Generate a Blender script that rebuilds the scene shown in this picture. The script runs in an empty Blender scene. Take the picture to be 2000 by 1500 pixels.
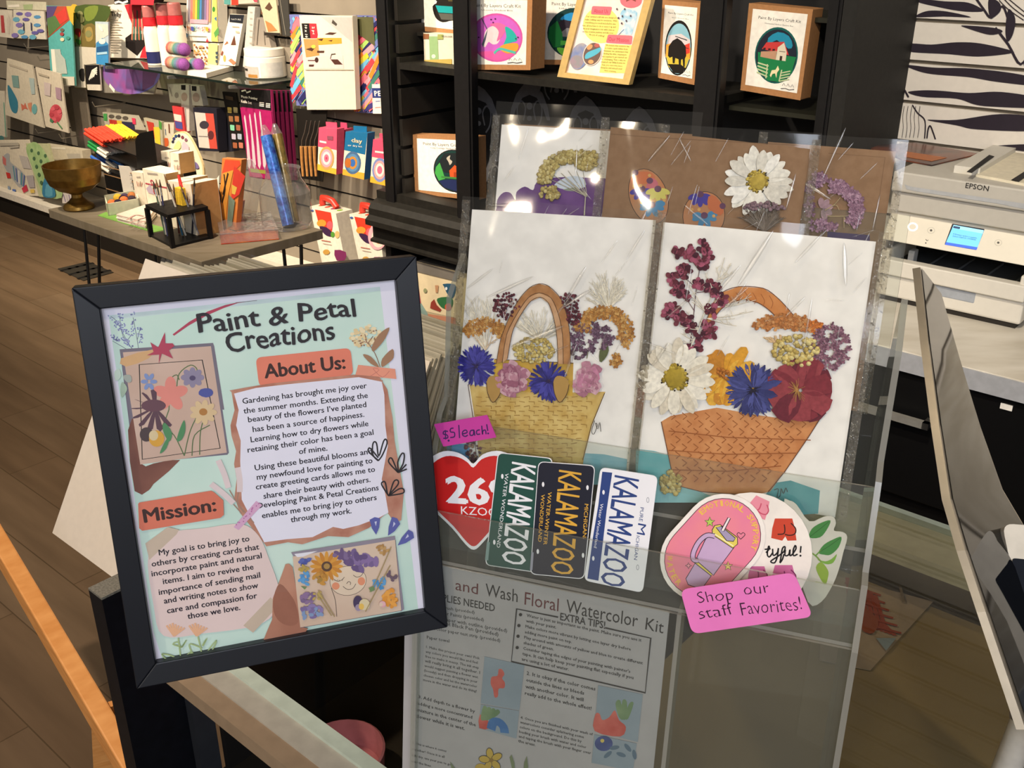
import bpy, math, random
from mathutils import Vector as V, noise as NZ
random.seed(7)
SC = bpy.context.scene
COL = SC.collection
# ------------------------------------------------------------------ camera
EYE = V((0, 0, 1.67))
FPX = 1960.0
PITCH = math.atan(890 / 1960.0)
CT, ST = math.cos(PITCH), math.sin(PITCH)
cd = bpy.data.cameras.new('camera')
cd.sensor_width = 36
cd.lens = 36 * FPX / 2000
cd.clip_start = .02
cam = bpy.data.objects.new('camera', cd)
cam.location = EYE
cam.rotation_euler = (math.pi / 2 - PITCH, 0, 0)
COL.objects.link(cam)
SC.camera = cam
# ------------------------------------------------------------------ colour management, world, lights
SC.view_settings.view_transform = 'Standard'
SC.view_settings.look = 'None'
SC.view_settings.gamma = 1
SC.view_settings.use_curve_mapping = False
SC.view_settings.exposure = 1.0
SC.cycles.max_bounces = 12
SC.cycles.diffuse_bounces = 3
SC.cycles.glossy_bounces = 4
SC.cycles.transmission_bounces = 6
SC.cycles.transparent_max_bounces = 40
SC.cycles.caustics_reflective = False
SC.cycles.caustics_refractive = False
SC.cycles.sample_clamp_indirect = 6
w = bpy.data.worlds.new('shop_ambience')
SC.world = w
w.use_nodes = True
w.node_tree.nodes['Background'].inputs[0].default_value = (.95, .86, .74, 1)
w.node_tree.nodes['Background'].inputs[1].default_value = .24
A = V((.757795, -.652493, 0))      # along the back wall, to the right
B = V((.652493, .757795, 0))       # towards the back wall
Z = V((0, 0, 1))
def W(a, b, z): return A * a + B * b + Z * z

def lamp(name, kind, loc, target, power, color, size=.1, angle=60, blend=.5, size_y=None):
    d = bpy.data.lights.new(name, kind)
    d.energy = power
    d.color = color
    if kind == 'AREA':
        d.size = size
        if size_y:
            d.shape = 'RECTANGLE'; d.size_y = size_y
    else:
        d.shadow_soft_size = size
    if kind == 'SPOT':
        d.spot_size = math.radians(angle); d.spot_blend = blend
    o = bpy.data.objects.new(name, d)
    o.location = loc
    o.rotation_euler = (V(target) - V(loc)).to_track_quat('-Z', 'Y').to_euler()
    COL.objects.link(o)
    return o
WARM = (1, .85, .66)
lamp('shop_window_daylight', 'AREA', (.35, -2.3, 2.8), (-.15, .8, 1.2), 40, (.82, .88, 1), 2.0, size_y=1.2)
for i, a in enumerate((-5.6, -4.5, -3.6, -2.7)):
    lamp('track_spotlight', 'SPOT', W(a + .25, 1.1, 2.75), W(a, 2.8, .95), 112, WARM, .05, 75, .7)
lamp('track_spotlight', 'SPOT', W(-1.75, .9, 2.75), W(-1.95, 2.7, 1.35), 34, WARM, .05, 50, .6)
lamp('track_spotlight', 'SPOT', W(-.55, .7, 2.75), W(-.75, 2.7, 1.0), 80, (1, .88, .70), .05, 62, .5)
lamp('track_spotlight', 'SPOT', W(-.05, -.1, 2.7), W(-.30, .66, 1.3), 8, (1, .84, .62), .04, 62, .6)
lamp('track_spotlight', 'SPOT', (-1.9, -1.7, 2.5), (.05, .63, 1.42), 26, (1, .83, .6), .07, 26, .6)
lamp('track_spotlight', 'SPOT', W(.35, .5, 2.75), W(-.15, .95, .9), 16, (1, .84, .62), .04, 40, .7)  # added spot, only there to brighten the shelf under the case glass
lamp('track_spotlight', 'SPOT', W(-1.7, -.1, 2.7), W(-1.7, 1.0, .7), 66, (1, .82, .66), .04, 80, .6)
lamp('track_spotlight', 'SPOT', W(-3.9, .3, 2.75), W(-3.7, 1.4, .3), 62, WARM, .05, 80, .6)

# ------------------------------------------------------------------ rays
def ray(x, y):
    X = (x - 1000) / FPX; Y = (y - 750) / FPX
    return V((X, CT - Y * ST, -ST - Y * CT))
def at(x, y, d): return EYE + ray(x, y) * d
def wp(x, y, b):
    r = ray(x, y); return EYE + r * (b / r.dot(B))
def hp(x, y, z):
    r = ray(x, y); return EYE + r * ((z - EYE.z) / r.z)
def wa(x, y, b): return wp(x, y, b).dot(A)
def wz(x, y, b): return wp(x, y, b).z

# ------------------------------------------------------------------ materials
def lin(h):
    h = h.lstrip('#')
    c = [int(h[i:i + 2], 16) / 255 for i in (0, 2, 4)]
    return tuple(x / 12.92 if x <= .04045 else ((x + .055) / 1.055) ** 2.4 for x in c) + (1,)
_mc = {}
def M(h, rough=.6, spec=.3, metal=0, var=.06, scale=60, h2=None, emit=0, bump=0, coat=0, stretch=None, sheen=0):
    key = (h, rough, spec, metal, var, scale, h2, emit, bump, coat, stretch)
    if key in _mc: return _mc[key]
    m = bpy.data.materials.new('surface_' + h.strip('#'))
    m.use_nodes = True
    nt = m.node_tree
    p = nt.nodes['Principled BSDF']
    p.inputs['Roughness'].default_value = rough
    p.inputs['Specular IOR Level'].default_value = spec
    p.inputs['Metallic'].default_value = metal
    p.inputs['Coat Weight'].default_value = coat
    c = lin(h)
    p.inputs['Base Color'].default_value = c
    m.diffuse_color = c
    if emit:
        p.inputs['Emission Color'].default_value = c
        p.inputs['Emission Strength'].default_value = emit
    if var or h2:
        tc = nt.nodes.new('ShaderNodeTexCoord')
        n = nt.nodes.new('ShaderNodeTexNoise')
        n.inputs['Scale'].default_value = scale
        n.inputs['Detail'].default_value = 3
        src = tc.outputs['Object']
        if stretch:
            mp = nt.nodes.new('ShaderNodeMapping')
            mp.inputs['Scale'].default_value = stretch[:3]
            if len(stretch) > 3: mp.inputs['Rotation'].default_value = (0, 0, stretch[3])
            nt.links.new(src, mp.inputs[0]); src = mp.outputs[0]
        nt.links.new(src, n.inputs['Vector'])
        r = nt.nodes.new('ShaderNodeValToRGB')
        r.color_ramp.elements[0].position = .35
        r.color_ramp.elements[1].position = .65
        if h2: c0, c1 = c, lin(h2)
        else:
            c0 = tuple(x * (1 - var) for x in c[:3]) + (1,); c1 = tuple(min(1, x * (1 + var)) for x in c[:3]) + (1,)
        r.color_ramp.elements[0].color = c0
        r.color_ramp.elements[1].color = c1
        nt.links.new(n.outputs['Fac'], r.inputs[0])
        nt.links.new(r.outputs[0], p.inputs['Base Color'])
        if bump:
            b = nt.nodes.new('ShaderNodeBump')
            b.inputs['Strength'].default_value = bump
            b.inputs['Distance'].default_value = .002
            nt.links.new(n.outputs['Fac'], b.inputs['Height'])
            nt.links.new(b.outputs[0], p.inputs['Normal'])
    _mc[key] = m
    return m
def clear(name, tint='#ffffff', ior=1.45, rough=.02, bump=0, bscale=40, gain=1.0, haze=0, hazecol='#ffffff'):
    if name in _mc: return _mc[name]
    m = bpy.data.materials.new(name)
    m.use_nodes = True
    nt = m.node_tree
    for n in list(nt.nodes): nt.nodes.remove(n)
    out = nt.nodes.new('ShaderNodeOutputMaterial')
    t = nt.nodes.new('ShaderNodeBsdfTransparent'); t.inputs[0].default_value = lin(tint)
    g = nt.nodes.new('ShaderNodeBsdfGlossy'); g.inputs['Roughness'].default_value = rough
    f = nt.nodes.new('ShaderNodeLayerWeight'); f.inputs['Blend'].default_value = .5
    pw = nt.nodes.new('ShaderNodeMath'); pw.operation = 'POWER'; pw.inputs[1].default_value = 5
    f0 = ((ior - 1) / (ior + 1)) ** 2 * gain
    mu = nt.nodes.new('ShaderNodeMath'); mu.operation = 'MULTIPLY_ADD'; mu.inputs[1].default_value = 1 - f0; mu.inputs[2].default_value = f0; mu.use_clamp = True
    mx = nt.nodes.new('ShaderNodeMixShader')
    nt.links.new(f.outputs['Facing'], pw.inputs[0]); nt.links.new(pw.outputs[0], mu.inputs[0]); nt.links.new(mu.outputs[0], mx.inputs[0])
    nt.links.new(t.outputs[0], mx.inputs[1]); nt.links.new(g.outputs[0], mx.inputs[2])
    last = mx
    if haze:
        d = nt.nodes.new('ShaderNodeBsdfDiffuse'); d.inputs[0].default_value = lin(hazecol)
        m2 = nt.nodes.new('ShaderNodeMixShader'); m2.inputs[0].default_value = haze
        nt.links.new(mx.outputs[0], m2.inputs[1]); nt.links.new(d.outputs[0], m2.inputs[2]); last = m2
    if bump:
        tc = nt.nodes.new('ShaderNodeTexCoord')
        n = nt.nodes.new('ShaderNodeTexNoise'); n.inputs['Scale'].default_value = bscale; n.inputs['Detail'].default_value = 1.5
        b = nt.nodes.new('ShaderNodeBump'); b.inputs['Strength'].default_value = bump; b.inputs['Distance'].default_value = .01
        nt.links.new(tc.outputs['Object'], n.inputs['Vector']); nt.links.new(n.outputs['Fac'], b.inputs['Height'])
        nt.links.new(b.outputs[0], g.inputs['Normal']); nt.links.new(b.outputs[0], f.inputs['Normal'])
    nt.links.new(last.outputs[0], out.inputs[0])
    _mc[name] = m
    return m
ACR = clear('clear_acrylic', '#eef2ef', 1.49, .01, haze=.05, hazecol='#d8d8d0')  # the diffuse haze stands in for reflections in the acrylic
ACRE = clear('acrylic_cut_edge', '#c9cfc9', 1.49, .12, gain=3.0, haze=.22, hazecol='#e8e4d8')
FILM = clear('clear_film', '#fcfcfb', 1.45, .07, bump=.10, bscale=20, gain=1.3)
CRINK = clear('crinkled_film', '#ece8e0', 1.5, .08, bump=.9, bscale=300, gain=3.0, haze=.07, hazecol='#e8e0d0')
BLIST = clear('clear_plastic', '#eeeeee', 1.5, .06, bump=.3, bscale=30, gain=1.6, haze=.06)
GLASS = clear('clear_glass', '#e9f2ec', 1.5, .0)
PANE = clear('picture_pane', '#ffffff', 1.45, .0)

# ------------------------------------------------------------------ mesh builder
class MB:
    def __init__(s): s.v = []; s.f = []; s.m = []; s.mats = []; s.sm = []
    def mi(s, m):
        if m not in s.mats: s.mats.append(m)
        return s.mats.index(m)
    def add(s, vs, fs, m, smooth=False):
        o = len(s.v); k = s.mi(m)
        s.v += [tuple(x) for x in vs]
        for f in fs:
            s.f.append(tuple(i + o for i in f)); s.m.append(k); s.sm.append(smooth)
    def hexa(s, p, m):   # 8 points: bottom loop 0-3, top loop 4-7
        s.add(p, [(3, 2, 1, 0), (4, 5, 6, 7), (0, 1, 5, 4), (1, 2, 6, 5), (2, 3, 7, 6), (3, 0, 4, 7)], m)
    def obox(s, o, x, y, z, m):
        o = V(o)
        s.hexa([o, o + x, o + x + y, o + y, o + z, o + x + z, o + x + y + z, o + y + z], m)
    def wbox(s, a0, a1, b0, b1, z0, z1, m):
        s.obox(W(a0, b0, z0), A * (a1 - a0), B * (b1 - b0), Z * (z1 - z0), m)
    def prism(s, pts, vec, m, m2=None):  # polygon extruded by vec
        n = len(pts); vec = V(vec)
        pts = [V(p) for p in pts]
        s.add(pts, [tuple(range(n))], m)
        q = [p + vec for p in pts]
        s.add(q, [tuple(reversed(range(n)))], m2 or m)
        s.add(pts + q, [(i, i + n, (i + 1) % n + n, (i + 1) % n) for i in range(n)], m2 or m)
    def tube(s, pts, r, m, seg=8, caps=True, r2=None):
        pts = [V(p) for p in pts]; n = len(pts); vs = []; fs = []
        up = None
        for i, p in enumerate(pts):
            t = (pts[min(i + 1, n - 1)] - pts[max(i - 1, 0)]).normalized()
            if up is None: up = t.orthogonal().normalized()
            up = (up - t * up.dot(t)).normalized(); sd = t.cross(up)
            rr = r if r2 is None else r + (r2 - r) * i / (n - 1)
            for k in range(seg):
                a = 2 * math.pi * k / seg
                vs.append(p + (up * math.cos(a) + sd * math.sin(a)) * rr)
        for i in range(n - 1):
            for k in range(seg):
                fs.append((i * seg + k, i * seg + (k + 1) % seg, (i + 1) * seg + (k + 1) % seg, (i + 1) * seg + k))
        s.add(vs, fs, m, True)
        if caps:
            s.add(vs[:seg], [tuple(reversed(range(seg)))], m); s.add(vs[-seg:], [tuple(range(seg))], m)
    def lathe(s, prof, c, m, seg=32, axis=Z, mats=None):
        c = V(c); ax = V(axis).normalized(); x = ax.orthogonal().normalized(); y = ax.cross(x); n = len(prof)
        vs = [c + ax * z + (x * math.cos(2 * math.pi * k / seg) + y * math.sin(2 * math.pi * k / seg)) * r for r, z in prof for k in range(seg)]
        for i in range(n - 1):
            fs = [(i * seg + k, i * seg + (k + 1) % seg, (i + 1) * seg + (k + 1) % seg, (i + 1) * seg + k) for k in range(seg)]
            s.add(vs, [], m) if False else None
            sub = vs[i * seg:(i + 2) * seg]
            s.add(sub, [(k, (k + 1) % seg, seg + (k + 1) % seg, seg + k) for k in range(seg)], mats[i] if mats else m, True)
    def ball(s, c, r, m, seg=10, rings=6, sx=None):
        c = V(c); vs = []; fs = []
        e = sx or (V((1, 0, 0)), V((0, 1, 0)), Z)
        for i in range(rings + 1):
            t = math.pi * i / rings
            for k in range(seg):
                a = 2 * math.pi * k / seg
                vs.append(c + (e[0] * math.sin(t) * math.cos(a) + e[1] * math.sin(t) * math.sin(a) + e[2] * math.cos(t)) * r)
        for i in range(rings):
            for k in range(seg):
                fs.append((i * seg + k, (i + 1) * seg + k, (i + 1) * seg + (k + 1) % seg, i * seg + (k + 1) % seg))
        s.add(vs, fs, m, True)
    def build(s, name, parent=None, bevel=0, **props):
        if not s.v: return None
        xs = list(zip(*s.v))
        o0 = V(((min(xs[0]) + max(xs[0])) / 2, (min(xs[1]) + max(xs[1])) / 2, min(xs[2])))
        me = bpy.data.meshes.new(name)
        me.from_pydata([V(p) - o0 for p in s.v], [], s.f)
        for m in s.mats: me.materials.append(m)
        me.polygons.foreach_set('material_index', s.m)
        me.polygons.foreach_set('use_smooth', s.sm)
        me.update()
        o = bpy.data.objects.new(name, me)
        COL.objects.link(o)
        if parent is not None:
            o.parent = parent; o.location = o0 - parent.location
            if parent.parent is not None: o.location -= parent.parent.location
        else: o.location = o0
        if bevel:
            b = o.modifiers.new('bevel', 'BEVEL'); b.width = bevel; b.segments = 2; b.limit_method = 'ANGLE'
        for k, x in props.items(): o[k] = x
        return o
def tag(o, label, cat, group=None):
    o['label'] = label; o['category'] = cat
    if group: o['group'] = group
    return o
def empty(name, loc, label, cat, group=None):
    o = bpy.data.objects.new(name, None); o.location = loc; o.empty_display_size = .02
    COL.objects.link(o); return tag(o, label, cat, group)
def struct(o): o['kind'] = 'structure'; return o

# ------------------------------------------------------------------ flat printed panels
class Pl:
    def __init__(s, o, u, v, eps=.00001):
        s.o = V(o); s.u = V(u).normalized(); s.v = V(v).normalized(); s.n = s.u.cross(s.v).normalized(); s.h = 0; s.eps = eps
    def w(s, u, v, h=0): return s.o + s.u * u + s.v * v + s.n * h
    def px(s, x, y):
        r = ray(x, y); p = EYE + r * ((s.o - EYE).dot(s.n) / r.dot(s.n)) - s.o
        return (p.dot(s.u), p.dot(s.v))
    def P(s, x, y, h=0): return s.w(*s.px(x, y), h)
    def scale(s, x, y):   # metres per pixel here
        a = s.px(x - 5, y); b = s.px(x + 5, y); c = s.px(x, y - 5); d = s.px(x, y + 5)
        return (math.dist(a, b) + math.dist(c, d)) / 20
def wallpl(b, eps=.0003):
    return Pl(W(0, b, 0), A, Z, eps)
class Art:
    """prints shapes on a panel; T maps drawing coordinates to photo pixels"""
    def __init__(s, pl, mb=None, T=None, h0=.00005, uv=False):
        s.pl = pl; s.mb = mb or MB(); s.T = T or (lambda x, y: (x, y)); s.h = h0; s.uv = uv
    def q(s, p):
        return tuple(p) if s.uv else s.pl.px(*s.T(*p))
    def up(s): s.h += s.pl.eps; return s.h
    def polyuv(s, uv, m, lift=True):
        h = s.up() if lift else s.h
        ar = sum(uv[i][0] * uv[(i + 1) % len(uv)][1] - uv[(i + 1) % len(uv)][0] * uv[i][1] for i in range(len(uv)))
        if ar < 0: uv = uv[::-1]
        s.mb.add([s.pl.w(a, b, h) for a, b in uv], [tuple(range(len(uv)))], m)
    def poly(s, pts, m, smooth=0, lift=True):
        uv = [s.q(p) for p in pts]
        if smooth: uv = spline(uv, smooth, True)
        s.polyuv(uv, m, lift)
    def ell(s, c, rx, ry, m, rot=0, n=20, lift=True, a0=0, a1=360):
        r = math.radians(rot); pts = []
        full = (a1 - a0) == 360
        for k in range(n if full else n + 1):
            t = math.radians(a0 + (a1 - a0) * k / n)
            x, y = rx * math.cos(t), ry * math.sin(t)
            pts.append((c[0] + x * math.cos(r) - y * math.sin(r), c[1] + x * math.sin(r) + y * math.cos(r)))
        s.poly(pts, m, lift=lift)
    def rquad(s, c4, r, m, lift=True, n=5):
        pts = []
        for i in range(4):
            p = V(c4[i]); a = V(c4[i - 1]); b = V(c4[(i + 1) % 4])
            da = (a - p).normalized() * r; db = (b - p).normalized() * r
            for k in range(n + 1):
                t = k / n
                pts.append(tuple((p + da) * (1 - t) ** 2 + p * 2 * t * (1 - t) + (p + db) * t * t))
        s.poly(pts, m, lift=lift)
    def line(s, pts, wpx, m, smooth=0, closed=False, lift=True, taper=False):
        uv = [V(s.q(p)) for p in pts]
        if s.uv: wd = wpx
        else: wd = wpx * s.pl.scale(*s.T(*pts[len(pts) // 2])) * (1 if not hasattr(s, 'zs') else 1 / s.zs)
        if smooth: uv = [V(p) for p in spline([tuple(p) for p in uv], smooth, closed)]
        if closed: uv = uv + [uv[0]]
        h = s.up() if lift else s.h
        n = len(uv); L = []; 
        for i, p in enumerate(uv):
            t = uv[min(i + 1, n - 1)] - uv[max(i - 1, 0)]
            if closed and i in (0, n - 1): t = uv[1] - uv[-2]
            if t.length < 1e-9: t = V((1, 0))
            t.normalize(); nn = V((-t.y, t.x)) * wd / 2
            if taper: nn *= 1 - .85 * i / (n - 1)
            L.append((p - nn, p + nn))
        vs = [s.pl.w(q.x, q.y, h) for ab in L for q in ab]
        s.mb.add(vs, [(2 * i, 2 * i + 2, 2 * i + 3, 2 * i + 1) for i in range(n - 1)], m)
    def text(s, body, p0, p1, m, cap=None, bold=0, align='fit', jitter=0, res=2, lift=True, shear=0):
        d0 = V(s.q(p0)); d1 = V(s.q(p1)); dr = d1 - d0; L = dr.length; dr.normalize(); up = V((-dr.y, dr.x))
        c = bpy.data.curves.new('lettering', 'FONT'); c.body = body; c.resolution_u = res; c.offset = min(bold, 0); c.shear = shear
        o = bpy.data.objects.new('lettering', c)
        me = bpy.data.meshes.new_from_object(o)
        vs = [v.co.copy() for v in me.vertices]; fs = [tuple(p.vertices) for p in me.polygons]
        bpy.data.objects.remove(o); bpy.data.curves.remove(c); bpy.data.meshes.remove(me)
        if not vs: return
        x0 = min(v.x for v in vs); x1 = max(v.x for v in vs)
        k = L / (x1 - x0); ky = k
        if cap is not None:
            if s.uv: ch = cap
            else:
                T0 = V(s.T(*p0)); T1 = V(s.T(*p1)); sd = (T1 - T0).normalized(); pp = V((sd.y, -sd.x))
                sc = 1 if not hasattr(s, 'zs') else 1 / s.zs
                e = T0 + pp * cap * sc
                ch = abs((V(s.pl.px(*e)) - V(s.pl.px(*T0))).dot(up))
            ky = ch / .70
        h = s.up() if lift else s.h
        sh = [(0, 0)] if bold <= 0 else [(-bold * k, 0), (bold * k, 0), (0, bold * ky * .7), (0, -bold * ky * .7)]
        for n_, (sx, sy) in enumerate(sh):
          out = []
          for v in vs:
            x = (v.x - x0) * k + sx; y = v.y * ky + sy
            if jitter: y += math.sin(x / L * 23 + len(body)) * jitter * ky; x += math.sin(y / ky * 5 + x / L * 9) * jitter * k * .5
            q = d0 + dr * x + up * y
            out.append(s.pl.w(q.x, q.y, h + n_ * s.pl.eps * .25))
          s.mb.add(out, fs, m)
def zoomT(x0, y0, sc): return lambda x, y: (x0 + x / sc, y0 + y / sc)
def mkart(pl, x0=0, y0=0, sc=1, mb=None, h0=.00005):
    a = Art(pl, mb, zoomT(x0, y0, sc), h0); a.zs = sc; return a
def spline(p, n, closed):
    out = []; L = len(p)
    for i in range(L if closed else L - 1):
        a, b, c, d = (p[(i - 1) % L], p[i], p[(i + 1) % L], p[(i + 2) % L]) if closed else (p[max(i - 1, 0)], p[i], p[i + 1], p[min(i + 2, L - 1)])
        for k in range(n):
            t = k / n
            out.append(tuple(.5 * (2 * b[j] + (c[j] - a[j]) * t + (2 * a[j] - 5 * b[j] + 4 * c[j] - d[j]) * t * t + (3 * b[j] - a[j] - 3 * c[j] + d[j]) * t ** 3) for j in (0, 1)))
    if not closed: out.append(tuple(p[-1]))
    return out
INK = M('#181416', .6); WHITE = M('#f4f0e8', .6); KRAFT = M('#a9794e', .8, scale=120); BLACK = M('#0c0c0e', .45); PAPER = M('#eeebe4', .7)
# ================================================================== setting
WB = 2.90
fl = MB()
fl.add([W(-9, -4, 0), W(5, -4, 0), W(5, 3.2, 0), W(-9, 3.2, 0)], [(0, 1, 2, 3)], None)
def floor_mat():
    m = bpy.data.materials.new('vinyl_plank_floor'); m.use_nodes = True; nt = m.node_tree; p = nt.nodes['Principled BSDF']
    tc = nt.nodes.new('ShaderNodeTexCoord'); mp = nt.nodes.new('ShaderNodeMapping')
    mp.inputs['Rotation'].default_value = (0, 0, math.atan2(.652493, .757795) + .0)
    nt.links.new(tc.outputs['Object'], mp.inputs[0])
    br = nt.nodes.new('ShaderNodeTexBrick'); br.offset = .37
    br.inputs['Scale'].default_value = 1; br.inputs['Brick Width'].default_value = 1.2; br.inputs['Row Height'].default_value = .17
    br.inputs['Mortar Size'].default_value = .0018
    br.inputs['Color1'].default_value = lin('#74604a'); br.inputs['Color2'].default_value = lin('#6a553f'); br.inputs['Mortar'].default_value = lin('#55442f')
    nt.links.new(mp.outputs[0], br.inputs['Vector'])
    m2 = nt.nodes.new('ShaderNodeMapping'); m2.inputs['Scale'].default_value = (1.6, 14, 1); nt.links.new(mp.outputs[0], m2.inputs[0])
    n = nt.nodes.new('ShaderNodeTexNoise'); n.inputs['Scale'].default_value = 1.3; n.inputs['Detail'].default_value = 6; nt.links.new(m2.outputs[0], n.inputs['Vector'])
    r = nt.nodes.new('ShaderNodeValToRGB'); r.color_ramp.elements[0].position = .3; r.color_ramp.elements[0].color = (.78, .76, .72, 1); r.color_ramp.elements[1].position = .75; r.color_ramp.elements[1].color = (1.12, 1.11, 1.08, 1)
    nt.links.new(n.outputs['Fac'], r.inputs[0])
    mx = nt.nodes.new('ShaderNodeMix'); mx.data_type = 'RGBA'; mx.blend_type = 'MULTIPLY'; mx.inputs[0].default_value = 1
    nt.links.new(br.outputs['Color'], mx.inputs[6]); nt.links.new(r.outputs[0], mx.inputs[7]); nt.links.new(mx.outputs[2], p.inputs['Base Color'])
    p.inputs['Roughness'].default_value = .55; p.inputs['Specular IOR Level'].default_value = .25
    return m
fl.mats = [floor_mat()]
struct(fl.build('floor'))
ce = MB(); ce.add([W(-9, -1.2, 3.0), W(5, -1.2, 3.0), W(5, 3.2, 3.0), W(-9, 3.2, 3.0)], [(3, 2, 1, 0)], M('#6a5c46', .8)); struct(ce.build('ceiling'))
# slatwall behind the art supplies: horizontal slats with open grooves
def slatwall(name, a0, a1, z0, z1, zref, m, mg, pitch=.1075, gap=.010):
    mb = MB()
    mb.wbox(a0, a1, WB + .012, WB + .04, z0, z1, mg)
    k0 = math.floor((z0 - zref) / pitch)
    z = zref + k0 * pitch
    while z < z1:
        lo = max(z + gap, z0); hi = min(z + pitch, z1)
        if hi > lo + .005: mb.wbox(a0, a1, WB, WB + .014, lo, hi, m)
        z += pitch
    return struct(mb.build(name))
SLAT = M('#8d8374', .7, var=.05, scale=8); GROOVE = M('#14110e', .8)
slatwall('wall_back_left', -8.5, -1.09, .15, 3.0, wz(640, 231, WB) - .005, SLAT, GROOVE)
LW = wz(1778, 119, WB)
LEAFSLAT = M('#e9e2d8', .6, var=.02); LEAFGR = M('#6f675b', .8)
slatwall('wall_back_right', -1.08, 3.2, .0, 3.0, LW - .006, LEAFSLAT, LEAFGR)
mb = MB(); mb.wbox(-8.5, -2.9, 2.58, WB, .16, .20, M('#d9d1c2', .6)); struct(mb.build('trim_1'))
mb = MB(); mb.wbox(-8.5, -2.9, 2.60, WB, 0, .16, M('#15110d', .6)); struct(mb.build('baseboard_back'))
mb = MB(); mb.wbox(-8.5, -2.9, 2.565, 2.60, 0, .045, M('#5c4a36', .6)); struct(mb.build('trim_2'))
# floor grille
t = MB(); g0 = hp(116, 522, 0); 
c4 = [hp(113, 526, 0), hp(172, 512, 0), hp(222, 533, 0), hp(163, 549, 0)]
t.prism([c + Z * .004 for c in c4], -Z * .004, M('#2c2822', .5))
for i in range(4):
    for j in range(3):
        p = c4[0].lerp(c4[1], (i + .5) / 4).lerp(c4[3].lerp(c4[2], (i + .5) / 4), (j + .5) / 3) + Z * .0045
        t.add([p + A * x * .012 + B * y * .03 for x, y in ((-1, -1), (1, -1), (1, 1), (-1, 1))], [(0, 1, 2, 3)], M('#060504', .7))
tag(t.build('floor_grille'), 'dark metal floor grille set in the wood floor near the hairpin table leg', 'grille')

mb = MB(); mb.wbox(-8.6, -8.5, -4, 3.2, 0, 3.0, M('#a89e8e', .8)); struct(mb.build('wall_left'))
mb = MB(); mb.wbox(3.2, 3.3, -1, 3.2, 0, 3.0, M('#a89e8e', .8)); struct(mb.build('wall_right'))
# leaf-pattern decals painted on the right slatwall
def leafwall():
    pl = wallpl(WB - .0008, .00008); a = mkart(pl, 1400, 0, 10 / 3)
    LF = M('#2c2430', .7); 
    for p in ([(1300, -10), (1480, 8), (1640, 18), (1735, 72), (1600, 74), (1440, 46), (1310, 14)],
              [(1305, 96), (1380, 70), (1500, 75), (1655, 112), (1480, 108), (1305, 112)],
              [(1255, 285), (1400, 290), (1560, 275), (1720, 283), (1920, 330), (1900, 350), (1700, 368), (1500, 352), (1250, 335)],
              [(1230, 422), (1420, 440), (1650, 445), (1940, 478), (2100, 520), (2100, 560), (1820, 532), (1640, 502), (1400, 482), (1290, 455)],
              [(1245, 600), (1330, 588), (1450, 590), (1640, 605), (1850, 598), (2100, 640), (2100, 700), (1800, 694), (1680, 680), (1560, 642), (1340, 630)],
              [(1370, 780), (1560, 780), (1850, 742), (2100, 770), (2100, 850), (1700, 842), (1560, 815)],
              [(1600, 165), (1800, 180), (1862, 205), (1780, 226), (1640, 186)],
              [(1775, -10), (1840, 15), (1848, 70), (1790, 118), (1770, 70)],
              [(1900, 60), (1945, 120), (1930, 220), (1895, 270), (1880, 200)],
              [(1800, 950), (2100, 940), (2100, 990), (1930, 975)]):
        for dx in (0, 770, 1490): a.poly([(x + dx, y + dx * .14) for x, y in p], LF, smooth=5)
    for p, wd in (([(1690, -10), (1740, 60), (1790, 115), (1860, 40), (1900, 130)], 14), ([(1815, 180), (1900, 290), (1980, 418), (2060, 300)], 16),
                  ([(1275, 682), (1310, 735), (1357, 785), (1355, 900)], 8), ([(1225, 585), (1250, 632)], 12),
                  ([(1370, 900), (1378, 840), (1392, 818), (1410, 860), (1425, 905)], 9), ([(1840, 0), (1900, 60), (2000, 130)], 5), ([(1870, -10), (1930, 50), (2010, 110)], 5), ([(1900, -10), (1960, 40), (2010, 80)], 5)):
        a.line(p, wd, LF, smooth=4)
    for x in (1215, 1240, 1265, 1290, 1318):
        a.line([(x + 8, 690), (x - 2, 760), (x + 2, 830), (x - 8, 895)], 3, LF, smooth=3)
    o = a.mb.build('trim_3'); struct(o)
leafwall()
# dark end panel between shelf unit and leaf wall
mb = MB(); mb.wbox(-1.088, -1.052, 2.5, WB, 0, 2.4, M('#232220', .65, var=.1)); tag(mb.build('cabinet_end_panel'), 'plain charcoal panel between the black shelf unit and the leaf wall', 'panel')

# ================================================================== black shelf unit
UB, UF = 2.885, 2.5
BK = M('#100f10', .5, .35, var=.15); BK2 = M('#1b1915', .55, var=.2)
unit = empty('shelf_unit', W(-1.93, 2.7, 0), 'tall black shelf unit with patterned back panel and stepped moulding', 'shelf unit')
ULa, URa = -2.775, -1.09
def part(name, parent, mb, **k): return mb.build(name, parent, **k)
p = MB(); p.wbox(ULa, URa, UB - .012, UB, .3, 2.3, M('#1d1d1f', .7))
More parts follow.
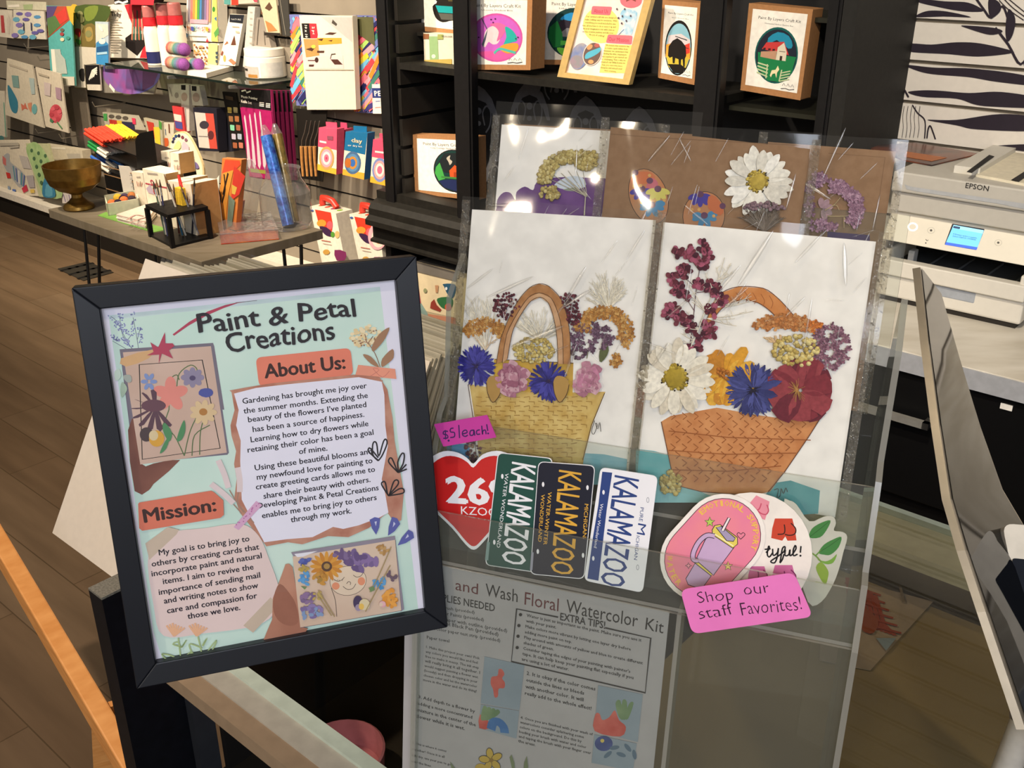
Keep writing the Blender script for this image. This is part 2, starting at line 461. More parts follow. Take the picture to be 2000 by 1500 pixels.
# ikat motifs on the back panel
ik = Art(wallpl(UB - .0125, .0002), p); IK = M('#66676c', .8)
for cx, cy in ((935, 215), (1035, 205), (1145, 235), (1250, 255), (985, 330), (1090, 150)):
    ik.T = lambda x, y, cx=cx, cy=cy: (cx + x, cy + y)
    for sx in (-1, 1):
        ik.poly([(0, -48), (sx * 12, -40), (sx * 26, -22), (sx * 36, 6), (sx * 40, 30), (sx * 34, 30), (sx * 26, 6), (sx * 14, -14), (0, -20)], IK)
        ik.line([(sx * 12, 30), (sx * 8, 5), (sx * 16, -8), (sx * 24, 5), (sx * 22, 30), (sx * 14, 44)], 3, IK, smooth=3)
    ik.ell((0, 2), 6, 7, IK); ik.ell((0, 26), 5, 5, IK); ik.ell((0, -34), 6, 5, IK)
part('back_panel', unit, p)
p = MB()
k = 0
zz = .62
while zz < 2.3:
    p.wbox(ULa + .06, ULa + .075, UF + .03, UB - .013, zz + .006, zz + .10, M('#26231f', .6)); zz += .1075
p.wbox(ULa + .045, ULa + .06, UF + .03, UB - .013, .62, 2.3, M('#050505', .7))
part('side_panel', unit, p)
def post(a0, a1): 
    p = MB(); p.wbox(a0, a1, UF, UF + .03, .74, 2.3, BK); p.wbox(a0 + .008, a1 - .008, UF - .006, UF, .74, 2.3, BK); part('post', unit, p)
post(ULa, ULa + .06); post(wa(887, 150, UF), wa(921, 150, UF)); post(wa(1358, 150, UF), wa(1408, 150, UF)); post(-1.125, -1.09)
SHZ = 1.24
p = MB(); p.wbox(ULa + .075, wa(1383, 150, UF), UF + .03, UB - .013, SHZ - .022, SHZ, BK2); part('shelf', unit, p)
p = MB(); p.wbox(wa(1408, 150, UF), -1.125, UF + .06, UB - .013, SHZ - .03, SHZ - .018, M('#2a2a22', .25)); part('shelf', unit, p)
p = MB()
prof = [(2.5, .775), (2.5, .745), (2.47, .735), (2.455, .715), (2.455, .69), (2.435, .675), (2.435, .655), (2.47, .645), (2.47, .60), (2.455, .595), (2.455, .585), (2.485, .575)]
q0 = [W(ULa - .05, b, z) for b, z in prof] + [W(ULa - .05, UB, .575), W(ULa - .05, UB, .775)]
p.prism(q0, A * (-1.09 - ULa + .05), BK2); part('moulding', unit, p)
p = MB(); p.wbox(ULa, ULa + .03, 2.485, UB, 0, .575, BK); p.wbox(-1.12, -1.09, 2.485, UB, 0, .575, BK); p.wbox(ULa, -1.09, UB - .02, UB, 0, .575, BK)
p.wbox(ULa, -1.09, 2.485, UB, 0, .05, BK); part('base_carcass', unit, p)
LS = wz(840, 668, 2.47)
p = MB(); p.wbox(ULa + .03, -1.12, 2.48, UB - .02, LS - .03, LS, M('#7a4a2a', .5, scale=30)); part('lower_shelf', unit, p)

# ================================================================== craft kits
def kit(name, c4, b, dep, label, scene, title=True, sub='Shadow Box', shift=None, tl=None):
    """kraft carton with a white printed front; c4 photo corners TL TR BR BL of the carton front"""
    P = [wp(x, y, b) for x, y in c4]
    e = empty(name, (P[3] + P[2]) / 2 + B * dep / 2, label, 'craft kit', 'craft kits on the black shelves')
    mb = MB(); mb.prism(P, B * dep, KRAFT); mb.build('carton', e, bevel=.002)
    f = MB(); pl = wallpl(b - .0006, .00008)
    a = Art(pl, f)
    # coordinates 0..1 across the carton front
    def T(u, v):
        x = (1 - v) * ((1 - u) * c4[0][0] + u * c4[1][0]) + v * ((1 - u) * c4[3][0] + u * c4[2][0])
        y = (1 - v) * ((1 - u) * c4[0][1] + u * c4[1][1]) + v * ((1 - u) * c4[3][1] + u * c4[2][1])
        return x, y
    a.T = T; a.zs = 1 / (abs(c4[1][0] - c4[0][0]))
    a.poly([(.07, .06), (.93, .06), (.93, .93), (.07, .93)], M('#f1ece2', .7))
    if title:
        a.text('Paint By Layers Craft Kit', (.17, .165), (.84, .165), INK, cap=.045)
        a.text(sub, (.28, .215), (.73, .215), M('#3a3a40', .6), cap=.022)
    scene(a)
    for i in range(3): a.line([(.68 + i * .07, .87), (.70 + i * .07, .84), (.73 + i * .07, .87)], .006, M('#77777a', .7))
    a.line([(.66, .905), (.74, .895), (.80, .905), (.88, .89)], .008, M('#55555a', .7))
    f.build('printed_front', e)
    return e
def C(h): return M(h, .6, var=.03)
def sc_unicorn(a):
    a.ell((.5, .57), .375, .325, C('#c8549e'), n=36); a.ell((.5, .57), .35, .30, C('#c25fc0'), n=36)
    a.poly([(.24, .76), (.78, .76), (.66, .84), (.5, .87), (.36, .84)], C('#e85aa0'), smooth=3)
    a.poly([(.30, .66), (.33, .50), (.40, .43), (.50, .42), (.56, .52), (.52, .64), (.44, .66), (.38, .63), (.33, .70)], C('#d9c9cf'), smooth=3)
    a.poly([(.30, .70), (.34, .60), (.37, .46), (.34, .52), (.28, .66)], C('#4d5668'))
    a.line([(.36, .46), (.28, .31)], .018, C('#5a4a70'))
    a.poly([(.40, .40), (.52, .37), (.64, .43), (.58, .55), (.50, .62), (.53, .50), (.48, .43)], C('#f0679d'), smooth=3)
    a.poly([(.62, .42), (.74, .48), (.80, .60), (.68, .64), (.58, .70), (.64, .56)], C('#27aaa2'), smooth=3)
    a.poly([(.60, .66), (.80, .64), (.80, .74), (.66, .78), (.54, .72)], C('#d9983a'), smooth=3)
    a.line([(.46, .78), (.54, .72), (.66, .74), (.78, .77)], .03, C('#4fb3a4'), smooth=4)
    for x, y in ((.42, .33), (.48, .32), (.45, .37), (.2, .53), (.24, .57), (.78, .58), (.81, .56)): a.ell((x, y), .012, .011, C('#4b1f4d'), n=8)
def sc_land(a):
    a.ell((.52, .55), .40, .36, C('#123a3c'), n=32); a.poly([(.30, .36), (.45, .26), (.7, .30), (.75, .40), (.5, .38)], C('#2489c8'), smooth=3)
    a.poly([(.2, .45), (.35, .36), (.6, .42), (.85, .40), (.85, .55), (.2, .55)], C('#2b2433')); a.poly([(.25, .6), (.4, .48), (.8, .50), (.85, .62)], C('#73737c'))
    a.poly([(.15, .48), (.26, .38), (.34, .56), (.36, .74), (.22, .76), (.14, .62)], C('#1f7a3e')); a.poly([(.4, .66), (.52, .56), (.64, .66)], C('#b98d5a'))
    a.poly([(.32, .66), (.8, .66), (.8, .72), (.32, .72)], C('#4fae4a')); a.poly([(.4, .74), (.7, .72), (.66, .82), (.44, .82)], C('#1d56a8'))
    a.poly([(.27, .76), (.42, .78), (.46, .87), (.34, .86)], C('#6cc043'), smooth=3)
def sc_bison(a):
    a.ell((.5, .58), .36, .345, C('#17120f'), n=34); a.ell((.5, .59), .335, .315, C('#86b7c8'), n=34)
    a.poly([(.22, .44), (.55, .40), (.80, .46), (.82, .60), (.18, .62)], C('#cfc6c8')); a.poly([(.17, .56), (.40, .52), (.83, .56), (.83, .70), (.18, .72)], C('#f0a33a'))
    a.poly([(.6, .55), (.8, .50), (.82, .62), (.66, .66)], C('#dd4031')); a.poly([(.19, .70), (.82, .68), (.72, .84), (.28, .84)], C('#c9b43c'))
    a.line([(.4, .44), (.72, .47)], .02, C('#1a2022')); a.line([(.58, .56), (.78, .57)], .015, C('#1a2022'))
    a.poly([(.24, .70), (.24, .58), (.34, .50), (.46, .46), (.58, .49), (.70, .55), (.73, .66), (.70, .70), (.71, .80), (.67, .80), (.64, .71), (.60, .72), (.60, .79), (.55, .79), (.53, .72), (.44, .71), (.43, .78), (.38, .78), (.36, .70), (.29, .72)], C('#17120e'))
    a.poly([(.25, .80), (.6, .78), (.76, .82), (.62, .89), (.42, .90)], C('#17120e'))
def sc_barn(a):
    a.ell((.52, .55), .345, .315, C('#0f5a55'), n=34); a.ell((.52, .555), .325, .295, C('#1b2230'), n=34)
    a.poly([(.36, .37), (.5, .29), (.68, .32), (.76, .42), (.70, .46), (.5, .38), (.38, .44)], C('#1f88a8'), smooth=2)
    a.poly([(.22, .54), (.84, .54), (.80, .72), (.64, .84), (.42, .84), (.25, .72)], C('#167a45'))
    a.poly([(.28, .50), (.34, .42), (.62, .39), (.72, .53)], C('#c23a3a')); a.poly([(.27, .53), (.52, .50), (.52, .60), (.27, .59)], C('#b98f72'))
    a.poly([(.52, .60), (.53, .46), (.62, .40), (.68, .50), (.68, .60)], C('#d8cfb8')); a.poly([(.58, .60), (.58, .55), (.62, .55), (.62, .60)], C('#3a2a24'))
    for x in (.30, .38, .45): a.poly([(x, .485), (x + .04, .48), (x + .04, .50), (x, .505)], C('#3c2020'))
    a.line([(.56, .50), (.66, .50)], .008, C('#55443c'))
    for i in range(4):
        a.line([(.24, .66 + i * .035), (.42, .68 + i * .04)], .022, C('#b9c79c')); a.line([(.62, .74 + i * .03), (.78, .70 + i * .03)], .018, C('#b9c79c'))
    a.line([(.40, .66), (.40, .82)], .02, C('#b9c79c')); a.line([(.64, .70), (.62, .83)], .02, C('#b9c79c'))
    a.poly([(.46, .78), (.48, .72), (.54, .71), (.57, .66), (.60, .70), (.57, .74), (.57, .80), (.54, .75), (.50, .76), (.48, .80)], C('#e6dcae'))
def sc_cottage(a):
    a.ell((.64, .56), .32, .345, C('#23252a'), n=34); a.ell((.64, .56), .30, .325, C('#143a35'), n=34)
    a.poly([(.36, .50), (.5, .28), (.8, .26), (.9, .45), (.85, .6), (.5, .6)], C('#1d2426'))
    a.poly([(.53, .36), (.59, .31), (.58, .37), (.62, .41), (.58, .47), (.56, .42)], C('#b9b2a2'), smooth=3)
    a.poly([(.36, .52), (.42, .44), (.46, .56), (.50, .70), (.40, .74), (.34, .62)], C('#44a24a')); a.poly([(.44, .66), (.95, .66), (.95, .69), (.44, .69)], C('#3f7f3e'))
    a.poly([(.58, .66), (.57, .56), (.66, .46), (.75, .55), (.75, .66)], C('#d05526')); a.poly([(.64, .66), (.64, .58), (.69, .58), (.69, .66)], C('#a03c1c'))
    a.poly([(.40, .74), (.6, .70), (.9, .72), (.86, .82), (.66, .885), (.48, .84)], C('#202a55')); a.poly([(.70, .73), (.86, .73), (.82, .79)], C('#b7523c'))
def sc_butterfly(a):
    a.poly([(.28, .1), (.95, .1), (.95, .86), (.78, .86), (.66, .80), (.52, .84), (.42, .78), (.38, .62), (.44, .54), (.30, .40)], C('#1c1714'), smooth=3)
    a.poly([(.42, .60), (.95, .58), (.95, .68), (.46, .70)], C('#18989c')); a.poly([(.46, .71), (.95, .69), (.95, .78), (.5, .80)], C('#55564f')); a.poly([(.5, .35), (.9, .35), (.9, .5), (.6, .52)], C('#4d4326'))
kit('craft_kit', [(789, -75), (935, -60), (932, 72), (792, 57)], 2.66, .07, 'craft kit with a dark butterfly-like cutout, above the green-banded box', sc_butterfly, title=False)
kit('craft_kit', [(901, -12), (1040, -8), (1036, 137), (905, 136)], 2.56, .07, 'white craft kit with a pink unicorn head in a purple circle', sc_unicorn, sub='Unicorn Shadow Box')
kit('craft_kit', [(1056, -14), (1190, -8), (1186, 127), (1050, 126)], 2.70, .06, 'craft kit with a lake landscape circle, half hidden by the gold frame', sc_land, sub='Lake Shadow Box')
kit('craft_kit', [(1294, 0), (1368, 6), (1356, 166), (1285, 152)], 2.60, .07, 'narrow-looking craft kit with a black bison silhouette at sunset', sc_bison, sub='Bison Shadow Box')
kit('craft_kit', [(1463, 6), (1588, 18), (1563, 196), (1446, 176)], 2.58, .06, 'craft kit with a red-roofed barn in a green oval, right end of the shelf', sc_barn, sub='Homestead Hollow Shadow Box')
kit('craft_kit', [(805, 263), (930, 268), (932, 392), (809, 378)], 2.58, .05, 'craft kit with a red cottage in a dark round scene, bottom shelf behind post', sc_cottage, sub='Cozy Cottage Shadow Box')

def pack(name, label, cat, c4, b, dep, m, art=None, group=None, mside=None, eps=.0003, bevel=0):
    P = [wp(x, y, b) for x, y in c4]
    mb = MB(); mb.prism(P, B * dep, m, mside or m)
    if art: 
        a = Art(wallpl(b - .0006, eps), mb); a.c4 = c4; a.zs = 1.0
        art(a)
    return tag(mb.build(name), label, cat, group)
def art_green(a):
    a.poly([(838, 71), (855, 71), (857, 124), (840, 124)], C('#8fae7a')); a.ell((847, 110), 4, 4, C('#d9dfc4'), n=12)
    a.poly([(827, 66), (838, 66), (838, 76), (827, 76)], C('#8a5a3a')); a.poly([(855, 67), (866, 67), (866, 77), (855, 77)], C('#9aa05a'))
    a.poly([(829, 117), (883, 115), (883, 125), (829, 125)], C('#b9a256')); a.text('WILDFLOWER', (863, 72), (884, 73), INK, cap=3)
pack('soap_box', 'small white box with a pale green band under the butterfly kit', 'box', [(827, 64), (890, 68), (889, 126), (829, 126)], 2.62, .06, C('#d9d2bd'), art_green)
def art_grn2(a): a.poly([(1585, 6), (1632, 9), (1630, 14), (1586, 13)], C('#c9d5b0'))
mb = MB(); mb.lathe([(0, 0), (.028, 0), (.031, .02), (.031, .07), (.02, .085), (0, .085)], W(-1.19, 2.72, 1.46), M('#5f7f4a', .4, h2='#37502c', scale=25), 20)
tag(mb.build('green_jar'), 'round green jar at the top right corner of the black shelf unit', 'jar')
mb = MB(); mb.wbox(-1.36, -1.13, 2.60, UB - .013, 1.448, 1.46, M('#2a2a22', .3)); part('shelf', unit, mb)
mb = MB(); mb.wbox(ULa + .075, wa(870, 60, 2.6) + .14, 2.62, UB - .013, wz(840, 62, 2.66) - .012, wz(840, 62, 2.66), BK2); part('shelf', unit, mb)

# gold framed leaflet leaning on the shelf
def gold():
    c4 = [(1133, -25), (1275, -12), (1228, 166), (1088, 150)]
    b0 = 2.53
    e = empty('gold_picture_frame', wp(1160, 158, b0) + B * .02, 'gold framed leaflet with yellow text panels, leaning on the black shelf', 'picture frame')
    pl = wallpl(b0, .00006)
    def T(u, v): return ((1 - v) * ((1 - u) * c4[0][0] + u * c4[1][0]) + v * ((1 - u) * c4[3][0] + u * c4[2][0]), (1 - v) * ((1 - u) * c4[0][1] + u * c4[1][1]) + v * ((1 - u) * c4[3][1] + u * c4[2][1]))
    G = M('#d6b676', .38, .5, .2)
    P = [V(wp(*T(u, v), b0)) for u, v in ((0, 0), (1, 0), (1, 1), (0, 1))]
    Q = [V(wp(*T(u, v), b0)) for u, v in ((.09, .055), (.90, .055), (.90, .945), (.09, .945))]
    mb = MB()
    for i in range(4):
        j = (i + 1) % 4
        mb.hexa([P[i] + B * .02, P[j] + B * .02, Q[j] + B * .02, Q[i] + B * .02, P[i], P[j], Q[j], Q[i]], G)
    mb.build('frame', e)
    s = MB(); s.add([q + B * .008 for q in Q], [(0, 3, 2, 1)], M('#eadfe2', .7, h2='#f3d9c9', scale=18))
    a = Art(wallpl(b0 + .0075, .00005), s); a.T = zoomT(1080, 0, 9.375); a.zs = 9.375
    Y = M('#f2df79', .7, var=.03); PK = C('#e8707c'); LB = M('#8fc0dc', .7, h2='#d8dfe6', scale=60)
    a.ell((880, 460), 330, 330, Y, n=28); a.poly([(960, 800), (1480, 830), (1320, 1340), (850, 1330)], Y)
    a.poly([(1290, 170), (1520, 200), (1540, 320), (1480, 520), (1430, 640), (1240, 600), (1320, 430), (1220, 330)], LB, smooth=4)
    a.line([(1200, 640), (1300, 540)], 14, C('#57789c'))
    a.ell((1430, 10), 200, 135, PK); a.line([(1340, 20), (1430, -20), (1520, 20)], 22, C('#7a4038'))
    a.rquad([(720, 110), (1085, 125), (1050, 282), (695, 262)], 30, PK); a.rquad([(1010, 630), (1460, 655), (1440, 812), (970, 782)], 30, PK)
    a.text('About Us', (750, 235), (1010, 245), C('#b02f45'), cap=75); a.text('Our Mission', (1020, 750), (1390, 775), C('#b02f45'), cap=75)
    DK = C('#6b5a2a')
    for i, (tx, x0, x1) in enumerate((('Our curated craft kits are designed to', 605, 1200), ('make crafting easy for everyone. With', 590, 1175), ('everything you need included in one', 590, 1150), ('box, all you have to do is open it up and', 545, 1155), ('let your imagination run wild. Join us', 555, 1125), ('on this creative journey and discover', 540, 1110), ('the joy of crafting!', 665, 945))):
        y = 315 + i * 55; a.text(tx, (x0, y), (x1, y + 30), DK, res=1)
    for i, (tx, x0, x1) in enumerate((('We believe that everyone has', 970, 1400), ('a creative spark within them.', 955, 1380), ('However, we understand that', 935, 1380), ('finding the time, inspiration,', 930, 1355), ('and supplies to get started can', 905, 1360), ('be challenging. That is why we', 895, 1335), ('created our little boxes to', 880, 1325), ('help you overcome these', 905, 1275), ('obstacles and unleash your', 875, 1275), ('inner creativity.', 945, 1165))):
        y = 840 + i * 51; a.text(tx, (x0, y), (x1, y + 24), DK, res=1)
    a.ell((490, 1030), 160, 250, M('#6f83b8', .6, h2='#a9a3a6', scale=30), rot=18, n=28); a.ell((440, 1130), 120, 120, M('#a58a9a', .6, h2='#8f8f93', scale=60), rot=18)
    a.ell((725, 985), 165, 225, C('#ecd9c8'), rot=22, n=28); a.ell((725, 985), 152, 210, C('#6d5750'), rot=22, n=28)
    a.poly([(590, 1030), (640, 960), (780, 900), (880, 870), (860, 950), (740, 1030), (610, 1080)], C('#58b2cc'), smooth=3); a.ell((700, 1130), 50, 38, C('#e8a06a')); a.ell((680, 860), 60, 40, C('#d79a68'), rot=-40); a.ell((810, 830), 50, 36, C('#b5605a'))
    for x, y in ((1178, 165), (1320, 165), (1430, 290), (1278, 295), (1350, 380), (1265, 425), (1208, 328)): a.ell((x, y), 16, 20, C('#574a55'), n=8)
    s.build('printed_leaflet', e)
    g = MB(); g.add([q + B * .004 for q in Q], [(0, 3, 2, 1)], PANE); g.build('glazing', e)
gold()

# boxed craft set on the lower shelf
def art_frog(a):
    a.T = zoomT(780, 480, 6.25); a.zs = 6.25
    a.poly([(210, 310), (700, 430), (690, 880), (280, 790)], C('#d9c9a6')); a.poly([(170, 380), (215, 330), (265, 700), (200, 720)], C('#a8485a')); a.poly([(205, 740), (270, 700), (350, 830), (420, 1010), (225, 950)], C('#7f9a94')); a.poly([(345, 830), (690, 880), (690, 1060), (420, 1010)], C('#c08062'))
    a.poly([(540, 465), (680, 470), (690, 560), (650, 640), (590, 590), (550, 500)], C('#28536f'), smooth=3); a.poly([(470, 640), (640, 630), (650, 740), (560, 770), (490, 720)], C('#2f6a40'), smooth=3)
    a.poly([(390, 690), (430, 650), (460, 720), (520, 780), (500, 805), (380, 760)], C('#8e3b30')); a.ell((600, 745), 40, 45, C('#c05a3c')); a.poly([(440, 480), (485, 480), (475, 570), (450, 570)], C('#b98d6a')); a.ell((322, 545), 22, 28, C('#8b8f6a'))
    a.ell((580, 520), 14, 20, C('#d8dde0')); a.poly([(205, 190), (700, 320), (700, 430), (210, 310)], C('#6f6a63'))
pack('boxed_game', 'boxed craft set with green frog picture on the low wooden shelf', 'box', [(812, 510), (1000, 556), (1000, 690), (815, 636)], 2.49, .24, C('#bcae8c'), art_frog, mside=M('#56524c', .7))

# ================================================================== printer counter
CZ = wz(1850, 607, 2.53) + .0
CZ = .79
cnt = empty('service_counter', W(-.1, 2.5, 0), 'dark cabinet counter with a white marble-look top under the printer', 'counter')
def marble():
    m = M('#d8d3c8', .35, .4, h2='#c2bbad', scale=5, var=.05, stretch=(1, 3.2, 1, .7))
    return m
p = MB(); p.wbox(-1.045, 2.0, 2.19, WB - .003, CZ - .045, CZ, marble()); p.build('countertop', cnt, bevel=.003)
p = MB(); p.wbox(-1.045, 2.0, 2.185, 2.19, CZ - .047, CZ - .002, M('#a9abb0', .45)); p.build('edge_band', cnt)
DKC = M('#09090a', .5, .25)
p = MB(); p.wbox(-1.045, 2.0, 2.22, WB - .003, .05, CZ - .047, DKC); p.build('carcass', cnt)
dz = CZ - .05
p = MB(); p.wbox(-1.04, .12, 2.20, 2.22, .42, dz, DKC); dr = p.build('drawer', cnt, bevel=.003)
p = MB(); h0 = wp(1700, 806, 2.17); a0 = h0.dot(A); z0 = wz(1760, 818, 2.17)
p.wbox(a0 - .25, wa(1815, 826, 2.17), 2.165, 2.18, z0 - .008, z0 + .008, M('#8c8a84', .4, .5, .2)); p.wbox(wa(1815, 826, 2.17) - .014, wa(1815, 826, 2.17), 2.165, 2.20, z0 - .008, z0 + .008, M('#8c8a84', .3, .5, .9)); p.build('handle', dr)
p = MB(); p.wbox(wa(1954, 793, 2.2), wa(1978, 797, 2.2), 2.197, 2.20, wz(1966, 800, 2.2), wz(1966, 789, 2.2), WHITE); p.build('label_tag', dr)

# ================================================================== printer
def printer():
    b = 2.50; dep = .37
    e = empty('printer', W(-.76, b + .18, CZ), 'white inkjet printer with a lit blue touchscreen on the marble counter', 'printer')
    aL = -.902; aR = wa(1993, 640, b) - .003
    PW = M('#dedad0', .45, .4, var=.015); PG = M('#c3bfb6', .5, var=.02); DK = M('#0b0b0c', .5)
    zt = wz(1860, 560, b)      # seam of cassette/tray
    z1 = wz(1860, 503, b - .0)
    p = MB(); p.wbox(aL, aR, b, b + dep, CZ + .012, zt - .002, PW)
    # handle recess drawn as a real slot
    p.build('lower_body', e, bevel=.006)
    p = MB(); p.wbox(wa(1808, 560, b), wa(1905, 585, b), b - .001, b + .012, zt - .032, zt - .004, M('#a3a9b2', .6)); p.build('cassette_grip', e, bevel=.004)
    p = MB(); p.wbox(aL + .01, aR - .01, b + .006, b + dep, CZ, CZ + .012, M('#2a2622', .7)); p.build('foot', e)
    p = MB(); zc = zt + .04; p.wbox(aL, aR, b - .012, b + .02, zt, zc, PW); p.wbox(aL, aL + .02, b, b + .2, zt, zc + .02, PW); p.wbox(aR - .02, aR, b, b + .2, zt, zc + .02, PW)
    p.wbox(aL + .02, aR - .02, b + .02, b + .2, zt, zt + .02, M('#3c3f42', .5))
    for i in range(5):
        x = aL + .1 + i * .07; p.wbox(x, x + .006, b + .02, b + .2, zt + .02, zt + .026, M('#54585c', .5))
    p.wbox(aL + .05, aL + .066, b + .05, b + .08, zt + .02, zt + .055, M('#b4b6b6', .5)); p.build('output_tray', e, bevel=.003)
    p = MB(); p.wbox(aL, aR, b + .2, b + dep, zt - .002, zc + .09, DK); p.wbox(aL, aL + .012, b + .02, b + .2, zc, zc + .09, DK); p.build('paper_opening', e)
    # tilted control panel
    zb = wz(1740, 470, b - .01); zp = wz(1765, 408, b + .03)
    f0, f1, t0, t1 = W(aL - .0, b - .012, zb), W(aR, b - .012, zb), W(aL, b + .03, zp), W(aR, b + .03, zp)
    p = MB(); p.hexa([f0, f1, f1 + B * .05 + Z * .0, f0 + B * .05, t0, t1, t1 + B * .03, t0 + B * .03], M('#e6e0d0', .4, .4, var=.01)); cp = p.build('control_panel', e, bevel=.003)
    pl = Pl(f0, A, t0 - f0, .0003)
    a = mkart(pl, 1600, 280, 3.75); 
    a.rquad([(975, 588), (1212, 628), (1152, 782), (918, 742)], 6, M('#1a1c28', .3)); a.poly([(985, 598), (1206, 638), (1160, 762), (930, 724)], M('#63aee0', .3, emit=.55, var=0)); a.poly([(930, 724), (1160, 762), (1152, 780), (922, 742)], M('#2f55d8', .3, emit=.6, var=0))
    a.poly([(985, 598), (1206, 638), (1198, 662), (976, 622)], M('#86c8e8', .3, emit=.6, var=0)); a.rquad([(985, 605), (1035, 614), (1030, 630), (980, 621)], 6, M('#2a4a78', .4))
    TX = M('#2a5078', .5); a.text('A firmware update is available', (980, 668), (1155, 700), TX, res=1); a.text('Select Start to continue', (978, 685), (1148, 712), TX, res=1)
    a.mb.build('touchscreen', cp)
    a = mkart(pl, 1600, 280, 3.75); a.ell((685, 612), 38, 32, M('#fffdf6', .4, emit=.4, var=0), n=24); a.ell((685, 612), 26, 21, M('#e6e0d0', .4, var=.01), n=24); a.mb.build('power_button', cp)
    for (x, y) in ((820, 638), (1312, 728)):
        a = mkart(pl, 1600, 280, 3.75); a.ell((x, y), 28, 24, M('#c9c4b6', .5), n=20); a.ell((x, y), 24, 20, M('#e6e0d0', .4, var=.01), n=20); a.ell((x, y), 10, 9, M('#55524c', .5), n=6); a.mb.build('panel_button', cp)
    a = mkart(pl, 1600, 280, 3.75); a.ell((781, 730), 5, 5, INK, n=8); a.line([(780, 702), (790, 715), (800, 708)], 4, INK); a.mb.build('status_mark', cp)
    zl = wz(1755, 375, b); zk = wz(1760, 335, b)
    p = MB(); p.wbox(aL, aR, b + .008, b + dep, zp - .002, zl, PG); p.build('scanner_body', e, bevel=.003)
    p = MB(); p.wbox(aL, aR, b - .004, b + dep, zl + .002, zk, PG); lid = p.build('scanner_lid', e, bevel=.004)
    a = mkart(wallpl(b - .0045, .0003), 1600, 280, 3.75); a.text('EPSON', (1070, 325), (1238, 350), M('#3b3a38', .4), cap=38, bold=.012); 
    a.poly([(625, 300), (680, 318), (1500, 440), (1500, 480), (1300, 440), (690, 348), (640, 335)], M('#b3b6ba', .6)); a.mb.build('lid_front_marking', lid)
    # document feeder hump and paper guide
    ga, gb = hp(1890, 345, zk), hp(1960, 300, zk)
    p = MB(); c = [hp(1862, 337, zk), hp(1912, 344, zk), hp(1985, 300, zk), hp(1945, 292, zk)]
    p.prism([x + Z * .018 for x in c], -Z * .018, PW)
    c2 = [hp(1888, 336, zk + .019), hp(1898, 338, zk + .019), hp(1942, 306, zk + .019), hp(1932, 303, zk + .019)]; p.prism(c2, Z * .001, DK)
    p.build('paper_guide', lid)
    p = MB(); c = [hp(1905, 345, zk), hp(2060, 375, zk), hp(2130, 325, zk), hp(1985, 300, zk)]; p.prism([x + Z * .006 for x in c], -Z * .006, M('#e8dfc8', .5)); 
    c2 = [hp(1975, 352, zk + .007), hp(1990, 355, zk + .007), hp(2040, 320, zk + .007), hp(2028, 318, zk + .007)]; p.prism(c2, Z * .001, DK); p.build('feeder_tray', lid)
    # print left on the lid
    s = MB(); c = [hp(1765, 312, zk + .004), hp(1820, 322, zk + .004), hp(1912, 300, zk + .004), hp(1790, 278, zk + .004), hp(1690, 285, zk + .004)]
    s.prism(c, -Z * .003, M('#3a2a28', .25, h2='#8a4a30', scale=14))
    s.prism([hp(1765, 306, zk + .0045), hp(1820, 315, zk + .0045), hp(1850, 308, zk + .0045), hp(1770, 296, zk + .0045)], Z * .0003, M('#b8672e', .4))
    tag(s.build('photo_print'), 'dark orange-edged photo print lying on the printer lid', 'print')
printer()
# ================================================================== glass display case
GZ = .95
case = empty('display_case', W(-.1, .83, 0), 'glass-topped display case with black corner posts carrying the acrylic rack', 'display case')
p = MB(); p.wbox(-.86, 1.1, .462, 1.225, GZ - .008, GZ, clear('counter_glass', '#f0ede4', 1.5, .0, gain=.8)); p.build('glass_top', case)
p = MB(); p.wbox(-.86, 1.1, .447, .462, GZ - .020, GZ, M('#b9c4b4', .25, .5)); p.wbox(-.985, 1.1, 1.225, 1.236, GZ - .02, GZ, M('#8b9c92', .2, .6)); p.wbox(-.985, 1.1, 1.15, 1.225, GZ - .03, GZ - .009, M('#a9b0a0', .5)); p.build('glass_edge', case)  # wide far strip stands in for reflections seen in the glass
p = MB(); p.wbox(-.86, 1.1, .424, .447, GZ - .022, GZ - .004, M('#a8a294', .4)); p.wbox(-.86, 1.1, .404, .424, GZ - .024, GZ - .006, M('#8f7a62', .5)); p.build('front_rail', case)
def cpost(a0, a1, b0, b1): 
    p = MB(); p.wbox(a0, a1, b0, b1, 0, GZ - .003, M('#0b0d13', .45, var=.2)); p.wbox(a0, a1, b0, b1, GZ - .003, GZ, M('#6d6a60', .7, scale=400, var=.25)); p.build('corner_post', case)
cpost(-1.034, -1.003, .422, .53); cpost(-1.034, -1.003, 1.13, 1.236); cpost(1.10, 1.13, .422, .53); cpost(1.10, 1.13, 1.13, 1.236)
p = MB(); p.wbox(-.999, -.985, .50, .53, .02, GZ - .03, M('#2a2c30', .5)); p.build('side_trim', case)
p = MB(); p.wbox(-.985, 1.1, .47, 1.22, .60, .612, M('#2c2720', .5, h2='#221e18', scale=3)); p.build('shelf', case)
p = MB(); p.wbox(-.50, 1.1, .475, 1.19, .835, .85, M('#94876a', .6, h2='#85785a', scale=4)); p.build('reflection_shelf', case)  # added board, its olive brown imitates the ceiling reflected in the glass
p = MB(); p.wbox(-.985, -.975, .535, 1.2, .0, .925, M('#141210', .6)); p.build('side_panel', case)
p = MB(); p.wbox(-.985, 1.1, 1.2, 1.22, 0, .94, M('#2b261d', .6)); p.build('back_panel', case)
p = MB(); p.wbox(-.985, 1.1, .47, 1.2, .0, .08, M('#1c1814', .6)); p.build('base_deck', case)
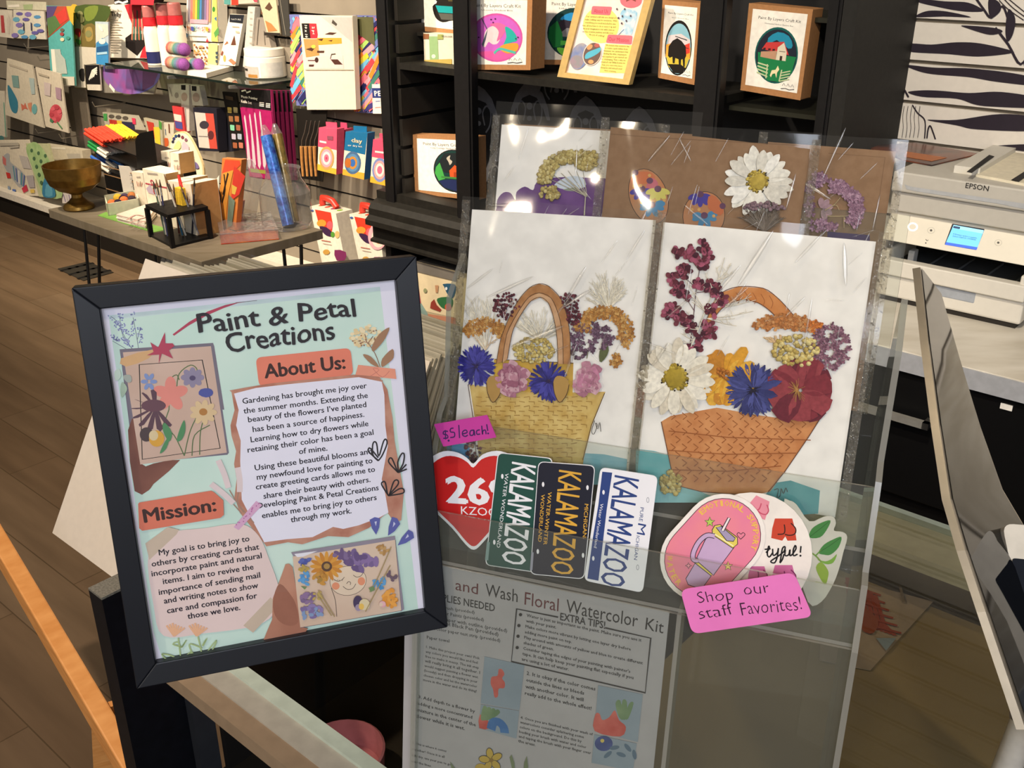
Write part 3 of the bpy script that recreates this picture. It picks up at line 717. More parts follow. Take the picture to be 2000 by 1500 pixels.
# things inside the case
mb = MB(); c = hp(668, 1465, .612 + .05); c.z = .6125
mb.lathe([(0, 0), (.047, 0), (.055, .01), (.058, .05), (.055, .052), (.05, .012), (0, .011)], c, M('#b9737c', .4, var=.1), 32)
tag(mb.build('pink_bowl'), 'round dusty pink bowl on the shelf inside the glass case', 'bowl')
mb = MB(); q = [hp(1612, 1120, .852), hp(1822, 1176, .852), hp(1700, 1310, .852), hp(1600, 1290, .852)]
mb.prism([x + Z * .001 for x in q], -Z * .001, M('#978c80', .7))  # added card, painted as the rack cards' reflection in the glass top
a = Art(Pl(q[0] + Z * .0012, A, B, .0002), mb)
for i in range(7): a.line([(1655 - i * 3 + i * 12, 1128 + i * 6), (1660 + i * 11, 1190 + i * 5), (1700 + i * 8, 1225 + i * 3)], 6, C('#8d3f2e'))
for i in range(6): a.line([(1650 + i * 3, 1140 + i * 15), (1720 + i * 8, 1165 + i * 15)], 5, C('#8d3f2e'))
a.poly([(1665, 1180), (1712, 1210), (1705, 1240), (1680, 1230)], C('#8a4a34'), smooth=3); a.line([(1755, 1140), (1765, 1180)], 4, C('#6f624f')); a.poly([(1710, 1250), (1750, 1250), (1730, 1275)], C('#7f93a6'))
tag(mb.build('reflection_card'), 'added card with a red plaid drawing, imitating a reflection in the case glass', 'card')

# ================================================================== acrylic rack
Rr = V((.94468, -.32799, 0)); Rn = V((.32799, .94468, 0))
def RK(r, d, z): return Rr * r + Rn * d + Z * z
Z0 = 1.67 - .44
def rplane(d0, lean, eps=.00001):
    l = math.radians(lean); return Pl(RK(0, d0, Z0), Rr, Z * math.cos(l) + Rn * math.sin(l), eps)
LEAN = 15
PC = rplane(.590, LEAN); PB = rplane(.640, LEAN); PS = rplane(.574, LEAN); PL1 = rplane(.563, LEAN); PL2 = rplane(.584, LEAN); PSH = rplane(.562, 8)
rack = empty('acrylic_rack', RK(-.12, .58, GZ), 'clear acrylic tiered rack holding greeting cards, stickers and an instruction sheet', 'rack')
rl = -.268; rr = .037
def rp(name, r0, r1, dz0, dz1, th=.003, m=ACR, me=None):
    """acrylic panel between two (d,z) points across r0..r1"""
    d0, z0 = dz0; d1, z1 = dz1
    t = V((d1 - d0, z1 - z0)).normalized(); nn = V((-t.y, t.x)) * -th
    q = [RK(r0, d0, z0), RK(r0, d1, z1), RK(r1, d1, z1), RK(r1, d0, z0)]
    off = Rn * (nn.x) + Z * nn.y
    mb = MB(); mb.add(q, [(0, 1, 2, 3)], m)
    # visible top and side cut edges
    mb.add([q[1], q[2], q[2] + off, q[1] + off], [(0, 1, 2, 3)], me or ACRE)
    mb.add([q[0], q[1], q[1] + off, q[0] + off], [(0, 1, 2, 3)], me or ACRE); mb.add([q[3], q[2], q[2] + off, q[3] + off], [(0, 1, 2, 3)], me or ACRE)
    return mb.build(name, rack)
def dz(pl, h):  # (d,z) along a leaning rack plane at height z
    k = pl.v; s = (h - pl.o.z) / k.z; q = pl.o + k * s; return (q.dot(Rn), h)
def zpx(pl, x, y): return pl.P(x, y).z
zlip1 = zpx(PL1, 1100, 1045); zlip2 = zpx(PL2, 1300, 888); zfl1 = zpx(PL1, 1200, 1170); zfl2 = zpx(PC, 1310, 992)
rp('sheet_pocket_front', rl, rr, dz(PSH, GZ + .002), dz(PSH, zfl1))
rp('sticker_pocket_lip', rl, rr, dz(PL1, zfl1), dz(PL1, zlip1))
rp('card_pocket_lip', rl, rr, dz(PL2, zfl1), dz(PL2, zlip2))
rp('back_panel', rl, rr, (.60, GZ + .002), dz(rplane(.66, LEAN), Z0 + .26))
f1 = dz(PL1, zfl1); f2 = dz(PL2, zfl1)
rp('pocket_floor', rl, rr, (f2[0] + .015, zfl1), f1)
c1 = dz(PL2, zfl2 - .004)
rp('pocket_floor', rl, rr, (c1[0] + .075, zfl2 - .004), c1)
def side(r, pts, th=.004, name='side_panel'):
    q = [RK(r, d, z) for d, z in pts]; mb = MB(); n = len(q)
    mb.add(q, [tuple(range(n))], ACR)
    q2 = [x + Rr * th for x in q]
    mb.add(q2, [tuple(reversed(range(n)))], ACR)
    mb.add(q + q2, [(i, (i + 1) % n, (i + 1) % n + n, i + n) for i in range(n)], ACRE)
    mb.build(name, rack)
zt = Z0 + .215
b1 = dz(PSH, GZ + .001); b2 = dz(PSH, zfl1); b3 = dz(PL1, zlip1 + .004); b4 = dz(PL2, zlip2 + .004); b5 = dz(PC, zt)
for r in (rl - .004, rr):
    side(r, [(b1[0] - .002, GZ + .001), (b2[0] - .002, zfl1), b3, (b3[0] + .012, zlip1 + .006), b4, (b4[0] + .014, zlip2 + .012), (b5[0] - .01, zt - .02), (b5[0] + .02, zt + .005), (b5[0] + .10, zt - .12), (.70, GZ + .001)])
ds = dz(PSH, GZ + .001)
rdiv = PSH.P(1312, 1300).dot(Rr)
side(rdiv, [(ds[0] - .001, GZ + .001), (b2[0], zfl1), (b2[0] + .02, zfl1), (ds[0] + .02, GZ + .001)], .003, 'divider')

# ------------------------------------------------------------------ pressed flower tools
def ucol(h): return M(h, .7, .15, var=.12, scale=350)
class Bloom:
    def __init__(s, pl, T, zs, h=.0008): s.pl = pl; s.mb = MB(); s.T = T; s.h = h; s.zs = zs
    def uv(s, p): return V(s.pl.px(*s.T(*p)))
    def m(s, px, p): return px / s.zs * s.pl.scale(*s.T(*p))
    def petal(s, c, ang, r0, L, wd, m, lift=.0012, tip=.5, h=0, wob=0):
        """c in drawing px, ang in degrees (image sense, 0 right, 90 down)"""
        k = s.m(1, c); c2 = s.uv(c); t = math.radians(-ang); d = V((math.cos(t), math.sin(t))); nn = V((-d.y, d.x))
        prof = [(0, .25), (.25, .75), (.5, 1), (.75, .95), (.92, .6 * tip + .25), (1, .12 + .35 * (1 - tip) * 0)]
        vs = []; fs = []
        for i, (q, ww) in enumerate(prof):
            p = c2 + d * (r0 + L * q) * k; side = nn * (wd * ww / 2 * k)
            bend = nn * wob * k * q * q
            hh = s.h + h + lift * math.sin(q * 2.4)
            for j, sj in enumerate((-1, 0, 1)):
                r = p + side * sj + bend
                vs.append(s.pl.w(r.x, r.y, hh + (0 if sj else -.0004 if i else 0)))
        for i in range(len(prof) - 1):
            for j in (0, 1): fs.append((i * 3 + j, i * 3 + j + 1, i * 3 + j + 4, i * 3 + j + 3))
        s.mb.add(vs, fs, m, True)
    def blob(s, p, r, m, h=0, flat=.55):
        c = s.uv(p); k = s.m(r, p)
        s.mb.ball(s.pl.w(c.x, c.y, s.h + h), k, m, 6, 4, (s.pl.u, s.pl.v, s.pl.n * flat))
    def stroke(s, pts, wd, m, h=0, smooth=0):
        uv = [tuple(s.uv(p)) for p in pts]
        if smooth: uv = spline(uv, smooth, False)
        k = s.m(wd, pts[0]) / 2
        s.mb.tube([s.pl.w(a, b, s.h + h) for a, b in uv], k, m, 4, False, r2=k * .5)
    def build(s, name, parent): return s.mb.build(name, parent)
R_ = random.Random(3)
def daisy(bl, c, rin, rout, n, pm, cm, dark, a0=0, squash=1.0, jit=.12):
    for ring in (1, 0):
        for i in range(n):
            an = a0 + 360 / n * (i + .5 * ring) + R_.uniform(-6, 6)
            bl.petal(c, an, rin * .55, (rout - rin * .55) * R_.uniform(1 - jit * 1.6, 1), rout * R_.uniform(.22, .31) * (12 / n) ** .5, pm[R_.randrange(len(pm))], h=.0004 * (1 - ring) + .0002 * R_.random(), wob=R_.uniform(-6, 6), lift=R_.uniform(.0008, .0022))
    bl.blob(c, rin * .96, cm[0], .0002, .28)
    for i in range(70):
        t = R_.uniform(0, 6.28); q = rin * math.sqrt(R_.random()) * .92
        bl.blob((c[0] + q * math.cos(t), c[1] + q * math.sin(t)), rin * .16, cm[R_.randrange(len(cm))], .0012)
    for i in range(26):
        t = R_.uniform(0, 6.28); q = rin * R_.uniform(.85, 1.02) if i < 16 else rin * .22 * R_.random()
        bl.blob((c[0] + q * math.cos(t), c[1] + q * math.sin(t)), rin * .07, dark, .0016)
def corn(bl, c, R, mats, dark):
    for i in range(46):
        an = R_.uniform(0, 360); L = R * R_.uniform(.55, 1)
        bl.petal(c, an, R * .08, L, R * R_.uniform(.16, .30), mats[R_.randrange(len(mats))], h=R_.uniform(0, .0012), lift=.0008, tip=.1, wob=R_.uniform(-10, 10))
    for i in range(12):
        an = i * 30 + R_.uniform(-8, 8)
        for q in (-14, 0, 14): bl.petal(c, an + q, R * .55, R * .45, R * .12, mats[i % len(mats)], h=.0008, lift=.0003, tip=.1)
    for i in range(24):
        t = R_.uniform(0, 6.28); q = R * R_.uniform(.05, .35)
        bl.stroke([c, (c[0] + q * math.cos(t), c[1] + q * math.sin(t))], R * .035, dark, .002)
def rose(bl, c, rx, ry, mats, n=34):
    for i in range(n):
        an = R_.uniform(0, 360); q = R_.uniform(.1, .62) if i < n * .7 else R_.uniform(0, .3)
        p = (c[0] + rx * q * math.cos(math.radians(an)), c[1] + ry * q * math.sin(math.radians(an)))
        L = min(rx, ry) * R_.uniform(.35, .62)
        bl.petal(p, an + R_.uniform(-40, 40), -L * .4, L, L * R_.uniform(.8, 1.3), mats[R_.randrange(len(mats))], h=.0003 + .0018 * (1 - q) + R_.uniform(0, .0004), lift=.001, tip=1, wob=R_.uniform(-12, 12))
def umbel(bl, c, rx, ry, mats, n, r, hole=0, a0=0, a1=360, stems=None, base=None, h=.0008):
    for i in range(n):
        t = math.radians(R_.uniform(a0, a1)); q = math.sqrt(R_.uniform(hole * hole, 1))
        p = (c[0] + rx * q * math.cos(t), c[1] + ry * q * math.sin(t))
        bl.blob(p, r * R_.uniform(.7, 1.25), mats[R_.randrange(len(mats))], h + R_.uniform(0, .0014))
    if stems:
        b = base or (c[0], c[1] + ry)
        for i in range(10):
            t = math.radians(R_.uniform(a0, a1)); bl.stroke([b, (c[0] + rx * .8 * math.cos(t), c[1] + ry * .8 * math.sin(t))], r * .35, stems, h * .3)
def florets(bl, c, rx, ry, mats, n, r, hole=0, a0=0, a1=360):
    """small ragged star florets"""
    for i in range(n):
        t = math.radians(R_.uniform(a0, a1)); q = math.sqrt(R_.uniform(hole * hole, 1))
        p = (c[0] + rx * q * math.cos(t), c[1] + ry * q * math.sin(t)); ph = R_.uniform(0, 90)
        for k in range(4): bl.petal(p, ph + k * 90 + R_.uniform(-20, 20), 0, r * R_.uniform(.8, 1.3), r * .75, mats[R_.randrange(len(mats))], h=R_.uniform(.0002, .0014), lift=.0006, tip=.6)
def plume(bl, base, tips, m, n, wd, spread=.35):
    for i in range(n):
        a, b = tips[R_.randrange(len(tips) - 1)], None
        k = R_.randrange(len(tips) - 1); t = R_.random(); e = (tips[k][0] * (1 - t) + tips[k + 1][0] * t, tips[k][1] * (1 - t) + tips[k + 1][1] * t)
        q = R_.uniform(.55, 1); e = (base[0] + (e[0] - base[0]) * q, base[1] + (e[1] - base[1]) * q)
        mid = ((base[0] + e[0]) / 2 + R_.uniform(-8, 8), (base[1] + e[1]) / 2 + R_.uniform(-8, 8))
        bl.stroke([base, mid, e], wd, m[R_.randrange(len(m))], R_.uniform(0, .001), 3)
        for s_ in range(3):
            f = R_.uniform(.5, .9); st = (base[0] + (e[0] - base[0]) * f, base[1] + (e[1] - base[1]) * f)
            an = math.atan2(e[1] - base[1], e[0] - base[0]) + R_.choice((-1, 1)) * spread; l = math.dist(base, e) * .22
            bl.stroke([st, (st[0] + l * math.cos(an), st[1] + l * math.sin(an))], wd * .7, m[0], .0006)

def film_grid(pl, uv0, uv1, h, nx, ny, amp, m, mb, seed=0, freq=22):
    vs = []; fs = []
    for j in range(ny + 1):
        for i in range(nx + 1):
            u = uv0[0] + (uv1[0] - uv0[0]) * i / nx; v = uv0[1] + (uv1[1] - uv0[1]) * j / ny
            k = NZ.noise(V((u * freq + seed, v * freq * .6 + seed * 3.1, seed)))
            vs.append(pl.w(u, v, h + amp * k))
    for j in range(ny):
        for i in range(nx): fs.append((j * (nx + 1) + i, j * (nx + 1) + i + 1, (j + 1) * (nx + 1) + i + 1, (j + 1) * (nx + 1) + i))
    mb.add(vs, fs, m, True)
CREASE = clear('film_crease', '#ffffff', 1.5, .22, gain=3.0)
def card(name, label, pl, tl, tr, hgt, paper, draw, seed=0, ml=.006, mr=.007, mt=.007, group='pressed flower cards in the acrylic rack', strip=True):
    """sleeved greeting card; tl,tr photo pixels of the sheet's top corners"""
    u0, v0 = pl.px(*tl); u1, v1 = pl.px(*tr)
    e = empty(name, pl.w((u0 + u1) / 2, v0 - hgt), label, 'greeting card', group)
    mb = MB(); c = [pl.w(u0, v0), pl.w(u0, v0 - hgt), pl.w(u1, v1 - hgt), pl.w(u1, v1)]
    mb.prism(c, -pl.n * .0012, paper)
    a = Art(pl, mb); a.zs = 1
    # raised back edge of the folded card
    draw(e, a, (u0, v0, u1, v1))
    mb.build('card_sheet', e)
    s = MB()
    film_grid(pl, (u0 - ml, v0 - hgt), (u1 + mr, (v0 + v1) / 2 + mt), .0058, 30, 42, .0034, FILM, s, seed)
    rr2 = random.Random(seed + 50)
    for k in range(20):
        u = rr2.uniform(u0 + .006, u1 - .006); v = v0 - rr2.uniform(.003, min(hgt, .10)) ; t = math.radians(rr2.gauss(62, 16) if k % 5 else rr2.uniform(0, 180)); L = rr2.uniform(.004, .013) * (1.7 if k % 6 == 0 else 1); wd = L * rr2.uniform(.05, .11)
        ex = pl.u * math.cos(t) + pl.v * math.sin(t); ey = pl.n.cross(ex)
        s.ball(pl.w(u, v, .0066), 1, CREASE, 8, 6, (ey * wd, pl.n * min(wd, .0009), ex * L))
    s.build('clear_sleeve', e)
    if strip:
        for q0, q1 in (((u0 - ml - .0005), u0 - .0005), ((u1 + .001), u1 + mr)):
            s = MB(); vs = []; fs = []; n = 90; top = v0 + mt * .9 if q0 < u0 else v1 + mt * .9
            for j in range(n + 1):
                for i in range(4):
                    u = q0 + (q1 - q0) * i / 3; v = top - (hgt + mt) * j / n
                    vs.append(pl.w(u, v, .0035 + R_.uniform(-.0011, .0011)))
            for j in range(n):
                for i in range(3): fs.append((j * 4 + i, j * 4 + i + 1, j * 4 + i + 5, j * 4 + i + 4))
            s.add(vs, fs, CRINK); s.build('sleeve_seam', e)
    return e
CW = .131; CH = .183
CREAM = [ucol('#e9e2d0'), ucol('#dcd3bd')]; OR = [ucol('#b98440'), ucol('#a06c34'), ucol('#c79c5c')]; YA = [ucol('#c9b46c'), ucol('#b59d55'), ucol('#d6c688')]
MR = [ucol('#5a2230'), ucol('#6e2f3c'), ucol('#46182a')]; BLU = [ucol('#35328a'), ucol('#2a2872'), ucol('#44429c')]; PNK = [ucol('#b98494'), ucol('#a87084'), ucol('#c9a0aa'), ucol('#955a70')]
PUR = [ucol('#6a4c62'), ucol('#563c50'), ucol('#7d6074')]; RED = [ucol('#7c2a36'), ucol('#8f3a42'), ucol('#672030')]; MAU = [ucol('#987488'), ucol('#825f74'), ucol('#ad8c9e')]
DRK = ucol('#2e2416'); STEM = ucol('#8a8458'); GREY = [ucol('#8a7f76'), ucol('#a0968a')]

# ---- front left card: yellow basket
def d1(e, a, q):
    T = zoomT(820, 400, 3); a.T = T; a.zs = 3
    BAS = M('#c3a052', .7, h2='#d8bd74', scale=90); TQ = M('#6fb0c0', .7, h2='#8fbcc8', scale=60); BR = M('#b98552', .7, h2='#a06c3c', scale=120); LN = M('#4a2e18', .7)
    a.poly([(960, 1455), (1080, 1462), (1215, 1490), (1205, 1640), (930, 1640)], TQ); a.poly([(160, 1400), (292, 1400), (290, 1640), (150, 1640)], M('#4f93c8', .7, h2='#6fa8d0', scale=60))
    a.poly([(290, 1050), (500, 1085), (860, 1100), (1088, 1095), (1010, 1290), (960, 1490), (940, 1640), (360, 1640), (330, 1300)], BAS)
    a.poly([(435, 905), (900, 925), (895, 1120), (430, 1080)], M('#d0a83c', .7, h2='#c29a40', scale=60)); a.line([(440, 905), (900, 928)], 4, LN)
    rnd = random.Random(5); DS = M('#9a7430', .7)
    for j in range(16):
        y = 1125 + j * 27
        for i in range(13):
            x = 330 + i * 56 + (j % 2) * 28
            l = 300 + (y - 1050) * .14; rgt = 1075 - (y - 1050) * .33
            if l < x < rgt - 50:
                a.line([(x, y + rnd.uniform(-4, 4)), (x + 34, y + rnd.uniform(-3, 5))], 3.5, DS)
                if i % 2: a.line([(x + 34, y), (x + 34, y + 18)], 3, DS)
    a.line([(290, 1050), (320, 1250), (340, 1500)], 4, LN); a.line([(1088, 1100), (1010, 1290), (960, 1490)], 4, LN)
    OUT = [(455, 930), (480, 790), (530, 660), (590, 550), (650, 485), (705, 462), (760, 475), (830, 545), (865, 640), (885, 760), (888, 930)]
    IN = [(815, 930), (810, 780), (790, 660), (760, 575), (712, 540), (655, 565), (600, 640), (550, 740), (520, 900)]
    MID = [(846, 930), (842, 760), (818, 640), (775, 545), (705, 515), (640, 545), (575, 640), (515, 760), (490, 925)]
    a.poly(OUT + IN, BR); a.poly(MID + IN[::-1], M('#cba27a', .7, h2='#b98a60', scale=100))
    for l in (OUT, MID, IN): a.line(l, 3.5, LN, smooth=3)
    for x in (440, 830): a.poly([(x - 42, 1040), (x - 20, 1000), (x + 30, 1010), (x + 50, 1050), (x + 35, 1110), (x - 5, 1155), (x - 35, 1100)], M('#b08a48', .7), smooth=3); a.line([(x - 42, 1040), (x - 35, 1100), (x - 5, 1155), (x + 35, 1110), (x + 50, 1050)], 4, LN, smooth=3)
    a.line([(1030, 1260), (1012, 1320), (1025, 1340), (1045, 1290), (1035, 1275), (1048, 1310), (1060, 1270), (1066, 1325)], 3.5, INK, smooth=3)
    b = Bloom(a.pl, T, 3); plume(b, (385, 850), [(250, 690), (262, 580), (330, 530), (430, 540), (455, 640)], CREAM, 46, 6); b.build('pressed_grass_plume', e)
    b = Bloom(a.pl, T, 3); plume(b, (710, 795), [(505, 690), (560, 640), (690, 590), (860, 620), (885, 740)], CREAM, 46, 6); b.build('pressed_grass_plume', e)
    b = Bloom(a.pl, T, 3); plume(b, (1110, 610), [(965, 560), (985, 460), (1075, 390), (1190, 410), (1240, 500)], CREAM, 60, 6); b.build('pressed_grass_plume', e)
    b = Bloom(a.pl, T, 3); umbel(b, (515, 590), 82, 78, MR, 95, 9); umbel(b, (515, 600), 60, 60, [ucol('#b59a92')], 26, 5, h=.0018); b.build('pressed_dark_umbel', e)
    b = Bloom(a.pl, T, 3); umbel(b, (878, 565), 55, 50, MR, 50, 9); umbel(b, (905, 650), 42, 62, MR, 55, 9); b.build('pressed_dark_umbel', e)
    b = Bloom(a.pl, T, 3); florets(b, (395, 745), 132, 75, OR, 75, 20, 0, 165, 385); plume(b, (390, 850), [(310, 760), (480, 770)], [ucol('#d9c3a6')], 16, 8); b.build('pressed_orange_umbel', e)
    b = Bloom(a.pl, T, 3); florets(b, (1085, 740), 165, 140, OR, 120, 20, .55, 185, 400); florets(b, (1150, 910), 30, 35, OR, 10, 18); b.build('pressed_orange_umbel', e)
    b = Bloom(a.pl, T, 3); umbel(b, (672, 850), 122, 72, YA, 170, 11); b.build('pressed_yarrow', e)
    b = Bloom(a.pl, T, 3); florets(b, (1000, 775), 145, 85, PUR, 110, 14, .2); umbel(b, (935, 860), 45, 50, PUR, 30, 10); b.stroke([(980, 900), (1000, 800), (940, 830)], 6, STEM); b.petal((1060, 920), -75, 0, 110, 50, ucol('#5c6440')); b.build('pressed_purple_umbel', e)
    b = Bloom(a.pl, T, 3); corn(b, (335, 945), 118, BLU, ucol('#2a1f50')); b.build('pressed_cornflower', e)
    b = Bloom(a.pl, T, 3); corn(b, (757, 1032), 118, BLU, ucol('#2a1f50')); b.build('pressed_cornflower', e)
    b = Bloom(a.pl, T, 3); rose(b, (553, 1022), 112, 122, PNK, 44); b.build('pressed_pink_rose', e)
    b = Bloom(a.pl, T, 3); rose(b, (992, 1018), 128, 115, [PNK[0], PNK[2], ucol('#c0809a'), PNK[1]], 40); b.build('pressed_pink_rose', e)
    b = Bloom(a.pl, T, 3); umbel(b, (320, 1430), 50, 70, MR + [ucol('#9a7a60')], 45, 9); b.build('pressed_dark_umbel', e)
card('greeting_card', 'greeting card with a yellow basket of blue and pink pressed flowers, front left', PC, (922, 409), (1281, 430), CH, PAPER, d1, 1)

# ---- front right card: orange basket
def d2(e, a, q):
    T = zoomT(1220, 420, 2.778); a.T = T; a.zs = 2.778
    BAS = M('#c07a44', .7, h2='#d3925a', scale=80); LN = M('#5c2c14', .7); DS = M('#96521f', .7); TQ = M('#5fb5bd', .7, h2='#7cc0c8', scale=50)
    a.poly([(60, 1268), (160, 1280), (245, 1305), (270, 1420), (330, 1500), (60, 1520)], TQ); a.poly([(60, 1420), (360, 1480), (560, 1560), (60, 1560)], M('#8cc3c8', .7))
    a.poly([(800, 1455), (900, 1440), (1060, 1495), (1050, 1620), (700, 1640)], M('#4a9aa2', .7, h2='#5fa8ae', scale=50))
    a.poly([(200, 1120), (250, 1090), (500, 1045), (720, 1085), (900, 1110), (1098, 1045), (1000, 1200), (870, 1390), (790, 1500), (700, 1520), (420, 1500), (300, 1470), (255, 1380)], BAS)
    for j in range(9):
        y = 1080 + j * 42
        for i in range(12):
            x = 250 + i * 62 + (j % 2) * 26; l = 215 + (y - 1100) * .22; r = 1060 - (y - 1050) * .62
            if l < x < r - 40: a.line([(x, y - 8), (x + 26, y + 12), (x + 4, y + 30)], 5, DS)
    for j in range(3): a.line([(240, 1170 + j * 105), (560, 1205 + j * 92), (1010 - j * 80, 1220 + j * 70)], 5, DS)
    a.line([(200, 1120), (255, 1380), (300, 1470), (420, 1500), (700, 1520)], 4, LN); a.line([(1098, 1045), (1000, 1200), (870, 1390), (780, 1500)], 4, LN)
    OUT = [(440, 590), (480, 480), (530, 420), (620, 388), (750, 396), (820, 440), (880, 500), (930, 560)]; IN = [(830, 560), (790, 520), (730, 478), (650, 458), (580, 475), (520, 515), (480, 570)]
    a.poly(OUT + IN, M('#cf8a4e', .7, h2='#bf7638', scale=80)); a.line(OUT, 4, LN, smooth=3); a.line(IN, 4, LN, smooth=3)
    for i in range(6): a.line([(560 + i * 45, 412 + abs(i - 2) * 8), (580 + i * 45, 445 + abs(i - 2) * 10), (570 + i * 45, 470 + abs(i - 2) * 12)], 3, DS, smooth=3)
    a.line([(812, 1490), (835, 1484), (828, 1530), (845, 1520), (850, 1480), (862, 1510), (875, 1478), (884, 1500)], 3.5, INK, smooth=3)
    b = Bloom(a.pl, T, 2.778)
    for p in ((300, 190), (345, 200), (425, 175), (450, 215), (430, 260), (380, 240), (300, 320), (265, 345), (330, 300), (290, 400), (320, 430), (400, 380), (470, 380), (500, 410), (235, 520), (270, 510), (330, 560), (450, 610), (470, 630), (420, 660), (380, 720), (520, 460), (480, 520), (360, 610), (290, 560)):
        for k in range(11): b.petal((p[0] + R_.uniform(-14, 14), p[1] + R_.uniform(-14, 14)), R_.uniform(0, 360), 0, 38, 27, (MR + [ucol('#a05068'), ucol('#8a3f52')])[R_.randrange(5)], h=R_.uniform(0, .0012))
    b.stroke([(345, 775), (370, 600), (390, 400), (420, 230)], 7, ucol('#6a4a52'), 0, 4)
    for x, y, x2, y2 in ((365, 640, 270, 520), (380, 520, 300, 400), (392, 400, 310, 320), (372, 600, 460, 610), (392, 420, 490, 410), (405, 300, 330, 200)): b.stroke([(x, y), (x2, y2)], 5, ucol('#6a4a52'))
    b.build('pressed_statice', e)
    b = Bloom(a.pl, T, 2.778, .002); FW = ucol('#e2dac8')
    st = [(335, 770), (390, 650), (440, 520), (500, 380), (545, 230)]; b.stroke(st, 9, FW, 0, 4)
    for p, ends in (((400, 620), [(320, 560), (300, 600), (340, 520)]), ((440, 520), [(330, 350), (350, 420), (520, 430), (370, 470)]), ((480, 420), [(440, 310), (560, 310), (420, 380)]), ((510, 350), [(590, 310), (580, 260), (500, 280)]), ((450, 560), [(600, 560), (700, 520), (610, 600)]), ((480, 500), [(640, 480), (715, 460), (690, 440)]), ((380, 680), [(310, 640), (300, 690), (330, 610)])):
        for q2 in ends:
            b.stroke([p, ((p[0] + q2[0]) / 2 + 8, (p[1] + q2[1]) / 2 + 6), q2], 6, FW, 0, 3)
            for k in range(3):
                f = .55 + .15 * k; sp = (p[0] + (q2[0] - p[0]) * f, p[1] + (q2[1] - p[1]) * f); b.stroke([sp, (sp[0] + R_.uniform(-28, 28), sp[1] - R_.uniform(5, 28))], 4, FW)
    b.build('pressed_fern', e)
    b = Bloom(a.pl, T, 2.778)
    for i in range(22): b.petal((555, 870), R_.uniform(0, 360), 8, R_.uniform(110, 180), R_.uniform(50, 80), [ucol('#d79a2c'), ucol('#c4832a'), ucol('#e0ac3e')][i % 3], h=R_.uniform(0, .0008), tip=.9, lift=.001)
    umbel(b, (530, 860), 40, 34, [ucol('#b5702a')], 30, 9, h=.0015); b.build('pressed_orange_cosmos', e)
    b = Bloom(a.pl, T, 2.778); florets(b, (870, 610), 165, 62, [ucol('#bd7a40'), ucol('#a86a38'), ucol('#c9925c')], 90, 22, 0, 180, 375); florets(b, (1030, 605), 45, 30, [ucol('#d07c34'), ucol('#c06a2c')], 14, 20); plume(b, (850, 720), [(720, 650), (860, 640)], [ucol('#d8b88c')], 16, 9); b.build('pressed_orange_umbel', e)
    b = Bloom(a.pl, T, 2.778); umbel(b, (930, 735), 125, 85, YA, 130, 13, 0); b.build('pressed_yarrow', e)
    b = Bloom(a.pl, T, 2.778); florets(b, (1115, 715), 105, 125, [ucol('#8a6070'), ucol('#9c7484'), ucol('#704a5c')], 120, 15); b.build('pressed_mauve_umbel', e)
    b = Bloom(a.pl, T, 2.778, .0016); corn(b, (700, 945), 150, [ucol('#3a3f78'), ucol('#2e3268'), ucol('#4a5090')], ucol('#1c1830')); b.build('pressed_cornflower', e)
    b = Bloom(a.pl, T, 2.778, .0012)
    for i in range(16): b.petal((955, 950), i * 22.5 + R_.uniform(-8, 8), 10, R_.uniform(155, 190), R_.uniform(95, 125), RED[i % 3], h=R_.uniform(0, .0014), tip=1.2, lift=.0012)
    for i in range(40):
        t = R_.uniform(0, 6.28); q = R_.uniform(10, 75); b.stroke([(935, 945), (935 + q * math.cos(t), 945 + q * math.sin(t))], 3, ucol('#b98a4a'), .0024)
    b.build('pressed_red_cosmos', e)
    b = Bloom(a.pl, T, 2.778, .0018); daisy(b, (278, 880), 76, 222, 12, [ucol('#e6dfcd'), ucol('#d9cfba'), ucol('#eee8d8')], [ucol('#a9902e'), ucol('#bda544'), ucol('#8f7a28')], DRK); b.build('pressed_daisy', e)
    b = Bloom(a.pl, T, 2.778); umbel(b, (255, 1450), 62, 62, YA, 75, 13); b.build('pressed_yarrow', e)
card('greeting_card', 'greeting card with an orange basket and a large white daisy, front right', PC, (1296, 434), (1711, 472), CH, PAPER, d2, 4)

# ---- back row
KR = M('#8f6f52', .85, h2='#87674a', scale=150)
PB0 = rplane(.650, LEAN); PB1 = rplane(.636, LEAN); PB2 = rplane(.662, LEAN)
def d3(e, a, q):
    T = zoomT(940, 200, 4.348); a.T = T; a.zs = 4.348
    PV = M('#5b3572', .7, h2='#6d4684', scale=60)
    a.poly([(130, 900), (140, 820), (190, 765), (250, 770), (290, 830), (300, 760), (370, 715), (440, 745), (470, 680), (600, 640), (900, 640), (1100, 700), (1100, 1200), (110, 1200)], PV, smooth=3)
    a.ell((320, 945), 100, 105, M('#6b9fd0', .7, h2='#85b0d8', scale=60)); a.poly([(620, 700), (740, 630), (860, 640), (880, 720), (720, 740)], M('#c8d2dc', .7), smooth=3); a.poly([(690, 740), (820, 720), (790, 755)], M('#8a9380', .7), smooth=2)
    b = Bloom(a.pl, T, 4.348); YB = [ucol('#b9a868'), ucol('#a8955a'), ucol('#c8ba80')]
    umbel(b, (760, 640), 270, 225, YB, 340, 17, .55, 165, 330); umbel(b, (590, 770), 85, 60, YB, 60, 17); umbel(b, (900, 490), 110, 85, YB, 90, 17)
    for i in range(6): b.stroke([(900, 800), (560 + i * 60, 640 - i * 20)], 10, ucol('#b8b09a')); 
    b.stroke([(880, 960), (890, 800), (720, 640)], 16, ucol('#c2bba6'), .001); b.build('pressed_yarrow', e)
card('greeting_card', 'white greeting card with purple wash and an arching yarrow, back row left', PB0, (980, 243), (1290, 262), CH, PAPER, d3, 7)
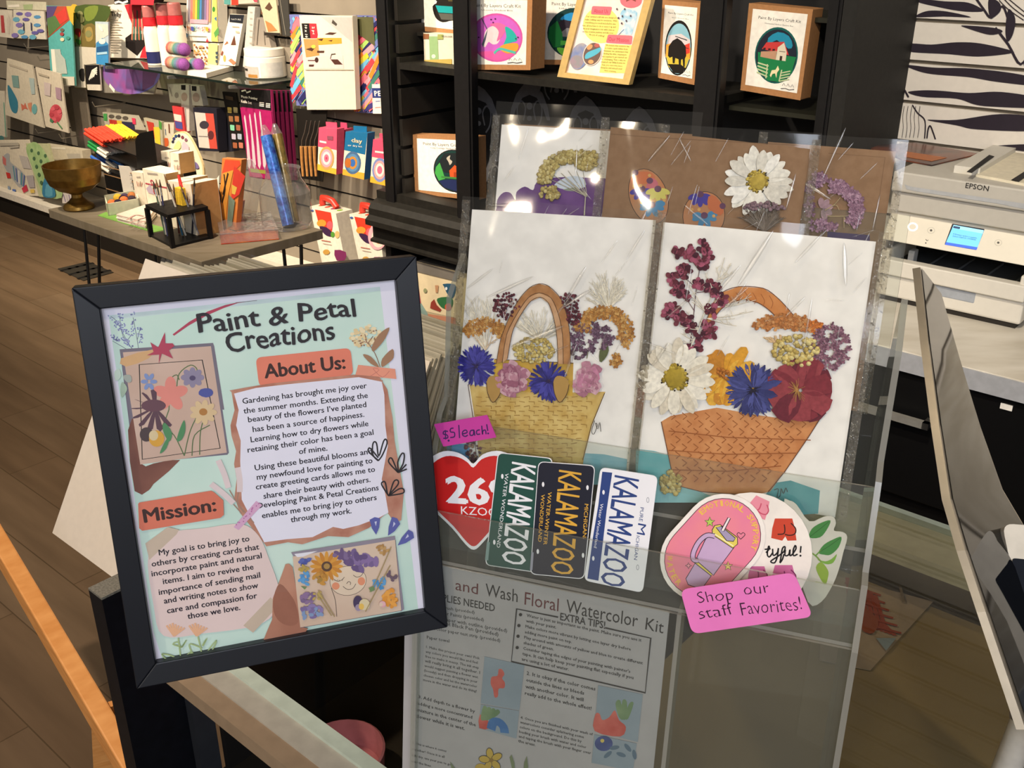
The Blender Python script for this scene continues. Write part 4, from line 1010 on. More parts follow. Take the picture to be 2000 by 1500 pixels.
def d4(e, a, q):
    T = zoomT(940, 200, 4.348); a.T = T; a.zs = 4.348
    a.line([(1095, 268), (1500, 300), (2700, 365)], 4, M('#6c4f36', .8))
    def egg(cx, cy, rx, ry, rot, h=1):
        a.ell((cx, cy), rx + 5, ry + 5, INK, rot=rot, n=28); a.ell((cx, cy), rx, ry, M('#b5764a', .7, h2='#a87f5c', scale=50), rot=rot, n=28)
    egg(1420, 800, 158, 240, -18); egg(1890, 960, 175, 200, 10)
    VI = C('#3b2f8e'); BLU_ = C('#3c7fa8'); OC = C('#c99c58'); PU = C('#5a3350'); YE = C('#c8bf5e')
    a.poly([(1300, 600), (1420, 590), (1480, 640), (1400, 690), (1270, 680)], C('#c0683c'), smooth=3); a.poly([(1440, 640), (1500, 680), (1480, 740), (1400, 730)], C('#b85a6a'), smooth=3)
    for c, m, n in (((1365, 735), VI, 5), ((1500, 735), YE, 5), ((1450, 870), BLU_, 4), ((1860, 780), VI, 5), ((1895, 960), BLU_, 4)):
        for k in range(n):
            t = math.radians(20 + k * 140 / (n - 1)); d = (c[0] + 62 * math.cos(t), c[1] + 62 * math.sin(t)); a.ell(d, 48, 24, m, rot=math.degrees(t))
        if m is BLU_: a.ell((c[0] - 60, c[1]), 42, 28, m); a.ell((c[0] + 70, c[1] - 10), 42, 28, m)
        a.ell(c, 30, 28, PU)
    a.ell((1310, 597), 26, 24, PU); a.ell((1432, 665), 28, 26, PU); a.poly([(1930, 800), (1990, 800), (2060, 900), (2030, 960), (1930, 900)], C('#b8643a'), smooth=2); a.ell((2050, 880), 26, 26, PU)
    for p in ((1298, 712), (1355, 707), (1472, 830), (1365, 850), (1555, 830), (1430, 620), (1790, 910), (1850, 910), (1975, 965)): a.ell(p, 14, 14, OC, n=10)
    b = Bloom(a.pl, zoomT(1340, 220, 4.348), 4.348); daisy(b, (612, 585), 100, 315, 11, [ucol('#e6e2d6'), ucol('#d8d3c6'), ucol('#eeebe2')], [ucol('#b79f45'), ucol('#c5b057'), ucol('#9d8636')], DRK, 10); b.build('pressed_daisy', e)
    b = Bloom(a.pl, zoomT(1340, 220, 4.348), 4.348, .0022); plume(b, (670, 1010), [(450, 880), (520, 800), (660, 770), (790, 800), (870, 900)], [ucol('#6e6358'), ucol('#857a70')], 70, 11); umbel(b, (660, 830), 190, 70, [ucol('#7a626a'), ucol('#8c747c')], 60, 16, .3, 190, 350); b.build('pressed_grass_plume', e)
card('greeting_card', 'brown kraft greeting card with painted eggs and a white daisy, back row middle', PB1, (1193, 248), (1582, 291), CH, KR, d4, 11)
def d5(e, a, q):
    T = zoomT(1340, 220, 4.348); a.T = T; a.zs = 4.348
    a.line([(1210, 345), (1690, 380), (1600, 1000)], 4, M('#6c4f36', .8)); a.poly([(1200, 1010), (1560, 1040), (1560, 1300), (1200, 1300)], C('#3f2a66'))
    b = Bloom(a.pl, T, 4.348); florets(b, (1240, 820), 260, 240, MAU, 170, 26, .62, 265, 400); florets(b, (1120, 570), 70, 60, MAU, 24, 26); florets(b, (1150, 960), 130, 45, MAU, 36, 24); florets(b, (1050, 740), 40, 150, MAU, 24, 24)
    for p in ([(1180, 830), (1260, 780), (1310, 720)], [(1200, 880), (1340, 880), (1410, 870)], [(1340, 890), (1390, 960)], [(1240, 790), (1280, 790), (1300, 830)], [(1340, 890), (1340, 980)]): b.stroke(p, 10, ucol('#b5a37c'), .001, 3)
    for k in range(5): b.petal((1150, 820), -100 + k * 40, 10, 90, 50, ucol('#a98a92'))
    b.build('pressed_mauve_umbel', e)
card('greeting_card', 'brown kraft greeting card with a mauve pressed umbel, back row right', PB2, (1500, 277), (1750, 296), CH, KR, d5, 15)
def d6(e, a, q): pass
card('greeting_card', 'sleeved brown card almost hidden behind the purple yarrow card, rearmost', rplane(.685, LEAN), (985, 241), (1352, 262), CH * .95, KR, d6, 19, mt=.016, strip=False)

# ------------------------------------------------------------------ stickers in the lower pocket
def sticker(name, label, pl, draw, group='stickers in the acrylic rack pocket', cat='sticker'):
    mb = MB(); a = Art(pl, mb); a.zs = 1; draw(a)
    # give the outline real thickness
    o = mb.build(name); tag(o, label, cat, group); return o
def base(a, uvpts, m, th=.0006):
    ar = sum(uvpts[i][0] * uvpts[(i + 1) % len(uvpts)][1] - uvpts[(i + 1) % len(uvpts)][0] * uvpts[i][1] for i in range(len(uvpts)))
    if ar < 0: uvpts = uvpts[::-1]
    a.mb.prism([a.pl.w(u, v, 0) for u, v in uvpts], -a.pl.n * th, m)
def rq(a, c4, r, n=5):
    pts = []
    for i in range(4):
        p = V(c4[i]); da = (V(c4[i - 1]) - p).normalized() * r; db = (V(c4[(i + 1) % 4]) - p).normalized() * r
        for k in range(n + 1):
            t = k / n; pts.append(a.q(tuple((p + da) * (1 - t) ** 2 + p * 2 * t * (1 - t) + (p + db) * t * t)))
    return pts
SW = M('#f1eff2', .4, .4, var=.01)
def s_heart(a):
    a.T = zoomT(780, 780, 3.7037); a.zs = 3.7037
    def heart(s): 
        cx, cy = 535, 700; P = [(535, 465), (600, 400), (700, 372), (800, 400), (890, 480), (900, 600), (850, 740), (720, 900), (600, 1040), (540, 1088), (480, 1050), (380, 930), (240, 790), (170, 660), (165, 540), (220, 430), (320, 375), (420, 385), (490, 425)]
        return [(cx + (x - cx) * s, cy + (y - cy) * s + (8 if s < 1 else 0)) for x, y in P]
    base(a, spline([a.q(p) for p in heart(1)], 3, True), SW); a.poly(heart(.915), M('#c9201f', .4, .4, var=.03), smooth=3)
    a.text('269', (350, 742), (800, 770), SW, cap=185, bold=.045); a.text('KZOO', (447, 830), (715, 848), SW, cap=58)
sticker('heart_sticker', 'red heart sticker with white numbers, left end of the sticker row', rplane(.5755, LEAN), s_heart)
def slots(a, pts, m, w_=9, h_=18):
    for p in pts: a.ell(p, w_, h_, m, n=12)
def s_green(a):
    a.T = zoomT(780, 780, 3.7037); a.zs = 3.7037
    G = M('#174a40', .4, .4, var=.04)
    c = [(712, 383), (1110, 425), (1005, 1255), (620, 1200)]
    base(a, rq(a, c, 40), SW); a.rquad([(718, 389), (1104, 430), (999, 1249), (626, 1194)], 38, G)
    a.text('KALAMAZOO', (818, 452), (742, 1172), SW, cap=175, bold=.018); a.text('WATER WONDERLAND', (766, 532), (703, 1070), SW, cap=26)
    slots(a, [(745, 557), (687, 1033)], SW); a.poly([(634, 1030), (655, 1033), (643, 1165), (620, 1160)], C('#7f9a95'))
sticker('licence_plate_sticker', 'green plate-shaped sticker with white lettering beside the red heart', rplane(.574, LEAN), s_green)
def s_navy(a):
    a.T = zoomT(780, 780, 3.7037); a.zs = 3.7037
    c = [(1005, 448), (1417, 478), (1337, 1302), (945, 1265)]; YL = M('#e0a93c', .4, .4, var=.03); NV = M('#171a2c', .35, .4)
    base(a, rq(a, c, 45), SW); a.rquad([(1010, 453), (1412, 483), (1332, 1296), (950, 1260)], 43, NV)
    a.text('KALAMAZOO', (1157, 510), (1096, 1248), YL, cap=165, bold=.012); a.text('MICHIGAN', (1341, 755), (1326, 995), YL, cap=28, bold=.01)
    a.text('WATER-WINTER', (1076, 668), (1042, 1050), YL, cap=27, bold=.008); a.text('WONDERLAND', (1027, 686), (1003, 1028), YL, cap=26, bold=.008)
    slots(a, [(1040, 615), (1361, 638), (1002, 1100), (1329, 1128)], SW); a.poly([(955, 1105), (972, 1107), (963, 1235), (945, 1232)], C('#9a9aa8'))
sticker('licence_plate_sticker', 'navy plate-shaped sticker with yellow lettering, between green and white ones', rplane(.5725, LEAN), s_navy)
def s_white(a):
    a.T = zoomT(780, 780, 3.7037); a.zs = 3.7037
    c = [(1455, 490), (1870, 555), (1760, 1400), (1335, 1310)]; BL = M('#27407f', .4, .4, var=.03)
    base(a, rq(a, c, 45), SW); a.poly([(1468, 523), (1540, 530), (1500, 800), (1440, 1312), (1360, 1296), (1400, 1000), (1440, 760)], BL)
    a.text('KALAMAZOO', (1560, 548), (1455, 1330), BL, cap=180, bold=.012); a.text('Water Wonderland', (1455, 752), (1408, 1072), SW, cap=22); a.text('PURE', (1744, 780), (1734, 880), BL, cap=26)
    a.text('ICHIGAN', (1716, 985), (1697, 1158), BL, cap=24); a.text('M', (1728, 895), (1718, 972), BL, cap=60)
    slots(a, [(1477, 672), (1403, 1150)], SW, 9, 17); slots(a, [(1798, 728), (1724, 1215)], C('#8a8a95'), 10, 20); slots(a, [(1798, 728), (1724, 1215)], SW, 7, 16)
sticker('licence_plate_sticker', 'white plate-shaped sticker with blue lettering, rightmost of the plates', rplane(.571, LEAN), s_white)
def s_leaf(a):
    a.T = zoomT(1240, 900, 3.846); a.zs = 3.846
    out = [(1120, 320), (1160, 300), (1215, 330), (1310, 455), (1420, 420), (1490, 420), (1510, 470), (1495, 525), (1560, 535), (1595, 575), (1565, 690), (1540, 790), (1490, 925), (1400, 1060), (1300, 1060), (1200, 700)]
    base(a, spline([a.q(p) for p in out], 3, True), M('#b9b8aa', .5, .3)); 
    for pts, m in (([(1150, 340), (1190, 370), (1255, 470), (1200, 420)], '#3f6a34'), ([(1310, 575), (1330, 510), (1400, 465), (1470, 448), (1440, 520), (1390, 575)], '#3f7a3c'), ([(1380, 690), (1420, 630), (1490, 590), (1552, 572), (1530, 650), (1470, 705), (1420, 705)], '#3f7a3c'), ([(1370, 740), (1430, 755), (1480, 735), (1518, 700), (1490, 765), (1430, 775)], '#6f9a3e'), ([(1360, 800), (1400, 760), (1450, 820), (1452, 870), (1430, 928), (1390, 880)], '#7f9a3c')): a.poly(pts, C(m), smooth=3)
    a.line([(1310, 680), (1360, 715), (1400, 760)], 12, C('#6f8a3e'), smooth=3); a.line([(1355, 715), (1400, 670)], 10, C('#5f8a3e'))
    for l in ([(1315, 570), (1380, 520), (1460, 455)], [(1385, 685), (1460, 640), (1545, 578)]): a.line(l, 4, C('#2f5a2c'))
sticker('leaf_sticker', 'leafy branch sticker at the right end behind the round sticker', rplane(.5755, LEAN), s_leaf)
def s_round(a):
    a.T = zoomT(1240, 900, 3.846); a.zs = 3.846
    base(a, [a.q((872 + 460 * math.cos(t / 32 * 6.2832), 700 + 462 * math.sin(t / 32 * 6.2832))) for t in range(32)], M('#efe6dc', .5, .3))
    def shape(cx, cy, s, m, ln, rot=0):
        r = math.radians(rot); Q = lambda p: (cx + (p[0] * math.cos(r) - p[1] * math.sin(r)) * s, cy + (p[0] * math.sin(r) + p[1] * math.cos(r)) * s)
        a.poly([Q(p) for p in ((-70, -85), (60, -85), (80, -10), (92, 80), (25, 82), (8, 50), (-15, 82), (-98, 62), (-90, -10))], m)
        a.line([Q(p) for p in ((0, -40), (5, 0), (-5, 30), (-50, 34))], 9, ln, smooth=3); a.line([Q(p) for p in ((50, -50), (85, -10), (80, 30), (40, 42), (5, 34))], 9, ln, smooth=3)
    shape(1122, 518, 1, C('#c8432a'), C('#3a1a14')); shape(935, 350, .85, C('#e58f9e'), C('#c8506a'), 25); shape(1122, 868, 1, C('#c86a9a'), C('#7a2a5a')); shape(925, 860, .8, C('#c86a9a'), C('#7a2a5a'))
    for l in ([(985, 690), (1010, 660), (1005, 640), (995, 700), (1010, 722), (1035, 690)], [(975, 665), (1020, 660)], [(1035, 660), (1040, 710), (1070, 690), (1078, 655), (1070, 720), (1050, 765), (1020, 755), (1070, 720)], [(1070, 720), (1120, 680), (1128, 645), (1108, 660), (1095, 740), (1090, 765), (1108, 740), (1120, 700)], [(1120, 690), (1130, 668), (1128, 710), (1155, 705), (1165, 665), (1165, 712), (1185, 700)], [(1185, 700), (1210, 660), (1205, 635), (1190, 670), (1192, 712), (1222, 700)], [(1248, 640), (1243, 690)]): a.line(l, 11, INK, smooth=4)
    a.ell((1244, 712), 8, 8, INK, n=10)
sticker('round_sticker', 'round cream sticker with small underwear drawings and black script', rplane(.574, LEAN), s_round)
def s_tumb(a):
    a.T = zoomT(1240, 900, 3.846); a.zs = 3.846
    def stad(r):
        c1, c2 = (668, 560), (500, 745); an = math.atan2(c1[1] - c2[1], c1[0] - c2[0]); P = []
        for k in range(17): t = an - math.pi / 2 + math.pi * k / 16; P.append((c1[0] + r * math.cos(t), c1[1] + r * math.sin(t)))
        for k in range(17): t = an + math.pi / 2 + math.pi * k / 16; P.append((c2[0] + r * math.cos(t), c2[1] + r * math.sin(t)))
        return P
    base(a, [a.q(p) for p in stad(312)], M('#f3ebe2', .4, .4)); a.poly(stad(280), C('#4a1f30')); a.poly(stad(275), M('#f08a96', .4, .4, h2='#e87fa0', scale=30))
    LV = C('#c9a9cc'); LN = C('#2f2030'); YL = C('#e3cf5e')
    def out(pts, m, sm=0, w_=6): a.poly(pts, m, smooth=sm); a.line(pts, w_, LN, smooth=sm, closed=True)
    out([(452, 770), (575, 862), (500, 965), (400, 930), (383, 885)], LV); out([(530, 590), (570, 545), (745, 650), (590, 860), (450, 760)], LV); out([(448, 765), (470, 755), (580, 850), (575, 865)], YL)
    out([(580, 520), (600, 485), (640, 478), (770, 575), (772, 625), (735, 655), (585, 555)], YL); out([(610, 500), (650, 492), (755, 580), (740, 605), (690, 600)], C('#a89ab8')); a.line([(585, 540), (740, 640)], 8, C('#f5efc0'))
    out([(648, 520), (700, 425), (718, 432), (668, 530)], C('#f3e6e6'))
    a.line([(600, 565), (540, 560), (480, 610), (440, 690), (440, 740), (475, 750)], 40, LN, smooth=4); a.line([(600, 565), (540, 560), (480, 610), (440, 690), (440, 740), (475, 750)], 29, LV, smooth=4)
    def star(c, r, m, n=5, q=.42):
        P = [(c[0] + (r if k % 2 == 0 else r * q) * math.sin(k * math.pi / n), c[1] - (r if k % 2 == 0 else r * q) * math.cos(k * math.pi / n)) for k in range(2 * n)]; out(P, m, 0, 5)
    star((563, 460), 40, C('#b5d05a')); star((700, 790), 36, C('#f0d870')); star((403, 787), 24, C('#f0a0a8'), 4, .4)
    a.line([(795, 588), (768, 555), (780, 538), (798, 550), (812, 538), (828, 555), (795, 588)], 5, C('#5a3040'), smooth=3)
    TXT = C('#f2c05a')
    def arc(s, c, r, t0, t1, h):
        n = len(s)
        for i, ch in enumerate(s):
            if ch == ' ': continue
            t = math.radians(t0 + (t1 - t0) * i / (n - 1)); d = .8 * h * .5; p = (c[0] + r * math.cos(t), c[1] + r * math.sin(t)); tx = (-math.sin(t), math.cos(t))
            wd = d * (.35 if ch in 'I' else 1); a.text(ch, (p[0] - tx[0] * wd, p[1] - tx[1] * wd), (p[0] + tx[0] * wd, p[1] + tx[1] * wd), TXT, cap=h, bold=.03, res=1)
    arc('EMOTIONAL SUPPORT', (668, 560), 222, -132, 22, 42)
    for i, ch in enumerate('WATER'):
        t = math.radians(184 - i * 12); p = (500 + 258 * math.cos(t), 745 + 258 * math.sin(t)); tx = (math.sin(t), -math.cos(t))
        a.text(ch, (p[0] - tx[0] * 17, p[1] - tx[1] * 17), (p[0] + tx[0] * 17, p[1] + tx[1] * 17), TXT, cap=42, bold=.03, res=1)
sticker('oval_sticker', 'pink oval sticker with a lavender tumbler drawing and yellow stars', rplane(.572, LEAN), s_tumb)
# hand-lettered price notes
def note(label, pl, c4, r, m, draw):
    mb = MB(); a = Art(pl, mb); draw_T = draw(a, True); base(a, rq(a, c4, r), m, .0005); draw(a, False)
    tag(mb.build('paper_note'), label, 'note', 'pink paper notes taped to the rack')
def n1(a, pre):
    a.T = zoomT(780, 780, 3.7037); a.zs = 3.7037
    if pre: return
    K = C('#3a1a5c'); 
    for l in ([(352, 232), (325, 230), (318, 250), (345, 258), (350, 278), (318, 282)], [(333, 222), (335, 290)], [(392, 208), (372, 212), (370, 235), (398, 240), (398, 270), (368, 276)], [(430, 185), (436, 280)], [(458, 250), (490, 240), (482, 222), (460, 232), (458, 258), (478, 268), (495, 258)], [(540, 222), (515, 228), (512, 258), (535, 256), (540, 222), (546, 262)], [(582, 220), (560, 228), (562, 252), (585, 250)], [(596, 190), (602, 254), (604, 230), (622, 222), (628, 252)], [(632, 180), (640, 228)]): a.line(l, 9, K, smooth=3)
    a.ell((357, 298), 8, 8, K, n=10); a.ell((643, 246), 7, 7, K, n=10)
note('small magenta price note taped beside the yellow basket card', rplane(.560, LEAN), [(250, 180), (635, 112), (702, 275), (318, 342)], 6, M('#c23a98', .6, var=.03), n1)
def n2(a, pre):
    a.T = zoomT(1240, 900, 3.846); a.zs = 3.846
    if pre: return
    K = C('#3a1330')
    a.text('Shop', (478, 1068), (745, 1040), K, cap=85, bold=-.012, jitter=.03); a.text('our', (822, 1008), (1015, 990), K, cap=88, bold=-.012, jitter=.03)
    a.text('staff', (487, 1190), (745, 1152), K, cap=88, bold=-.012, jitter=.03); a.text('Favorites!', (805, 1160), (1258, 1118), K, cap=100, bold=-.012, jitter=.03)
note('large pink shop-our-favorites note with rounded corners below the stickers', rplane(.556, 12), [(340, 968), (1195, 838), (1338, 1172), (430, 1302)], 62, M('#e87abf', .5, var=.03), n2)

# ------------------------------------------------------------------ instruction sheet in the rack
def sheet():
    pl = rplane(.5675, 8); mb = MB(); a = Art(pl, mb); a.T = zoomT(780, 1100, 3.7037); a.zs = 3.7037
    uR, vT = pl.px(*a.T(1955, 345)); vT2 = pl.px(*a.T(340, 28))[1]; vt = (vT + vT2) / 2; w_ = .199
    P = [(uR - w_, vt), (uR, vt), (uR, vt - .262), (uR - w_, vt - .262)]
    base(a, P, M('#a7a3a2', .6, var=.03), .0003)  # paper darkened to grey, its shade is put into the colour
    T = C('#2b2827'); T2 = C('#3d3a39'); RD = C('#5c2a2c')
    a.text('Ink', (180, 148), (330, 180), C('#3a1a1c'), cap=75); a.text('and', (405, 192), (568, 226), RD, cap=78); a.text('Wash', (622, 235), (855, 282), T, cap=90); a.text('Floral', (905, 298), (1150, 348), RD, cap=92); a.text('Watercolor', (1205, 355), (1722, 462), T, cap=95); a.text('Kit', (1778, 478), (1908, 508), T, cap=88)
    a.text('SUPPLIES NEEDED', (215, 255), (690, 350), T, cap=52, bold=.012)
    for s_, x0, y0, x1, y1 in (('Paintbrush (provided)', 250, 320, 545, 366), ('Watercolor Paints (provided)', 190, 350, 612, 420), ('Watercolor paper with outline (provided)', 130, 380, 780, 500), ('Permanent Black Pen (provided)', 200, 420, 717, 527), ('Watercolor paper test strip (provided)', 175, 468, 730, 570), ('Paper towel', 200, 545, 362, 573)): a.text(s_, (x0, y0), (x1, y1), T2, res=1, bold=.012)
    def para(lines, x0, y0, x1, y1, dy, dxr=-.13, m=T2):
        L0 = max(len(l) for l in lines)
        for i, l in enumerate(lines):
            f = len(l) / L0; xs = x0 + dxr * i * dy; a.text(l, (xs, y0 + i * dy), (xs + (x1 - x0) * f, y0 + i * dy + (y1 - y0) * f), m, res=1, bold=.014)
    para(['1. Make this project your own! Pick', 'any colors you would like and feel', 'free to make it messy. The ink step', 'will really bring it all together. I', 'would suggest painting a flower wet', '(loosely) and then dropping in your', 'chosen color and let the watercolor', 'move in the water and do its thing!'], 195, 612, 592, 698, 34, -.09)
    para(['3. Add depth to a flower by', 'adding a more concentrated', 'mixture in the center of the', 'flower while it is wet.'], 140, 975, 562, 1085, 47, -.1, T); para(['5. This is where it comes', 'together! Once it is all', 'fully dry, use your pen to go', 'over the lines.'], 98, 1305, 380, 1375, 44, -.08)
    para(['2. It is okay if the color comes', 'outside the lines or bleeds', 'with another color. It will', 'really add to the whole effect!'], 922, 805, 1418, 920, 48, -.09, T)
    para(['4. Once you are finished with your wash of', 'watercolors consider splattering some', 'colors on the background. Do this by', 'loading your brush with water and color', 'and taping the brush with your finger over', 'the areas.'], 878, 1122, 1400, 1245, 34, -.1)
    para(['Water is just as important as the paint. Make sure you use it', 'with your paint.', 'Make colors more vibrant by letting one layer dry before', 'adding more paint on top.', 'Play around with amounts of yellow and blue to create different', 'shades of green.', "Consider taping the edges of your painting with painter's", 'tape. It can help keep your painting flat especially if you', 'are using a lot of water.'], 922, 385, 1778, 572, 39.5, -.11)
    for p in ((878, 370), (866, 449), (860, 526), (854, 608)): a.ell(p, 12, 12, T, n=12)
    bx = [(1150, 388), (850, 328), (812, 708), (1780, 935), (1820, 540), (1490, 465)]; a.line(bx, 11, T)
    a.text('EXTRA TIPS!', (1165, 408), (1488, 472), T, cap=52, bold=.012)
    BG = M('#8b97a0', .7, h2='#7f8c96', scale=20); RB = M('#b5473c', .7, h2='#c9675a', scale=60); GR = M('#5f7a55', .7, h2='#7a9068', scale=60); BL = M('#33659c', .7, h2='#4f7fae', scale=60)
    for q in ([(618, 672), (905, 735), (870, 1060), (590, 1010)], [(592, 1018), (868, 1065), (848, 1265), (575, 1190)], [(1440, 880), (1762, 945), (1725, 1290), (1412, 1210)], [(1412, 1235), (1718, 1300), (1690, 1500), (1392, 1440)]): a.poly(q, BG)
    a.poly([(720, 765), (745, 765), (762, 800), (745, 830), (765, 860), (760, 900), (720, 905), (715, 960), (690, 965), (680, 910), (663, 870), (670, 820), (712, 810)], RB, smooth=3)
    a.poly([(585, 1090), (640, 1130), (660, 1190), (580, 1190)], RB, smooth=2); [a.poly([(590 + i * 22, 1120), (610 + i * 32, 1030 + i * 8), (640 + i * 30, 1050 + i * 10), (620 + i * 14, 1130)], GR, smooth=3) for i in range(4)]
    a.line([(665, 1200), (680, 1150), (720, 1145), (755, 1180), (765, 1225)], 60, BL, smooth=3)
    a.poly([(1420, 1090), (1450, 1085), (1470, 1130), (1520, 1110), (1560, 1060), (1590, 1130), (1640, 1180), (1600, 1250), (1415, 1210)], RB, smooth=3)
    [a.poly([(1590 + i * 20, 1110), (1565 + i * 50, 1010 - (i % 2) * 20), (1600 + i * 48, 990 + i * 10), (1625 + i * 16, 1120)], GR, smooth=3) for i in range(3)]
    a.ell((1480, 1300), 65, 55, M('#2e3a6c', .7, h2='#46548a', scale=60)); a.ell((1470, 1280), 14, 14, C('#c9b25a')); [a.ell((1510 + i * 48, 1380 - (i % 2) * 50), 36, 15, C('#54697a'), rot=-40 + i * 30) for i in range(5)]
    YF = M('#b89a3e', .7); OL = C('#3a3426')
    for k in range(5):
        t = math.radians(k * 72 - 100); c = (665 + 48 * math.cos(t), 1420 + 48 * math.sin(t)); a.ell(c, 42, 27, OL, rot=math.degrees(t)); a.ell(c, 38, 23, YF, rot=math.degrees(t))
    a.ell((668, 1420), 16, 16, C('#8a6a24')); a.ell((590, 1475), 40, 30, YF)
    for p in ([(800, 1400), (815, 1380), (835, 1440), (840, 1500), (820, 1490)], [(905, 1440), (925, 1390), (935, 1470), (925, 1500), (900, 1500)], [(370, 1430), (400, 1470), (420, 1500), (385, 1500)]): a.poly(p, M('#6f7a58', .7))
    tag(mb.build('instruction_sheet'), 'shade-toned watercolor kit instruction sheet in the lowest rack pocket', 'sheet')
sheet()
# ================================================================== framed poster
_f = ray(7743, -140); Fr = V((_f.x, _f.y, 0)).normalized(); Fb = V((-Fr.y, Fr.x, 0))
KF = .62
_l = math.radians(12)
PF = Pl(at(140, 562, KF), Fr, Z * math.cos(_l) + Fb * math.sin(_l), .00001)
def poster():
    o4 = [PF.px(*p) for p in ((140, 562), (802, 502), (880, 1225), (272, 1345))]
    u0 = (o4[0][0] + o4[3][0]) / 2 - .001; u1 = (o4[1][0] + o4[2][0]) / 2 + .001; v1 = (o4[0][1] + o4[1][1]) / 2; v0 = (o4[2][1] + o4[3][1]) / 2
    i4 = [PF.px(*p) for p in ((197, 606), (765, 546), (840, 1195), (303, 1297))]
    a0 = (i4[0][0] + i4[3][0]) / 2; a1 = (i4[1][0] + i4[2][0]) / 2; b1 = (i4[0][1] + i4[1][1]) / 2; b0 = (i4[2][1] + i4[3][1]) / 2
    e = empty('framed_poster', PF.w((u0 + u1) / 2, v0), 'black framed poster with mint page and orange heading labels, standing in front', 'picture frame')
    FM = M('#0c1019', .42, .4, var=.05)
    O = [(u0, v1), (u0, v0), (u1, v0), (u1, v1)]; I = [(a0, b1), (a0, b0), (a1, b0), (a1, b1)]; th = .018; lip = .003
    mb = MB()
    for k in range(4):
        j = (k + 1) % 4; g = .0002
        P = [PF.w(*O[k], -th), PF.w(*O[j], -th), PF.w(*I[j], -th), PF.w(*I[k], -th), PF.w(*O[k], 0), PF.w(*O[j], 0), PF.w(*I[j], -lip * .4), PF.w(*I[k], -lip * .4)]
        mb.hexa(P, FM)
    mb.build('frame', e, bevel=.0008)
    mb = MB(); mb.add([PF.w(u0 + .005, v0 + .005, -th + .001), PF.w(u1 - .005, v0 + .005, -th + .001), PF.w(u1 - .005, v1 - .005, -th + .001), PF.w(u0 + .005, v1 - .005, -th + .001)], [(3, 2, 1, 0)], M('#2a2622', .8)); mb.build('backing_board', e)
    # easel leg behind, reaching the counter
    mb = MB(); top = PF.w((u0 + u1) / 2 - .02, v0 + .15, -th); foot = hp(620, 1165, GZ + .002)
    mb.tube([top, foot], .006, FM, 8); mb.build('easel_leg', e)
    mb = MB(); mb.lathe([(0, 0), (.05, 0), (.05, .006), (0, .007)], V((foot.x, foot.y, GZ)), FM, 24); mb.build('easel_foot', e)
    # glazing
    mb = MB(); h = -.0045
    mb.add([PF.w(a0 - .003, b0 - .003, h), PF.w(a1 + .003, b0 - .003, h), PF.w(a1 + .003, b1 + .003, h), PF.w(a0 - .003, b1 + .003, h)], [(0, 1, 2, 3)], PANE); mb.build('glazing', e)
    # printed page
    pl = Pl(PF.w(0, 0, -.008), PF.u, PF.v, .00001)
    mb = MB(); mb.add([pl.w(a0 - .004, b0 - .004), pl.w(a1 + .004, b0 - .004), pl.w(a1 + .004, b1 + .004), pl.w(a0 - .004, b1 + .004)], [(0, 1, 2, 3)], M('#e6e4f2', .7, var=.01))
    a = Art(pl, mb); a.zs = 1
    Z1 = lambda: setT(a, 140, 500, 5); Z2 = lambda: setT(a, 480, 500, 5); Z3 = lambda: setT(a, 180, 780, 5); Z4 = lambda: setT(a, 480, 750, 5); Z5 = lambda: setT(a, 100, 1000, 3.75); Z6 = lambda: setT(a, 480, 1000, 5)
    def setT(a, x, y, s): a.T = zoomT(x, y, s); a.zs = s
    MINT = M('#cfe6da', .7, var=.03, scale=20, h2='#c4e0d4')
    setT(a, 0, 0, 1)
    a.poly([(212, 616), (742, 560), (818, 1200), (318, 1290), (300, 1235)], MINT)
    a.poly([(212, 616), (742, 560), (743, 568), (214, 625)], M('#c9dcdc', .7)); 
    # lavender sprig, arrow star
    Z1(); LAV = C('#7f86b8'); LAV2 = C('#9aa0c8'); ST_ = C('#59607a')
    for l in ([(640, 980), (540, 830), (440, 640), (380, 590)], [(660, 965), (640, 820), (600, 600)], [(650, 970), (500, 780), (470, 580)], [(640, 975), (520, 900), (400, 830)], [(640, 820), (670, 700)], [(540, 830), (590, 760)]): a.line(l, 5, ST_, smooth=3)
    rnd = random.Random(2)
    for (x0, y0, x1, y1) in ((380, 580, 480, 720), (470, 575, 520, 740), (600, 560, 590, 780), (670, 690, 670, 840), (390, 780, 470, 830), (500, 800, 580, 880), (430, 640, 560, 780)):
        for k in range(22):
            t = rnd.random(); a.ell((x0 + (x1 - x0) * t + rnd.uniform(-26, 26), y0 + (y1 - y0) * t + rnd.uniform(-18, 18)), 10, 7, (LAV, LAV2)[k % 2], rot=rnd.uniform(0, 180), n=6, lift=k == 0)
    CR = C('#b2405a')
    a.poly([(985, 765), (1000, 778), (1140, 680), (1320, 580), (1480, 510), (1620, 460), (1700, 448), (1620, 453), (1500, 478), (1330, 540), (1150, 640)], CR); a.line([(1600, 456), (1810, 434)], 4, C('#6a5060'))
    # left photo: hand holding a painted card
    a.poly([(468, 912), (1380, 848), (1392, 880), (1490, 1500), (1478, 1500), (500, 1130)], C('#78707e')); 
    setT(a, 0, 0, 1)
    a.poly([(234, 682), (414, 670), (418, 690), (447, 884), (444, 888), (262, 905)], C('#766f7d'))
    SK = M('#9a6a58', .7, h2='#b07a64', scale=30)
    a.poly([(250, 840), (268, 820), (275, 905), (300, 905), (352, 898), (300, 945), (291, 957), (263, 959)], M('#75493f', .7, h2='#8a5a4c', scale=30), smooth=2)
    a.poly([(240, 688), (412, 676), (443, 884), (274, 907)], M('#d3b6a6', .7, h2='#c9ab9a', scale=25))
    a.poly([(236, 700), (300, 682), (290, 700), (246, 716)], C('#d3a878'), smooth=2)
    a.line([(272, 712), (395, 703), (430, 875), (278, 897)], 2, INK, closed=True)
